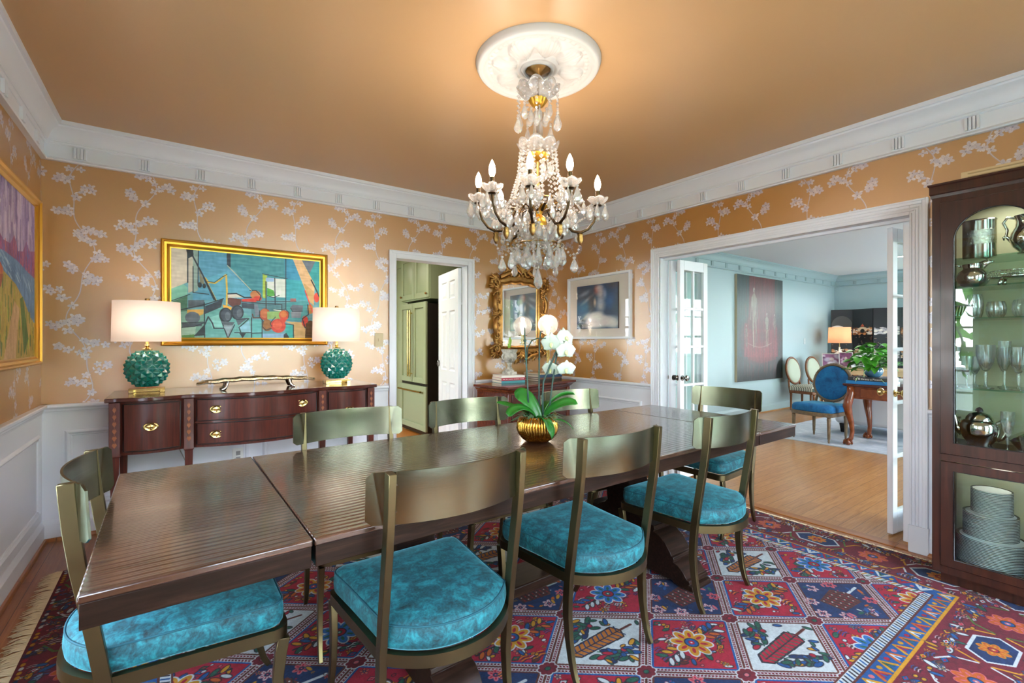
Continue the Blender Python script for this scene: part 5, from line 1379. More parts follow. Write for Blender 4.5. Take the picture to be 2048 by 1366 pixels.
# ---------------------------------------------------------------- ceiling medallion
CHX, CHY = 1.505, 1.862
def medallion():
    t = thing('ceiling_medallion', 'round white plaster medallion with acanthus leaves on the tan ceiling', 'ceiling rose', (CHX, CHY, ZC))
    nr, na = 70, 240
    def hz(r, a):
        if r > .300: return .024-.020*((r-.300)/.018)**2 if r < .318 else 0
        if r > .284: return .024
        if r > .270: return .017+.005*math.cos((r-.277)/.007*PI/2)
        if r > .262: return .014
        h = .010
        if .235 < r < .262: h += .004*abs(math.sin(a*24))*math.sin((r-.235)/.027*PI)
        if .105 < r < .238:
            u = (r-.105)/.133; k = (a*8/(2*PI)) % 1-.5
            wd = .46*math.sin(PI*(u*.80+.12))
            e = abs(k)/max(wd, 1e-3)
            if e < 1: h += .017*(1-e*e)**.6*(.5+.5*math.sin(u*2.6+.3))+.0045*math.cos(k*2*PI*11+u*3*(1 if k > 0 else -1))*(1-e)
            k2 = ((a*8/(2*PI))+.5) % 1-.5; e2 = abs(k2)/(.22+.01)
            if u > .35 and e2 < 1: h += .008*(1-e2*e2)*math.sin(PI*(u-.35)/.65)
        if r < .112: h = .012+.012*math.sin(PI*min(1, max(0, (.112-r)/.03))) if r > .082 else .018+.010*(r > .066)
        if r < .055: h = .020
        return h
    m = MB()
    def pt(u, v):
        r = .0005+.3175*v; a = 2*PI*u
        return (r*math.cos(a), r*math.sin(a), -hz(r, a)*1.45)
    m.grid(pt, na, nr, closed_u=True)
    m.lathe([(.318, 0), (.318, -.004)], na)
    m.build('relief', M_plaster, t, smooth=180)
medallion()

# ---------------------------------------------------------------- crystal chandelier
def chandelier():
    t = thing('chandelier', 'crystal chandelier with candle bulbs and hanging drops above the dining table', 'chandelier', (CHX, CHY, 0))
    def part(m, name, mat, par=t, smooth=50, **k): return m.build(name, mat, par, smooth=smooth, **k)
    m = MB(); m.lathe([(.0001, 2.640), (.014, 2.640), (.020, 2.655), (.058, 2.672), (.060, 2.678), (.050, 2.684), (.0001, 2.684)], 48, mod=lambda a, r, z: 1+(.07*abs(math.cos(4*a)) if r > .03 else 0)); part(m, 'canopy', M_brassd)
    m = MB(); m.lathe([(.0001, 1.70), (.010, 1.70), (.012, 1.80), (.008, 1.81), (.008, 2.20), (.014, 2.21), (.008, 2.23), (.007, 2.48), (.013, 2.50), (.006, 2.52), (.006, 2.645), (.0001, 2.645)], 14); part(m, 'stem', M_brassd)
    m = MB(); m.lathe([(.016, 2.24), (.022, 2.27), (.018, 2.30), (.024, 2.36), (.020, 2.42), (.026, 2.46), (.014, 2.475)], 16, mod=lambda a, r, z: 1+.10*math.cos(8*a)); part(m, 'glass_baluster', M_dish, smooth=180)
    def scallop(rad, z, h, n, name):
        m = MB()
        def f(u, v):
            a = 2*PI*u; sc = abs(math.cos(n*a/2)); r = .022+(rad-.022)*v**.8*(.93+.09*sc); return (r*math.cos(a), r*math.sin(a), z-h*.25+h*v**1.6*(.70+.42*sc)-.0)
        m.grid(f, 96, 10, closed_u=True); return part(m, name, M_dish, smooth=180, fix=False, solid=.003)
    scallop(.110, 2.548, .060, 8, 'glass_dish'); scallop(.108, 2.262, .058, 8, 'glass_dish')
    def cup(r, z, n=10):
        m = MB(); m.lathe([(.012, z-.022), (r*.55, z-.016), (r*.85, z), (r, z+.014), (r*.9, z+.014), (.012, z)], 60, mod=lambda a, q, zz: 1+(.10*abs(math.cos(n*a/2)) if q > r*.5 else 0)); return part(m, 'gilt_cup', M_gold)
    cup(.046, 2.512); cup(.055, 2.232)
    # reusable crystals
    drop_mb = MB(); drop_mb.lathe([(.0001, -.004), (.0040, -.006), (.0095, -.018), (.0158, -.036), (.0165, -.043), (.0115, -.053), (.0001, -.060)], 8, sy=.62)
    drop_mb.lathe([(.0001, .006), (.0055, .003), (.0070, 0), (.0055, -.003), (.0001, -.006)], 8, sy=.7)
    proto = {}
    def drop(x, y, z, s=1.0, rz=0):
        if 'o' not in proto:
            o = drop_mb.build('crystal_drop', M_crystal, t); proto['o'] = o
        else:
            o = proto['o'].copy(); COL.objects.link(o); o.parent = t
        o.location = (x, y, z); o.rotation_euler = (0, 0, rz); o.scale = (s, s, s)
    def beads(pts, r, name='bead_chain', step=None):
        m = MB(); step = step or r*2.05
        P3 = [V(p) for p in pts]; acc = 0; last = P3[0]; out = [P3[0]]
        dense = []
        for a, b in zip(P3[:-1], P3[1:]):
            for k in range(12): dense.append(a.lerp(b, k/12))
        dense.append(P3[-1])
        for p in dense:
            if (p-out[-1]).length >= step: out.append(p)
        for p in out: m.add([p+V(q)*r for q in ((0, 0, 1), (1, 0, 0), (0, 1, 0), (-1, 0, 0), (0, -1, 0), (0, 0, -1), (.68, .68, .0), (-.68, .68, 0), (-.68, -.68, 0), (.68, -.68, 0))],
                            [(0, 1, 6), (0, 6, 2), (0, 2, 7), (0, 7, 3), (0, 3, 8), (0, 8, 4), (0, 4, 9), (0, 9, 1), (5, 6, 1), (5, 2, 6), (5, 7, 2), (5, 3, 7), (5, 8, 3), (5, 4, 8), (5, 9, 4), (5, 1, 9)])
        return m.build(name, M_crystal, t, fix=False)
    # upper tier: strings of beads ending in drops
    for k in range(10):
        a = 2*PI*k/10+.2; x, y = .104*math.cos(a), .104*math.sin(a); L = .10 if k % 2 else .145
        beads([(x, y, 2.585), (x, y, 2.585-L)], .0085, step=.018); drop(x, y, 2.585-L-.012, 1.35, a)
    for k in range(6):
        a = 2*PI*k/6; x, y = .045*math.cos(a), .045*math.sin(a); drop(x, y, 2.475, 1.25, a)
    # tent of chains from the second dish down to the arm ring
    for k in range(18):
        a = 2*PI*k/18; r0, r1 = .092, .150
        beads([(r0*math.cos(a), r0*math.sin(a), 2.262), ((r0*.6+r1*.4-.012)*math.cos(a), (r0*.6+r1*.4-.012)*math.sin(a), 2.15), (r1*math.cos(a), r1*math.sin(a), 1.995)], .0080 if k % 3 else .0125)
    for k in range(6):
        a = 2*PI*k/6+.3; drop(.062*math.cos(a), .062*math.sin(a), 2.205, 1.2, a)
    m = MB(); m.tube([(.150*math.cos(2*PI*k/48), .150*math.sin(2*PI*k/48), 1.992) for k in range(48)], .006, 6, closed=True)
    for k in range(6): a = 2*PI*k/6; m.tube([(.01*math.cos(a), .01*math.sin(a), 1.985), (.15*math.cos(a), .15*math.sin(a), 1.992)], .005, 6)
    part(m, 'arm_ring', M_brassd, smooth=180)
    m = MB(); m.lathe([(.010, 1.83), (.030, 1.845), (.042, 1.87), (.045, 1.90), (.036, 1.925), (.020, 1.94), (.026, 1.96), (.045, 1.975), (.050, 1.985), (.012, 1.99)], 20, mod=lambda a, r, z: 1+.06*math.cos(6*a)); part(m, 'hub', M_gold)
    # arms
    def rot(p, a): return V((p[0]*math.cos(a)-p[1]*math.sin(a), p[0]*math.sin(a)+p[1]*math.cos(a), p[2]))
    b0 = math.atan2(CR.y, CR.x)
    bulbs = []
    for deg in (90, 25, -10, -48, -82, -140, 146, 182):
        a = b0+R(90-deg)+PI            # 0 deg points at the camera, 90 deg to its right
        a = math.atan2(*( (-CF*math.cos(R(deg))+CR*math.sin(R(deg))).yx ))
        m = MB()
        prof = [(.040, 1.955), (.075, 1.985), (.110, 1.975), (.128, 1.935), (.145, 1.890), (.175, 1.858), (.215, 1.850), (.255, 1.868), (.285, 1.905), (.300, 1.950), (.304, 1.985)]
        m.tube([rot((r, 0, z), a) for r, z in prof], [.008, .0075, .007, .007, .007, .0075, .008, .007, .0065, .006, .006], 8)
        m.lathe([(.0001, 0), (.020, .002), (.022, .006), (.012, .010), (.0001, .012)], 16, M=Matrix.Translation(rot((.304, 0, 1.983), a)))
        arm = part(m, 'arm', M_bronze, smooth=60)
        m = MB(); c = rot((.215, 0, 1.838), a)
        m.lathe([(.0001, -.052), (.006, -.048), (.012, -.034), (.015, -.020), (.011, -.006), (.015, .002), (.008, .010), (.0001, .012)], 14, M=Matrix.Translation(c), mod=lambda q, r, z: 1+.16*math.cos(5*q)); part(m, 'finial', M_brassd, arm)
        ex, ey = .304*math.cos(a), .304*math.sin(a)
        m = MB()
        def dish(u, v):
            q = 2*PI*u; sc = abs(math.cos(3*q)); r = .012+.040*v**.9*(.92+.12*sc); return (ex+r*math.cos(q), ey+r*math.sin(q), 1.992+.032*v**1.5*(.8+.3*sc))
        m.grid(dish, 48, 7, closed_u=True); part(m, 'drip_pan', M_dish, smooth=180, fix=False, solid=.0025)
        m = MB(); m.lathe([(.0001, 1.99), (.0105, 1.99), (.0105, 2.060), (.0115, 2.062), (.0085, 2.066), (.0001, 2.068)], 14, c=(ex, ey, 0)); part(m, 'candle_sleeve', M_bronze)
        m = MB(); m.lathe([(.0001, 2.066), (.009, 2.068), (.0155, 2.085), (.0165, 2.098), (.013, 2.118), (.006, 2.136), (.0001, 2.146)], 16, c=(ex, ey, 0)); part(m, 'candle_bulb', M_bulb, smooth=180)
        bulbs.append((ex, ey))
        for k in range(6):
            q = 2*PI*k/6+a+.3; drop(ex+.043*math.cos(q), ey+.043*math.sin(q), 1.990-.006*(k % 2), 1.15 if k % 2 else 1.3, q)
    for k in range(12):
        a = 2*PI*k/12+.13
        beads([(.150*math.cos(a), .150*math.sin(a), 1.99), (.19*math.cos(a+.2), .19*math.sin(a+.2), 1.925), (.150*math.cos(a+.52), .150*math.sin(a+.52), 1.99)], .0078)
    # lower bowl, ring of drops and swags
    m = MB()
    def bowl_(u, v):
        q = 2*PI*u; r = .030+.062*math.sin(v*PI*.58)+.004*abs(math.cos(5*q)); return (r*math.cos(q), r*math.sin(q), 1.782+.085*v)
    m.grid(bowl_, 80, 12, closed_u=True); part(m, 'glass_bowl', M_dish, smooth=180, fix=False, solid=.003)
    m = MB(); m.tube([(.125*math.cos(2*PI*k/40), .125*math.sin(2*PI*k/40), 1.785) for k in range(40)], .004, 6, closed=True); part(m, 'drop_ring', M_brassd, smooth=180)
    n = 14
    for k in range(n):
        a = 2*PI*k/n
        beads([(.125*math.cos(a), .125*math.sin(a), 1.785), (.10*math.cos(a), .10*math.sin(a), 1.83), (.15*math.cos(a), .15*math.sin(a), 1.985)], .0085)
        drop(.127*math.cos(a), .127*math.sin(a), 1.768, 1.45 if k % 2 else 1.15, a)
    for k in range(8):
        a = 2*PI*k/8+.2; b = a+2*PI/8
        beads([(.070*math.cos(a), .070*math.sin(a), 1.775), (.072*math.cos((a+b)/2), .072*math.sin((a+b)/2), 1.738), (.070*math.cos(b), .070*math.sin(b), 1.775)], .0085)
        drop(.070*math.cos(a), .070*math.sin(a), 1.755, 1.5, a)
    beads([(0, 0, 1.78), (0, 0, 1.69)], .011); drop(0, 0, 1.675, 1.9, .4)
    order = sorted(bulbs, key=lambda p: math.atan2(p[1], p[0]))
    for k in range(8):
        (x0, y0), (x1, y1) = order[k], order[(k+1) % 8]
        q = V(((x0+x1)/2, (y0+y1)/2, 0))*.92
        beads([(x0*.90, y0*.90, 1.995), (x0*.75+q.x*.25, y0*.75+q.y*.25, 1.955), (q.x, q.y, 1.935), (x1*.75+q.x*.25, y1*.75+q.y*.25, 1.955), (x1*.90, y1*.90, 1.995)], .0078)
        beads([(x0*.50, y0*.50, 1.995), (x0*.70, y0*.70, 1.955), (x0*.90, y0*.90, 1.992)], .0088)
    m = MB(); rnd = random.Random(31)
    for k in range(64):
        a = rnd.uniform(0, 6.28); q = rnd.uniform(.09, .24); z = 1.985-rnd.uniform(0, .14)-.10*max(0, .2-q); s = rnd.uniform(.8, 1.25)
        m.add([(q*math.cos(a)+p.x*s, q*math.sin(a)+p.y*s, z+p.z*s) for p in drop_mb.v], drop_mb.f)
    o = m.build('crystal_cluster', M_crystal, t, fix=False); o['kind'] = 'stuff'
    for k in range(8):                       # swags out to the arm finials, each closed by a drop
        a = math.atan2(bulbs[k][1], bulbs[k][0])
        beads([rot((.130, 0, 1.785), a), rot((.165, 0, 1.735), a), rot((.200, 0, 1.745), a), rot((.215, 0, 1.79), a)], .008)
        p = rot((.185, 0, 1.722), a); drop(p.x, p.y, p.z, 1.3, a)
    return bulbs
BULBS = chandelier()
# ---------------------------------------------------------------- folding glazed doors, swung into the living room
def glazed_leaf(name, p0, p1, knob_side=None, knob_mat=None):
    """leaf from p0 (edge nearest the dining room) to p1"""
    p0, p1 = V((*p0, 0)), V((*p1, 0)); d = (p1-p0); Lg = d.length; rz = math.atan2(d.y, d.x)
    W, H, th = Lg, 2.040, .034
    e = bpy.data.objects.new(name, None); COL.objects.link(e); e.location = (p0.x, p0.y, .012); e.rotation_euler.z = rz; struct(e)
    m = MB(); st, tr, br = .062, .092, .150
    m.box(0, st, -th/2, th/2, 0, H).box(W-st, W, -th/2, th/2, 0, H).box(st, W-st, -th/2, th/2, H-tr, H).box(st, W-st, -th/2, th/2, 0, br)
    z0, z1 = br, H-tr; n = 5
    m.box(W/2-.011, W/2+.011, -.012, .012, z0, z1)
    for k in range(1, n): z = z0+(z1-z0)*k/n; m.box(st, W-st, -.0125, .0125, z-.012, z+.012)
    m.build('frame', M_white2, e, bevel=.003)
    m = MB(); m.box(st-.004, W-st+.004, -.002, .002, z0, z1); m.build('glass', M_pane, e)
    if knob_mat:
        for s in (-1, 1):
            m = MB(); m.lathe([(.0001, 0), (.026, 0), (.026, .004), (.012, .008), (.009, .025), (.014, .034), (.026, .044), (.028, .052), (.022, .062), (.0001, .066)], 20, M=TR(.031, s*th/2, .938, 0, R(-90*s)))
            m.build('knob', knob_mat, e, smooth=40)
    return e
glazed_leaf('door_3', (3.812, 2.634), (4.242, 2.622), 1, M_nickel)
glazed_leaf('door_4', (3.795, 2.716), (4.232, 2.676), 1, M_nickel)
glazed_leaf('door_5', (3.870, 1.060), (4.298, 1.000), 1, M_brass)
glazed_leaf('door_6', (3.795, .955), (4.288, .945))

# ---------------------------------------------------------------- china cabinet (world coordinates, hung on an empty at its base)
CAB = (3.50, .26, 0)
def off(o): o.location = (-CAB[0], -CAB[1], -CAB[2]); return o
def cabinet():
    t = thing('china_cabinet', 'tall dark walnut china cabinet with arched glass doors at the right', 'cabinet', CAB)
    x0, x1, y0, y1 = 3.302, 3.668, -.20, .722
    def pt(m, name, mat, par=t, **k):
        o = m.build(name, mat, par, **k)
        if par is t: off(o)
        return o
    m = MB(); m.box(x0+.015, x1, y0, y0+.03, .07, 2.06).box(x0+.015, x1, y1-.03, y1, .07, 2.06).box(x0+.02, x1, y0+.03, y1-.03, .07, .105).box(x0+.02, x1, y0+.03, y1-.03, .685, .7372).box(x0+.02, x1, y0+.03, y1-.03, 2.04, 2.06)
    m.box(x0, x0+.0149, y1-.034, y1, .07, 2.06).box(x0, x0+.0149, y0, y0+.034, .07, 2.06).box(x0, x0+.0149, .247, .279, .109, .664).box(x0, x0+.0149, .247, .279, .701, 2.029).box(x0, x0+.0149, y0+.0341, y1-.0341, .07, .108).box(x0, x0+.0149, y0+.0341, y1-.0341, .665, .70).box(x0, x0+.0149, y0+.0341, y1-.0341, 2.03, 2.06)
    pt(m, 'carcass', M_cab)
    m = MB(); m.box(x1-.012, x1-.001, y0+.03, y1-.03, .105, 2.04); pt(m, 'back_panel', M_cabin)
    m = MB(); m.sweep([(0, 2.06), (.004, 2.06), (.006, 2.075), (.010, 2.080), (.010, 2.118), (.016, 2.124), (.016, 2.133), (0, 2.133)], [(x1, y1, 0), (x0, y1, 0), (x0, y0, 0), (x1, y0, 0)], [(0, 1, 0), (-1, 1, 0), (-1, -1, 0), (0, -1, 0)]); m.box(x0, x1, y0, y1, 2.06, 2.12); pt(m, 'cornice', M_cab, smooth=30)
    m = MB(); m.box(x0+.03, x1, y0+.03, y1-.03, .0118, .0699); pt(m, 'plinth', M_cab)
    for z in (1.733, 1.585, 1.420, 1.052): m = MB(); m.box(x0+.045, x1-.013, y0+.031, y1-.031, z-.008, z); pt(m, 'glass_shelf', M_shelf)
    for ya, yb in ((.281, .686), (-.164, .245)):
        def door(z0, z1, gz0, gz1, arch):
            gy0, gy1 = ya+.052, yb-.052; inner = []; outer = []
            def q(a, b, c, d): inner.append((a, b)); outer.append((c, d))
            q(gy0, gz0, ya, z0); q((gy0+gy1)/2, gz0, (gy0+gy1)/2, z0); q(gy1, gz0, yb, z0)
            if arch:
                sp = gz1-.145; q(gy1, sp, yb, sp); n = 20; c = (gy0+gy1)/2; r = (gy1-gy0)/2
                for k in range(1, n):
                    a = PI*k/n; y = c+r*math.cos(a); z = sp+.145*math.sin(a)
                    tx = yb-(yb-ya)*min(1, max(0, (k/n-.2)/.6)); tz = sp+(z1-sp)*min(1, k/n/.2, (1-k/n)/.2)
                    q(y, z, tx, tz)
                q(gy0, sp, ya, sp)
            else: q(gy1, gz1, yb, z1); q((gy0+gy1)/2, gz1, (gy0+gy1)/2, z1); q(gy0, gz1, ya, z1)
            xf, xb = x0-.006, x0+.0145
            R4 = [[(xf, a, b) for a, b in outer], [(xf, a+(c-a)*.0+(0), b) for (a, b), (c, d) in zip(inner, outer)], [(xb, a, b) for a, b in inner], [(xb, a, b) for a, b in outer]]
            R4.append(R4[0]); m = MB(); m.loft(R4, False); d = pt(m, 'door', M_cab, smooth=30)
            m = MB(); m.tube([(xf-.0005, a, b) for a, b in inner], .0032, 6, closed=True); pt(m, 'glazing_bead', M_black, d, smooth=180)
            m = MB(); n = len(inner)
            m.add([(xf+.010, a, b) for a, b in inner]+[(xf+.013, a, b) for a, b in inner], [tuple(range(n)), tuple(range(2*n-1, n-1, -1))]+[(i, (i+1) % n, n+(i+1) % n, n+i) for i in range(n)])
            pt(m, 'pane', M_cabglass, d)
        door(.704, 2.028, .763, 1.966, True); door(.112, .661, .154, .616, False)
cabinet()
LB = 'cabinet'
def silver(prof, seg=36, c=(0, 0, 0), **k): m = MB(); m.lathe(prof, seg, c, **k); return m
def vessel(name, label, cat, loc, m, mat, part='body', group=None, rz=0, smooth=50):
    t = thing(name, label, cat, loc, rz, group); m.build(part, mat, t, smooth=smooth); return t
# engraved oval silver bucket
def engraved():
    t = NT('engraved_silver'); sp = t.n('ShaderNodeSeparateXYZ'); t.l(t.obj(), sp.inputs[0])
    band = t.math('MULTIPLY', t.math('GREATER_THAN', sp.outputs['Z'], .075), t.math('LESS_THAN', sp.outputs['Z'], .150))
    n = t.noise(t.obj(), 60, 4, .6, 2.5); h = t.math('MULTIPLY', n, band)
    t.pr(lin('#d9d0c2'), .13, 1, Normal=t.bump(h, .6, .004)); return t.m
m = silver([(.0001, 0), (.062, 0), (.066, .006), (.066, .195), (.070, .200), (.066, .205), (.062, .200), (.062, .02), (.0001, .015)], 48, sy=1.0, sx=.72)
vessel('silver_bucket', 'engraved oval silver ice bucket on the top cabinet shelf', 'ice bucket', (3.47, .567, 1.7335), m, engraved())
def pitcher():
    t = thing('silver_pitcher', 'silver pitcher with scrolled handle on the top cabinet shelf', 'pitcher', (3.46, .392, 1.7335))
    silver([(.0001, 0), (.036, 0), (.038, .006), (.030, .014), (.052, .04), (.064, .075), (.060, .105), (.044, .140), (.040, .165), (.050, .195), (.046, .195), (.036, .165), (.0001, .10)], 36).build('body', M_silver, t, smooth=60)
    m = MB(); m.tube([(0, .042, .185), (0, .070, .195), (0, .085, .17), (0, .070, .13), (0, .075, .10), (0, .055, .07)], [.006, .007, .007, .006, .007, .009], 8); m.tube([(0, .07, .10), (0, .085, .095), (0, .082, .08)], [.008, .006, .003], 6); m.build('handle', M_silver, t, smooth=180)
    m = MB(); m.tube([(0, -.035, .17), (0, -.060, .195), (0, -.070, .205)], [.018, .012, .004], 8); m.build('spout', M_silver, t, smooth=180)
pitcher()
def waterjug():
    t = thing('silver_jug', 'squat round silver jug with wide lip on the second cabinet shelf', 'jug', (3.44, .585, 1.5855))
    silver([(.0001, 0), (.040, 0), (.052, .010), (.064, .030), (.068, .052), (.058, .078), (.042, .092), (.040, .100), (.046, .118), (.042, .118), (.036, .10), (.0001, .08)], 40).build('body', M_silver, t, smooth=60)
    m = MB(); m.tube([(0, .046, .112), (-.0, .070, .122), (0, .092, .100), (0, .088, .065), (0, .068, .035)], [.006, .007, .007, .006, .005], 8); m.build('handle', M_silver, t, smooth=180)
    m = MB(); m.tube([(0, -.030, .108), (0, -.055, .125), (0, -.080, .124)], [.022, .014, .003], 8, flat=.8); m.build('spout', M_silver, t, smooth=180)
waterjug()
def galleried():
    t = thing('silver_tray', 'pierced-gallery silver tray on feet on the second cabinet shelf', 'tray', (3.52, .42, 1.5855))
    m = silver([(.0001, .036), (.120, .036), (.125, .040), (.125, .044), (.118, .041), (.0001, .041)], 48, sx=.80); m.build('dish', M_silver, t, smooth=50)
    m = MB()
    for k in range(56):
        a = 2*PI*k/56; m.tube([(.098*math.cos(a), .123*math.sin(a), .043), (.099*math.cos(a+.04), .124*math.sin(a+.04), .060), (.100*math.cos(a), .125*math.sin(a), .072)], .0014, 4)
    m.tube([(.100*math.cos(2*PI*k/48), .125*math.sin(2*PI*k/48), .073) for k in range(48)], .003, 6, closed=True); m.build('gallery', M_silver, t, smooth=180)
    for k in range(4):
        a = PI/4+k*PI/2; m = MB(); m.tube([(.07*math.cos(a), .09*math.sin(a), .038), (.075*math.cos(a), .096*math.sin(a), .018), (.085*math.cos(a), .104*math.sin(a), .003)], [.006, .010, .006], 8); m.build('foot', M_silver, t, smooth=180)
galleried()
cutm = lambda n, d: (lambda a, r, z: 1-d*abs(math.sin(n*a/2)))
def tumbler(y, x, r, h, label, lid=False):
    t = thing('crystal_bowl' if r > .03 else 'crystal_tumbler', label, 'glass', (x, y, 1.4205), 0, 'cut crystal on the third cabinet shelf')
    silver([(.0001, 0), (r*.70, 0), (r*.92, h*.2), (r, h*.5), (r*.94, h*.8), (r*.80, h), (r*.76, h), (r*.88, h*.75), (r*.9, h*.5), (r*.6, h*.12), (.0001, h*.10)], 48, mod=cutm(16, .06)).build('body', M_cut, t, smooth=25)
tumbler(.583, 3.46, .036, .124, 'tall round cut-crystal bowl, left one on the third cabinet shelf'); tumbler(.503, 3.46, .040, .082, 'low cut-crystal bowl, in the middle of the third cabinet shelf'); tumbler(.408, 3.46, .040, .086, 'low cut-crystal bowl, rightmost one on the third cabinet shelf')
def cupstack():
    t = thing('silver_cups', 'small nested silver cups lying at the left of the third cabinet shelf', 'cups', (3.48, .648, 1.4205))
    for k in range(4):
        m = silver([(.0001, 0), (.014, 0), (.020, .052), (.019, .052), (.013, .003), (.0001, .003)], 20, M=TR(-.02, .012-.012*k, .002+.012, 0, R(-18)*0+R(12))); m.build('cup', M_silver, t, smooth=50)
cupstack()
def goblet(x, y, r, h, label, z=1.0525, cut=14, group='crystal stemware on the fourth cabinet shelf'):
    t = thing('crystal_goblet', label, 'glass', (x, y, z), 0, group)
    b = .42*h
    silver([(.0001, .0), (r*.86, .0), (r*.84, .003), (r*.25, .007), (r*.16, .014), (r*.15, b*.5), (r*.22, b*.75), (r*.16, b*.9), (.0001, b*.92)], 24).build('stem', M_cut, t, smooth=40)
    silver([(.0001, b*.90), (r*.35, b*.98), (r*.80, b+.16*h), (r, b+.34*h), (r*1.0, h), (r*.96, h), (r*.94, b+.34*h), (r*.70, b+.17*h), (.0001, b+.03*h)], 48, mod=lambda a, q, zz: 1-.06*abs(math.sin(cut*a/2))*(zz < b+.38*h)).build('bowl', M_cut, t, smooth=25)
goblet(3.44, .650, .017, .228, 'slim cut-crystal flute at the left end of the fourth cabinet shelf'); goblet(3.42, .607, .028, .165, 'short cut-crystal wine glass beside the flute on the fourth cabinet shelf'); goblet(3.43, .537, .038, .225, 'large cut-crystal goblet in the middle of the fourth cabinet shelf')
goblet(3.46, .472, .024, .245, 'narrow tall crystal flute right of the large goblet'); goblet(3.42, .418, .036, .215, 'cut-crystal goblet at the right of the visible fourth shelf')
goblet(3.56, .600, .028, .160, 'short crystal wine glass in the back row behind the left glasses'); goblet(3.57, .49, .030, .21, 'crystal goblet in the back row between the large goblet and the tall flute'); goblet(3.56, .36, .032, .20, 'crystal goblet in the back row at the right of the fourth shelf')
goblet(3.39, .452, .026, .205, 'cut-crystal goblet standing on the cabinet floor right of the teapot', .7372, 12, 'crystal on the cabinet floor'); goblet(3.45, .652, .018, .150, 'small cut-crystal glass on the cabinet floor left of the teapot', .7372, 12, 'crystal on the cabinet floor')
def teapot():
    t = thing('silver_teapot', 'oval silver teapot with dark finial on the cabinet floor', 'teapot', (3.43, .560, .7372))
    m = silver([(.0001, .006), (.046, 0), (.050, .010), (.046, .022), (.066, .05), (.078, .085), (.080, .115), (.072, .135), (.056, .145), (.0001, .146)], 44, sx=.74); m.build('body', M_silver, t, smooth=50)
    m = silver([(.0001, .150), (.056, .145), (.052, .158), (.040, .176), (.018, .186), (.0001, .188)], 36, sx=.74); m.build('lid', M_silver, t, smooth=60)
    m = silver([(.006, .186), (.016, .192), (.012, .206), (.0001, .214)], 14); m.build('finial', M_black, t, smooth=60)
    m = MB(); m.tube([(0, .060, .07), (0, .090, .10), (0, .096, .150), (0, .112, .190)], [.024, .018, .011, .008], 10); m.build('spout', M_silver, t, smooth=180)
    m = MB(); m.tube([(0, -.062, .135), (0, -.098, .160), (0, -.112, .150), (0, -.104, .10), (0, -.085, .06), (0, -.066, .045)], [.008, .010, .011, .010, .008, .006], 8); m.build('handle', M_silver, t, smooth=180)
teapot()
vessel('silver_dish', 'round covered silver dish behind the goblet on the cabinet floor', 'dish', (3.54, .385, .7372), silver([(.0001, 0), (.05, 0), (.072, .03), (.085, .05), (.078, .062), (.05, .085), (.02, .1), (.012, .112), (.0001, .118)], 36), M_silver)
vessel('crystal_bowl', 'cut-crystal bowl at the lower right of the cabinet floor', 'bowl', (3.40, .372, .7372), silver([(.0001, 0), (.026, 0), (.034, .03), (.042, .07), (.046, .09), (.042, .09), (.03, .03), (.0001, .012)], 48, mod=cutm(14, .07)), M_cut, smooth=25)
# stacked plates
def plates():
    M_plate = P('china_white', '#e2e1de', .15); M_rim = P('plate_rim_black', '#17181c', .2)
    def proto(r, name):
        t = thing(name, '', 'plate')
        m = MB(); m.lathe([(.0001, .002), (r*.58, .0015), (r*.60, 0), (r*.64, .002), (r*.99, .0052), (r, .0058), (r, .0074), (r*.66, .0040), (.0001, .0036)], 48); m.build('dish', M_plate, t, smooth=40)
        m = MB(); m.lathe([(r*.90, .0064), (r*1.0, .0074), (r*1.001, .0078), (r*1.0, .0084), (r*.90, .0074)], 48); m.build('rim', M_rim, t, smooth=30)
        return t
    def stack(r, n, x, y, z, label, group, step=.0078):
        base = proto(r, 'plate'); base['label'] = label; base['group'] = group
        for k in range(n):
            o = base if k == 0 else dup(base)
            o.location = (x, y, z+step*k); o['label'] = label; o['group'] = group
    stack(.136, 21, 3.465, .520, .106, 'white dinner plate with black rim in the wide bottom tier of the front stack', 'dinner plates in the front stack')
    stack(.106, 16, 3.468, .525, .106+21*.0078, 'white salad plate with black rim in the middle tier of the front stack', 'salad plates in the front stack')
    stack(.080, 16, 3.466, .520, .106+37*.0078, 'small white plate with black rim in the top tier of the front stack', 'side plates in the front stack')
    stack(.120, 20, 3.47, .235, .106, 'white black-rimmed plate in the low stack right of the tiered stack', 'plates in the right stack')
plates()
def vent():
    t = thing('wall_vent', 'cream wall register grille above the china cabinet', 'vent', (XR-.001, .42, 2.18))
    m = MB(); m.box(-.012, 0, -.26, .26, -.075, .09).build('frame', P('vent_cream', '#d9bf95', .4), t, bevel=.003)
    for k in range(8):
        m = MB(); z = -.055+k*.018; m.box(-.016, -.012, -.23, .23, z, z+.006); m.build('slat', P('vent_slat', '#b59a70', .4), t)
vent()
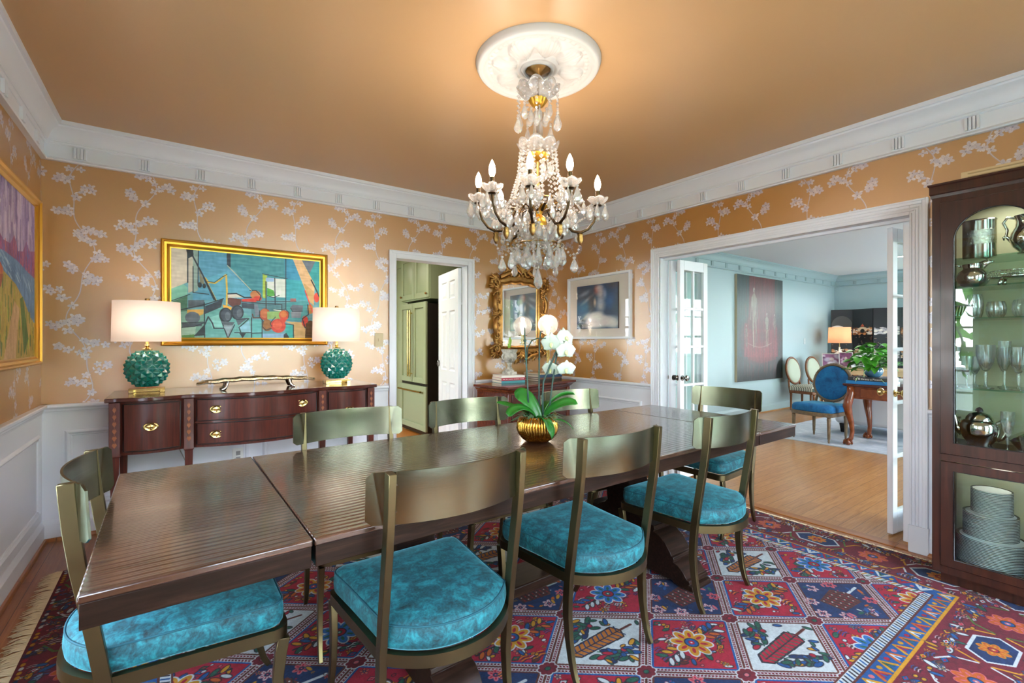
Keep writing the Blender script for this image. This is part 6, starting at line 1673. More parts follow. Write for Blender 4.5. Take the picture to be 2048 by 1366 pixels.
# ---------------------------------------------------------------- living room seen through the french doors
def lrug():
    cv = Cv(4.2, 4.6, 110, '#b9bfc8'); rnd = random.Random(3)
    for k in range(2600):
        x, y = rnd.uniform(0, 4.2), rnd.uniform(0, 4.6); cv.line([(x, y), (x+rnd.uniform(-.02, .02), y+rnd.uniform(.03, .16))], .014, rnd.choice(['#8f9fb2', '#d2d5da', '#a9b4c2', '#e0e1e4', '#7d8da3']), .7)
    t = thing('area_rug', 'pale blue-grey mottled rug under the blue chair in the living room', 'rug', (0, 0, 0))
    m = MB(); m.box(6.55, 10.7, -1.2, 3.32, .001, .011); m.build('pile', art('pale_rug', cv, 'X', 6.55, 4.2, 'Y', -1.25, 4.6, .95), t)
lrug()
def redpainting():
    w, h = 1.62, 1.83
    cv = Cv(w, h, 200, '#5d1f24'); rnd = random.Random(9)
    cv.poly([(0, 0), (.34, 0), (.40, h), (0, h)], '#1f3a3c'); cv.poly([(1.36, 0), (w, 0), (w, h), (1.32, h)], '#2a3534'); cv.poly([(0, 0), (w, 0), (w, .38), (.8, .30), (0, .45)], '#26282a')
    cv.ell(.80, .74, .80, .52, '#6c1d23', 0, .9, .3); cv.poly([(.18, .42), (1.44, .40), (1.40, .95), (.24, 1.0)], '#84222a', .8); cv.ell(.84, .48, .60, .20, '#96242c', 0, .7, .6); cv.poly([(.36, .9), (1.28, .9), (1.3, h), (.42, h)], '#6a2028')
    for k in range(260):
        x = rnd.uniform(0, w); y = rnd.uniform(0, h); L = rnd.uniform(.1, .5)
        c = rnd.choice(['#8a262e', '#4a1a20', '#a3303a', '#5d1f24', '#6d4a3c']) if .25 < x < 1.4 else rnd.choice(['#1d3334', '#2f4a48', '#26282a', '#1a2a2c'])
        cv.line([(x, y), (x+rnd.uniform(-.01, .01), y+L)], rnd.uniform(.008, .025), c, .45)
    def fig(x, top, s, c='#a3a08c'):
        cv.ell(x, top-.075*s, .042*s, .062*s, '#c4c2b2', 0, .9, .45); cv.ell(x+.012*s, top-.085*s, .018*s, .035*s, '#3a2426', 0, .7, .6)
        cv.poly([(x-.02*s, top-.13*s), (x+.02*s, top-.13*s), (x+.10*s, top-.22*s), (x+.07*s, top-.52*s), (x-.05*s, top-.54*s), (x-.09*s, top-.22*s)], c, .8)
        cv.poly([(x-.09*s, top-.2*s), (x-.07*s, top-.2*s), (x-.10*s, top-.62*s), (x-.135*s, top-.60*s)], '#8d8a78', .7); cv.poly([(x+.08*s, top-.22*s), (x+.11*s, top-.24*s), (x+.15*s, top-.58*s), (x+.12*s, top-.60*s)], '#7d7868', .7)
        cv.poly([(x-.05*s, top-.52*s), (x+.02*s, top-.52*s), (x+.005*s, top-.80*s), (x+.01*s, top-1.1*s), (x-.025*s, top-1.1*s), (x-.05*s, top-.78*s)], c, .75); cv.poly([(x+.02*s, top-.52*s), (x+.08*s, top-.52*s), (x+.10*s, top-.80*s), (x+.07*s, top-1.08*s), (x+.045*s, top-1.08*s), (x+.05*s, top-.8*s)], '#8a8472', .7)
        for q in range(26): X = x+rnd.uniform(-.13, .13)*s; Y = top-rnd.uniform(.1, 1.0)*s; cv.line([(X, Y), (X, Y-.16*s)], .010, rnd.choice(['#6d2a2e', '#4a1f22', '#b5b09c', '#7a6a5c']), .5)
    fig(.56, 1.66, .98); fig(1.02, 1.22, .58, '#8f8c7c'); fig(.30, .98, .36, '#6d5f54'); fig(1.30, 1.20, .40, '#5c4f48')
    cv.ell(.86, .78, .15, .13, '#5a3a34', 0, .6, .7)
    cv.line([(.34+.86*k/20, .66-.075*math.sin(PI*k/20)) for k in range(21)], .014, '#a8827c', .7)
    cv.a[..., :3] *= .78; cv.noise(.10, .01, .25, 2); cv.noise(.06, .02, .02, 3)
    t = thing('unframed_painting', 'tall dark red and green canvas of pale standing figures on the blue wall', 'painting', (7.678, YB-.001, .596))
    m = MB(); m.box(0, w, -.040, 0, 0, h); m.build('canvas', art('red_canvas', cv, 'X', 0, w, 'Z', 0, h, .4), t)
    m = MB(); m.box(-.003, 0, -.040, 0, 0, h); m.build('canvas_edge', P('raw_canvas', '#b6a88c', .8), t)
redpainting()
def oval_chair(name, label, loc, rz, fab, wood_, inner=None, group=None, seat_w=.52):
    """Louis XVI oval-back side chair, faces local +y"""
    t = thing(name, label, 'chair', loc, rz, group)
    sw, sd = seat_w/2, .46
    m = MB(); rings = []
    for ins, z in ((0, .385), (0, .44), (.015, .465), (.05, .482), (.12, .49)):
        k = 1-ins/.26; rings.append([(x*k, .02+(y-.02)*k, z) for x, y in [(-sw*.86, -sd/2), (sw*.86, -sd/2), (sw, sd/2-.05), (sw*.7, sd/2), (0, sd/2+.02), (-sw*.7, sd/2), (-sw, sd/2-.05)]])
    m.loft(rings); m.build('seat', fab, t, smooth=60, bevel=.008)
    m = MB(); m.loft([[(x, y, z) for x, y in [(-sw*.87, -sd/2-.004), (sw*.87, -sd/2-.004), (sw+.006, sd/2-.05), (sw*.7, sd/2+.006), (0, sd/2+.026), (-sw*.7, sd/2+.006), (-sw-.006, sd/2-.05)]] for z in (.335, .384)]); m.build('seat_rail', wood_, t, bevel=.004)
    lean = R(9); cy, cz, rx, rz_ = -sd/2-.045, .735, .225, .235
    def bp(a, k=1.0, d=0): zz = rz_*k*math.sin(a); return (rx*k*math.cos(a), cy-zz*math.sin(lean)+d, cz+zz*math.cos(lean))
    m = MB(); m.tube([bp(2*PI*k/40, 1.04) for k in range(40)], .020, 8, closed=True, flat=1)
    for k in range(40): m.sphere(bp(2*PI*k/40, 1.09, .008), .009, 6, 4)
    m.build('back_frame', wood_, t, smooth=180)
    m = MB(); n = 32
    m.loft([[bp(2*PI*k/n, q, d) for k in range(n)] for q, d in ((.96, -.018), (.90, -.030), (.6, -.034))]+[]); m.loft([[bp(2*PI*k/n, q, d) for k in range(n)] for q, d in ((.96, .016), (.90, .028), (.6, .034), (.3, .036))])
    m.build('back_pad', inner or fab, t, smooth=60)
    for s in (-1, 1):
        m = MB(); m.tube([(s*.205, -sd/2+.005, .36), (s*.200, -sd/2-.015, .46), (s*.185, -sd/2-.03, .56), bp(-PI/2+s*.85, 1.06)], [.020, .017, .016, .014], 8); m.build('back_support', wood_, t, smooth=180)
        for y, k in ((-sd/2+.02, 0), (sd/2-.04, 1)):
            m = MB(); x = s*(sw-.035 if k else sw*.78)
            m.lathe([(.0001, .012), (.010, .012), (.013, .03), (.012, .05), (.016, .07), (.021, .28), (.024, .31), (.019, .318), (.026, .335), (.0001, .336)], 12, c=(x, y, 0), mod=lambda a, r, z: 1-.08*abs(math.cos(3*a))*(z < .3)); m.build('leg', wood_, t, smooth=40)
    return t
M_gwood = wood('grey_walnut', '#5a4a38', '#84705a', .4, (20, 20, 20), .1)
oval_chair('side_chair', 'royal blue oval-back chair standing at the carved desk', (6.87, 2.625, 0), R(80), M_bluefab, M_gwood)
def stripe(name):
    t = NT(name); sp = t.n('ShaderNodeSeparateXYZ'); t.l(t.obj(), sp.inputs[0])
    s = t.math('SINE', t.math('MULTIPLY', t.math('ADD', sp.outputs['Y'], t.math('MULTIPLY', t.math('ABSOLUTE', sp.outputs['X']), .6)), 190))
    t.pr(t.mix(t.math('GREATER_THAN', s, 0), lin('#cfcdb8'), lin('#3c4a48')), .8); return t.m
M_stripe = stripe('chevron_fabric'); M_sagefab = P('sage_back_fabric', '#a3aa97', .85)
oval_chair('side_chair', 'zigzag-seated oval-back chair nearer the red painting by the blue wall', (9.42, 3.78, 0), R(177), M_stripe, M_chairwood, M_sagefab, 'zigzag seated chairs by the blue wall')
oval_chair('side_chair', 'zigzag-seated oval-back chair farther from the red painting, before the photo frames', (10.01, 3.68, 0), R(174), M_stripe, M_chairwood, M_sagefab, 'zigzag seated chairs by the blue wall')

m = MB(); m.box(-.036, .036, -.006, 0, -.058, .058).box(-.005, .005, -.012, -.006, -.010, .010); tag(m.build('light_switch', P('switch_grey', '#b9c2c2', .5), None, loc=(10.32, YB-.0005, 1.285), bevel=.002), 'white light switch on the blue wall between the red painting and the screen', 'light switch')
def desk():
    t = thing('writing_desk', 'carved mahogany desk on ball-and-claw cabriole legs in the living room', 'desk', (6.77, 2.245, 0))
    y1, y0, x0, x1 = .07, -1.25, -.05, .72
    m = MB(); m.loft([[(x0+a, y0+a, z), (x1-a, y0+a, z), (x1-a, y1-a, z), (x0+a, y1-a, z)] for a, z in ((.02, .735), (.008, .742), (0, .752), (0, .764), (.006, .770))]); m.build('top', M_mahog_h, t)
    m = MB(); m.box(x0+.055, x1-.055, y0+.055, y1-.06, .585, .735); m.build('apron', M_desk, t, bevel=.004)
    for a, b in ((-.50, -.10), (-1.10, -.60)):
        m = MB(); m.box(x0+.046, x0+.058, a, b, .605, .715); d = m.build('drawer', M_desk, t, bevel=.003)
        m = MB(); m.lathe([(.0001, .02), (.014, .018), (.016, .010), (.008, 0)], 14, M=TR(x0+.046, (a+b)/2, .66, 0, 0, R(-90))); m.build('knob', M_brass, d, smooth=40)
    for (x, sx) in ((0, -1), (.67-.05, 1)):
        for (y, sy) in ((0, 1), (y0+.07, -1)):
            m = MB()
            pts = [(0, 0, .735), (0, 0, .64), (.020, .020, .56), (.030, .030, .50), (.018, .018, .40), (-.006, -.006, .28), (-.014, -.014, .18), (-.004, -.004, .10), (.016, .016, .055)]
            m.tube([(x+sx*p[0]*.9, y+sy*p[1]*.9, p[2]) for p in pts], [.040, .042, .050, .050, .040, .030, .024, .024, .030], 12)
            lg = m.build('leg', M_desk, t, smooth=180)
            m = MB(); cx_, cy_ = x+sx*.022, y+sy*.022; m.sphere((cx_, cy_, .042), .036, 12, 8)
            for k in range(4):
                a = k*PI/2+.4; m.tube([(cx_+.012*math.cos(a), cy_+.012*math.sin(a), .082), (cx_+.036*math.cos(a), cy_+.036*math.sin(a), .062), (cx_+.043*math.cos(a), cy_+.043*math.sin(a), .030), (cx_+.036*math.cos(a), cy_+.036*math.sin(a), .014)], [.012, .012, .010, .005], 6)
            m.build('claw_foot', M_desk, lg, smooth=180)
            m = MB()
            for k in range(6): m.sphere((x+sx*.032, y+sy*.005*(k % 3-1)*3, .57-.022*k), .020-.002*k, 7, 5, 1, .8, 1)
            m.build('knee_carving', M_desk, lg, smooth=180)
desk()
DZ = .770
M_bluecov = P('cyan_cloth', '#1f78b8', .4); M_blackcov = P('charcoal_cloth', '#2c2b30', .45)
book((6.90, 2.06, DZ), R(-90), (.46, .30, .040), None, M_bluecov, 'wide blue book at the bottom of the pile under the potted pothos', 'books under the pothos')
book((6.90, 2.07, DZ+.040), R(-90), (.40, .28, .044), None, M_blackcov, 'charcoal book with white script title under the potted pothos', 'books under the pothos', text='De El Greco a Picasso', tsize=.032)
def pothos():
    t = thing('potted_pothos', 'bright green trailing pothos in a blue pot on the desk books', 'plant', (6.93, 2.06, DZ+.085))
    m = MB(); m.lathe([(.0001, 0), (.060, 0), (.088, .03), (.098, .07), (.090, .105), (.080, .112), (.074, .105), (.0001, .09)], 32); m.build('pot', ceramic('blue_glaze', '#4f7fa0', .15), t, smooth=50)
    rnd = random.Random(21)
    def heart(m, p, d, s, droop):
        d = V(d).normalized(); side = d.cross(V((0, 0, 1))); side = side.normalized() if side.length > .01 else V((1, 0, 0)); n = side.cross(d)
        out = [(0, 0), (-.12, .22), (-.02, .44), (.25, .50), (.6, .34), (1.0, 0), (.6, -.34), (.25, -.50), (-.02, -.44), (-.12, -.22)]
        c = p+d*.35*s-n*.03*s
        m.add([p+d*a*s+side*b*s+n*(abs(b)*.35*s-.30*a*a*s*droop) for a, b in out]+[c], [(i, (i+1) % 10, 10) for i in range(10)])
    k = 0
    for i in range(96):
        a = rnd.uniform(0, 6.28); el = rnd.uniform(-.25, 1.35); r = rnd.uniform(.09, .235)
        p = V((.85*r*math.cos(a)*math.cos(el)*1.2, r*math.sin(a)*math.cos(el)*1.25, .13+r*math.sin(el)*1.2))
        m = MB(); m.tube([(0, 0, .09), (p.x*.45, p.y*.45, .10+(p.z-.09)*.75), tuple(p)], .0022, 4)
        heart(m, p, (p.x+rnd.uniform(-.1, .1), p.y+rnd.uniform(-.1, .1), rnd.uniform(-.10, .06)), rnd.uniform(.075, .115), rnd.uniform(.3, 1.3))
        m.build('leaf', M_ivy, t, smooth=180, fix=False)
    m = MB(); m.tube([(-.06, .05, .10), (-.12, .06, .06), (-.16, .05, -.02), (-.165, -.02, -.045), (-.165, -.09, -.045), (-.165, -.13, -.02)], .004, 6)
    heart(m, V((-.165, .11, -.01)), (-.1, .3, -.6), .07, .4); heart(m, V((-.165, -.13, -.02)), (-.1, -.5, -.5), .09, .4)
    m.build('trailing_stem', leafm('pale_vine', '#9fc47a', '#c9dca8', .5), t, smooth=60, fix=False)
pothos()
m = MB(); m.box(-.05, .05, -.03, .03, 0, .05); tag(m.build('white_box', M_white, None, loc=(6.88, 1.845, DZ+.040), bevel=.004), 'small white box behind the pothos beside the glazed door', 'box')

def sofa():
    t = thing('sofa', 'white upholstered sofa with dark block feet behind the desk', 'sofa', (7.71, 1.5, 0))
    fab = P('white_linen', '#d8d6da', .85)
    m = MB(); m.box(-.10, .85, -1.1, 1.20, .135, .43); m.build('base', fab, t, bevel=.03, bseg=3)
    m = MB(); m.box(-.12, .10, -1.12, 1.22, .14, .80); m.build('back', fab, t, bevel=.05, bseg=3)
    for y in (-1.08, .98): m = MB(); m.box(.05, .88, y, y+.2, .14, .62); m.build('arm', fab, t, bevel=.05, bseg=3)
    for y in (-.95, .12): m = MB(); m.box(.10, .84, y, y+.90, .43, .56); m.build('cushion', fab, t, bevel=.04, bseg=3)
    for x in (-.06, .78):
        for y in (-1.05, 1.12): m = MB(); m.loft([[(x+a*k, y+b*k, z) for a, b in ((-1, -1), (1, -1), (1, 1), (-1, 1))] for k, z in ((.028, .012), (.042, .135))]); m.build('foot', M_black, t, bevel=.003)
sofa()
def console():
    t = thing('console_table', 'sand-coloured console table carrying photo frames and the amber lamp', 'table', (10.87, 3.35, 0))
    mat = P('sand_veneer', '#c9a77c', .4)
    m = MB(); m.box(-.30, .35, -.80, .72, .735, .770); m.build('top', mat, t, bevel=.004)
    m = MB(); m.box(-.27, .32, -.77, .69, .64, .735); m.build('apron', mat, t, bevel=.003)
    for x in (-.25, .30):
        for y in (-.75, .67): m = MB(); m.box(x-.03, x+.03, y-.03, y+.03, .011, .64); m.build('leg', mat, t, bevel=.003)
console()
def folding_screen():
    t = thing('folding_screen', 'black lacquer folding screen with pale carved landscape behind the amber lamp', 'screen', (11.45, 3.9, 0))
    rnd = random.Random(6)
    pts = [(-.02, .25), (.12, -.10), (-.02, -.50), (.12, -.90), (-.02, -1.30)]; H = 1.95
    for k in range(4):
        (ax, ay), (bx_, by_) = pts[k], pts[k+1]; d = V((bx_-ax, by_-ay, 0)); w = d.length; rz = math.atan2(d.y, d.x)
        cv = Cv(w, H, 170, '#15131a')
        if k == 0: cv.ell(w*.5, 1.62, w*.48, .20, '#3c3a38'); cv.ell(w*.3, 1.50, w*.4, .12, '#d9d3c8'); cv.ell(w*.3, 1.44, w*.6, .07, '#2a2828')
        zone = [(1.50, .10), (1.02, .14), (.62, .12)]
        for zc_, zh in zone:
            for q in range(90):
                x, z = rnd.uniform(.02, w-.02), zc_+rnd.uniform(-zh, zh)*.7; c = rnd.choice(['#c98a5a', '#d9c4a8', '#8a5a3a', '#e4ddd2', '#6a4630', '#b9764a']) if k != 2 else rnd.choice(['#b8b4b8', '#8f8c94', '#d9d3c8'])
                cv.ell(x, z, rnd.uniform(.012, .045), rnd.uniform(.008, .022), c)
            if k == 1: cv.ell(w*.5, zc_+.03, .10, .05, '#d9c0a0'); cv.ell(w*.5, zc_, .045, .04, '#15131a'); cv.poly([(w*.4, zc_+.09), (w*.6, zc_+.09), (w*.5, zc_+.15)], '#b4573a')
        for q in range(40): cv.ell(rnd.uniform(0, w), rnd.uniform(.75, 1.4), .012, .006, '#8f7a66')
        o = MB(); o.box(0, w-.006, -.012, .012, .011, H)
        pnl = o.build('panel', art('lacquer_%d' % k, cv, 'X', 0, w, 'Z', 0, H, .25), t, loc=(ax, ay, 0), rotz=rz)
        e = MB(); e.box(-.002, .010, -.0135, .0135, .011, H).box(w-.016, w-.004, -.0135, .0135, .011, H).box(0, w-.006, -.0135, .0135, H-.014, H+.002); e.build('edge', M_black, pnl)
folding_screen()
def amber_lamp():
    t = thing('table_lamp', 'white ribbed lamp with amber drum shade in the living room corner', 'lamp', (10.88, 3.80, .7705))
    m = MB(); m.lathe([(.0001, 0), (.075, 0), (.075, .02), (.05, .03), (.075, .06), (.105, .10), (.105, .13), (.06, .16), (.06, .18), (.10, .22), (.10, .26), (.05, .30), (.03, .32), (.015, .33), (.015, .40), (.0001, .40)], 32); m.build('body', P('white_glaze', '#e8e2d8', .15), t, smooth=60)
    m = MB(); m.lathe([(.196, .480-.0), (.199, .480), (.185, .795), (.182, .795)], 40); m.build('lamp_shade', M_shade2, t, smooth=50)
    m = MB(); m.tube([(0, 0, .40), (0, 0, .80)], .005, 6); m.build('harp_rod', M_brass, t)
    m = MB(); m.sphere((0, 0, .62), .035, 12, 8); m.build('bulb', M_bulb, t, smooth=180)
amber_lamp()
def photo_frame(loc, rz, w, h, tilt, cols, label, edge='#b9b4ac'):
    t = thing('photo_frame', label, 'photo frame', loc, rz, 'photo frames on the console'); t.rotation_euler = (R(tilt), 0, rz)
    cv = Cv(w, h, 700, cols[0]); rnd = random.Random(int(w*1000+h*77))
    for k in range(16): cv.ell(rnd.uniform(0, w), rnd.uniform(0, h), rnd.uniform(.1, .3)*w, rnd.uniform(.08, .25)*h, rnd.choice(cols), rnd.uniform(0, 3), .7, .5)
    cv.ell(w*.5, h*.58, w*.15, h*.16, '#c9b4a8', 0, .9, .3); cv.ell(w*.5, h*.22, w*.3, h*.22, cols[-1], 0, .9, .4)
    m = MB(); m.box(-w/2, w/2, -.006, .006, .0, h); m.build('photograph', art('photo_%d' % int(w*1000), cv, 'X', -w/2, w, 'Z', 0, h, .2), t)
    m = MB(); b = .014
    m.box(-w/2-b, -w/2, -.010, .010, -b, h+b).box(w/2, w/2+b, -.010, .010, -b, h+b).box(-w/2, w/2, -.010, .010, h, h+b).box(-w/2, w/2, -.010, .010, -b, 0); m.build('frame', P('frame_%d' % int(w*1000), edge, .3, .6), t, bevel=.002)
    m = MB(); m.tube([(0, .012, h*.55), (0, .10, .0)], .006, 6); m.build('stand', M_black, t)
FZ = .770+.020
photo_frame((10.64, 3.85, FZ), R(-65), .30, .24, -10, ['#8a5a78', '#c9c4d0', '#5a3a52', '#d9d3d6'], 'leftmost photo frame on the console, purple and grey picture')
photo_frame((10.62, 3.60, FZ), R(-62), .20, .27, -8, ['#6d3a58', '#4a2a3c', '#c9a8b8', '#8f5a72'], 'maroon-toned photo frame behind the second zigzag chair')
photo_frame((10.58, 3.41, FZ), R(-60), .15, .19, -12, ['#dcdcd8', '#b9bab6', '#8f9290'], 'small silver frame with a pale portrait, in the middle of the console')
photo_frame((10.82, 3.33, FZ), R(-60), .34, .27, -8, ['#d9d6d8', '#c4bfc6', '#efedec'], 'wide brown-edged frame with a white picture at the back of the console', '#7a5a3c')
photo_frame((10.56, 3.20, FZ), R(-66), .18, .15, -14, ['#7f8f98', '#3c4a52', '#c9d0d4'], 'low silver frame with a grey picture beside the pothos leaves')

# ---------------------------------------------------------------- kitchen seen through the doorway
def panel_door(m, x, y0, y1, z0, z1, th=.02, raised=True):
    """raised-panel front facing -x, occupying x-th..x"""
    s = .075
    m.box(x-th, x, y0, y0+s, z0, z1).box(x-th, x, y1-s, y1, z0, z1).box(x-th, x, y0+s, y1-s, z0, z0+s).box(x-th, x, y0+s, y1-s, z1-s, z1)
    m.box(x-.008, x, y0+s, y1-s, z0+s, z1-s)
    a = .03; m.loft([[(xx, y0+s+k, z0+s+k), (xx, y1-s-k, z0+s+k), (xx, y1-s-k, z1-s-k), (xx, y0+s+k, z1-s-k)] for xx, k in ((x-.008, .004), (x-.016, a))])
def pull(m, x, y, z0, z1, r=.012, axis='Z', y2=None):
    if axis == 'Z':
        m.tube([(x-.055, y, z0), (x-.055, y, z1)], r, 10); [m.tube([(x-.02, y, z), (x-.055, y, z)], r*.8, 8) for z in (z0+.04, z1-.04)]
    else:
        m.tube([(x-.055, y, z0), (x-.055, y2, z0)], r, 10); [m.tube([(x-.02, q, z0), (x-.055, q, z0)], r*.8, 8) for q in (y+.05, y2-.05)]
def fridge():
    X, y0, y1 = 2.70, 5.70, 6.58
    t = thing('refrigerator', 'sage green panelled refrigerator with long brass handles in the kitchen', 'refrigerator', (X, y0, 0))
    def sh(m, n, mat, par, **k):
        o = m.build(n, mat, par, **k)
        if par is t: o.location = (-X, -y0, 0)
        return o
    m = MB(); m.box(X+.03, X+.72, y0+.004, y1-.004, .02, 1.80); sh(m, 'cabinet_body', P('dark_steel_side', '#2b2520', .4, .3), t)
    ym = (y0+y1)/2
    for a, b, hy in ((y0+.004, ym-.004, ym-.035), (ym+.004, y1-.004, ym+.035)):
        m = MB(); panel_door(m, X+.025, a, b, .72, 1.82, .03); d = sh(m, 'door', M_kgreen, t, bevel=.003)
        m = MB(); pull(m, X, hy, .80, 1.72); sh(m, 'handle', M_brass, d, smooth=40)
    m = MB(); panel_door(m, X+.025, y0+.004, y1-.004, .08, .68, .03); d = sh(m, 'freezer_drawer', M_kgreen, t, bevel=.003)
    m = MB(); pull(m, X, y0+.06, .61, .61, .012, 'Y', y1-.06); sh(m, 'handle', M_brass, d, smooth=40)
    for y in (y0+.05, y1-.05): m = MB(); m.box(X+.08, X+.14, y-.02, y+.02, 0, .02); sh(m, 'foot', M_black, t)
fridge()
def kcab(name, label, x0, x1, y0, y1, z0, z1, doors, knobz=None, mat=None):
    t = thing(name, label, 'cabinet', (x0, y0, z0)); mat = mat or M_kgreen
    def sh(m, n, mt, par, **k):
        o = m.build(n, mt, par, **k)
        if par is t: o.location = (-x0, -y0, -z0)
        return o
    m = MB(); m.box(x0+.022, x1, y0, y1, z0, z1); sh(m, 'case', mat, t)
    for i, (a, b, c, d) in enumerate(doors):
        m = MB(); panel_door(m, x0+.021, a, b, c, d); dd = sh(m, 'door', mat, t, bevel=.002)
        if knobz:
            m = MB(); y = a+.04 if i % 2 else b-.04
            m.sphere((x0-.022, y, knobz), .016, 10, 8); m.tube([(x0+.002, y, knobz), (x0-.02, y, knobz)], .006, 6); sh(m, 'knob', M_brassd, dd, smooth=180)
kcab('kitchen_cabinet', 'pair of sage green cabinet doors above the refrigerator', 2.72, 3.44, 5.66, 6.60, 1.86, 2.60, [(6.135, 6.59, 1.88, 2.50), (5.67, 6.125, 1.88, 2.50)], 1.93)
kcab('kitchen_cabinet', 'tall sage green cabinet column left of the refrigerator', 2.84, 3.44, 6.62, 7.16, 0, 2.60, [(6.63, 7.15, 1.40, 2.50), (6.63, 7.15, .12, 1.36)])
kcab('kitchen_cabinet', 'sage green wall cabinet beyond the refrigerator, seen as a sliver by the doorway', 3.0, 3.44, 7.20, 8.9, 1.50, 2.60, [(7.22, 8.0, 1.52, 2.5), (8.02, 8.88, 1.52, 2.5)])
kcab('base_cabinet', 'dark base cabinet under a pale counter beyond the refrigerator', 2.84, 3.44, 7.18, 8.9, 0, .86, [(7.2, 8.0, .1, .84), (8.02, 8.88, .1, .84)], None, P('dark_cabinet', '#3f3a30', .5))
m = MB(); m.box(2.80, 3.44, 7.17, 8.92, 0, .04); tag(m.build('countertop', P('pale_quartz', '#dfe2e0', .2), None, loc=(0, 0, .861)), 'pale stone counter beyond the refrigerator, seen as a sliver', 'counter')
struct(MB().box(3.47, 3.49, 5.6, 8.95, 0, 2.6).build('wall_kitchen_cabinets', M_white))
def six_panel():
    p0, p1 = V((2.448, 4.345, 0)), V((2.565, 5.03, 0)); d = p1-p0; W, H, th = d.length, 2.055, .036
    e = bpy.data.objects.new('door_7', None); COL.objects.link(e); e.location = (p0.x, p0.y, .012); e.rotation_euler.z = math.atan2(d.y, d.x); struct(e)
    m = MB(); cols = [(.11, W/2-.045), (W/2+.045, W-.11)]; rows = [(.20, .82), (.95, 1.62), (1.75, 1.95)]
    xs = [0, .11, W/2-.045, W/2+.045, W-.11, W]; zs = [0, .20, .82, .95, 1.62, 1.75, 1.95, H]
    for i in range(5):
        for j in range(7):
            if i in (1, 3) and j in (1, 3, 5):
                for s in (1, -1):
                    a = [(xs[i], zs[j]), (xs[i+1], zs[j]), (xs[i+1], zs[j+1]), (xs[i], zs[j+1])]
                    def ring(k, y): return [(xs[i]+k, s*y, zs[j]+k), (xs[i+1]-k, s*y, zs[j]+k), (xs[i+1]-k, s*y, zs[j+1]-k), (xs[i]+k, s*y, zs[j+1]-k)]
                    m.loft([ring(0, th/2), ring(.012, th/2-.010), ring(.022, th/2-.010), ring(.045, th/2-.003)], False); r = ring(.045, th/2-.003); m.add(r, [(0, 1, 2, 3)])
            else: m.box(xs[i], xs[i+1], -th/2, th/2, zs[j], zs[j+1])
    m.build('frame', M_white2, e)
    m = MB(); m.tube([(.62, .05, 1.03+.028*math.sin(a)) if False else (W-.05+.0*a, .022+.022*(1+math.cos(a))*.6, 1.02+.036*math.sin(a)) for a in np.linspace(0, 2*PI, 20)], .005, 6); m.build('handle', M_nickel, e, smooth=180)
six_panel()
# ---------------------------------------------------------------- daylight, lamps, camera
w = bpy.data.worlds.new('sky'); SC.world = w; w.use_nodes = True
nt = w.node_tree; bg = nt.nodes['Background']
tc = nt.nodes.new('ShaderNodeTexCoord'); sp = nt.nodes.new('ShaderNodeSeparateXYZ'); rp = nt.nodes.new('ShaderNodeValToRGB')
nt.links.new(tc.outputs['Generated'], sp.inputs[0]); nt.links.new(sp.outputs['Z'], rp.inputs[0])
rp.color_ramp.elements[0].color = (.93, .92, 1, 1); rp.color_ramp.elements[1].color = (.62, .70, 1, 1); rp.color_ramp.elements[1].position = .7
nt.links.new(rp.outputs[0], bg.inputs[0]); bg.inputs[1].default_value = 16
def portal(loc, rot, sx, sy):
    d = bpy.data.lights.new('window_daylight', 'AREA'); d.shape = 'RECTANGLE'; d.size = sx; d.size_y = sy
    d.cycles.is_portal = True
    o = bpy.data.objects.new('window_daylight', d); COL.objects.link(o); o.location = loc; o.rotation_euler = rot
zc, zh = (WZ[0]+WZ[1])/2, WZ[1]-WZ[0]
for a, b in WINL: portal((XL-.16, (a+b)/2, zc), (R(90), 0, R(-90)), b-a, zh)
for a, b in WINF: portal(((a+b)/2, YF-.16, 1.21), (R(90), 0, 0), b-a, 2.3)
portal((11.96, 2.28, 1.45), (R(90), 0, R(90)), 1.47, 1.8)
for a, b in ((4.5, 6.4), (7.0, 8.9), (9.4, 11.3)): portal(((a+b)/2, -2.16, 1.4), (R(90), 0, 0), b-a, 2.0)
portal((-1.04, 6.05, 1.6), (R(90), 0, R(-90)), 2.3, 1.4)
WARM = (1, .86, .72)
for i, (x, y) in enumerate(BULBS):
    light('candle_light', 'POINT', (CHX+x, CHY+y, 2.165), 1.25, WARM, shadow_soft_size=.018)
light('lamp_light', 'POINT', (-.150, 3.955, 1.45), 1.5, WARM, shadow_soft_size=.03); light('lamp_light', 'POINT', (1.064, 3.910, 1.45), 1.5, WARM, shadow_soft_size=.03)
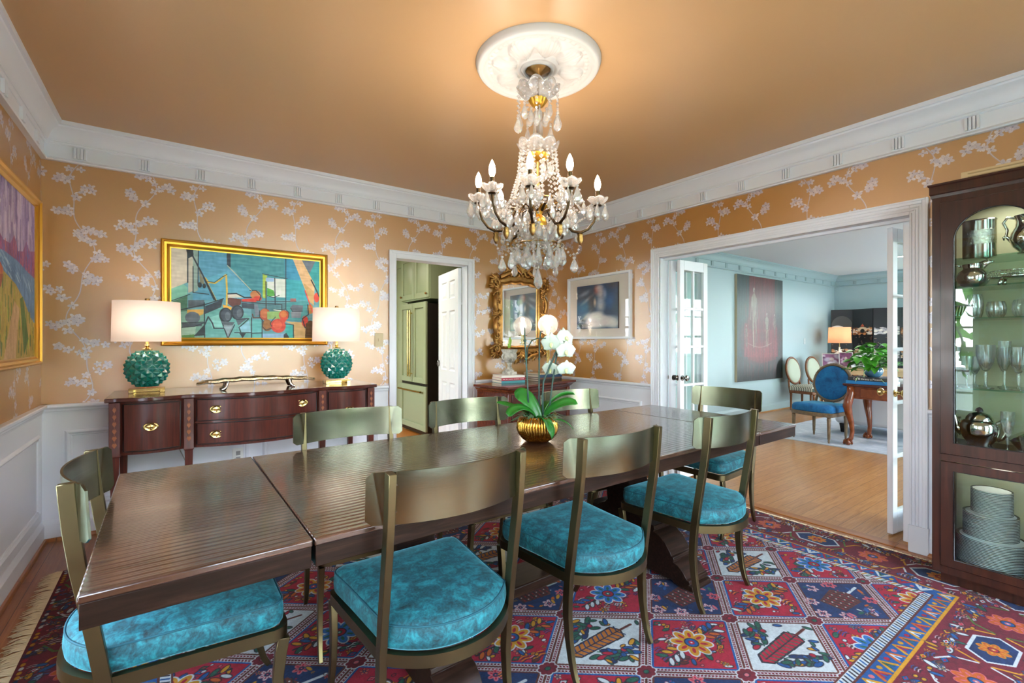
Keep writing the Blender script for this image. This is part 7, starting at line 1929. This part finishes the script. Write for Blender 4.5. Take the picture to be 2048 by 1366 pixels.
light('lamp_light', 'POINT', (3.345, 3.965, CZ+.086+.58), 1.8, WARM, shadow_soft_size=.02)
light('lamp_light', 'POINT', (10.88, 3.80, 1.47), 2, WARM, shadow_soft_size=.03)
for x, y in ((1.0, 5.6), (1.6, 7.6), (2.0, 5.2)): light('kitchen_fill_light', 'AREA', (x, y, 2.60), 7, (1, .92, .80), size=.14, shape='DISK')  # unseen ceiling sources, added to brighten the kitchen
for x, y in ((5.6, 2.6), (8.2, 2.6), (10.4, 1.0), (8.2, .2)): light('living_downlight', 'AREA', (x, y, ZC-.012), 7, (1, .93, .84), size=.13, shape='DISK')
light('cabinet_fill_light', 'AREA', (3.48, .48, 2.036), .8, (1, .93, .82), size=.10, shape='DISK'); light('cabinet_fill_light', 'AREA', (3.48, .48, .683), .15, (1, .93, .82), size=.08, shape='DISK')  # added lights without fittings, brightening the inside of the china cabinet
t = thing('ceiling_downlight', 'small round recessed light in the white living room ceiling', 'downlight', (9.9, 2.55, ZC))
MB().lathe([(.06, 0), (.085, 0), (.085, -.006), (.06, -.004)], 24).build('trim_ring', M_white, t, smooth=40); MB().lathe([(.0001, -.002), (.06, -.002)], 24).build('lens', emis('downlight_lens', '#fff1dc', 9), t)

cam = bpy.data.cameras.new('camera'); co = bpy.data.objects.new('camera', cam); COL.objects.link(co)
cam.sensor_width = 36; cam.lens = 936/2048*36; cam.shift_y = -2/2048; cam.clip_start = .02
co.location = (0, 0, 1.30); co.rotation_euler = (R(90), 0, R(-35.76)); SC.camera = co
SC.view_settings.view_transform = 'Standard'; SC.view_settings.look = 'None'; SC.view_settings.gamma = 1
SC.view_settings.exposure = 1.36
SC.cycles.max_bounces = 10; SC.cycles.diffuse_bounces = 5; SC.cycles.glossy_bounces = 5; SC.cycles.transmission_bounces = 8; SC.cycles.transparent_max_bounces = 24
SC.cycles.sample_clamp_indirect = 6; SC.cycles.caustics_reflective = False; SC.cycles.caustics_refractive = False; SC.cycles.blur_glossy = .5
SC.cycles.use_denoising = True
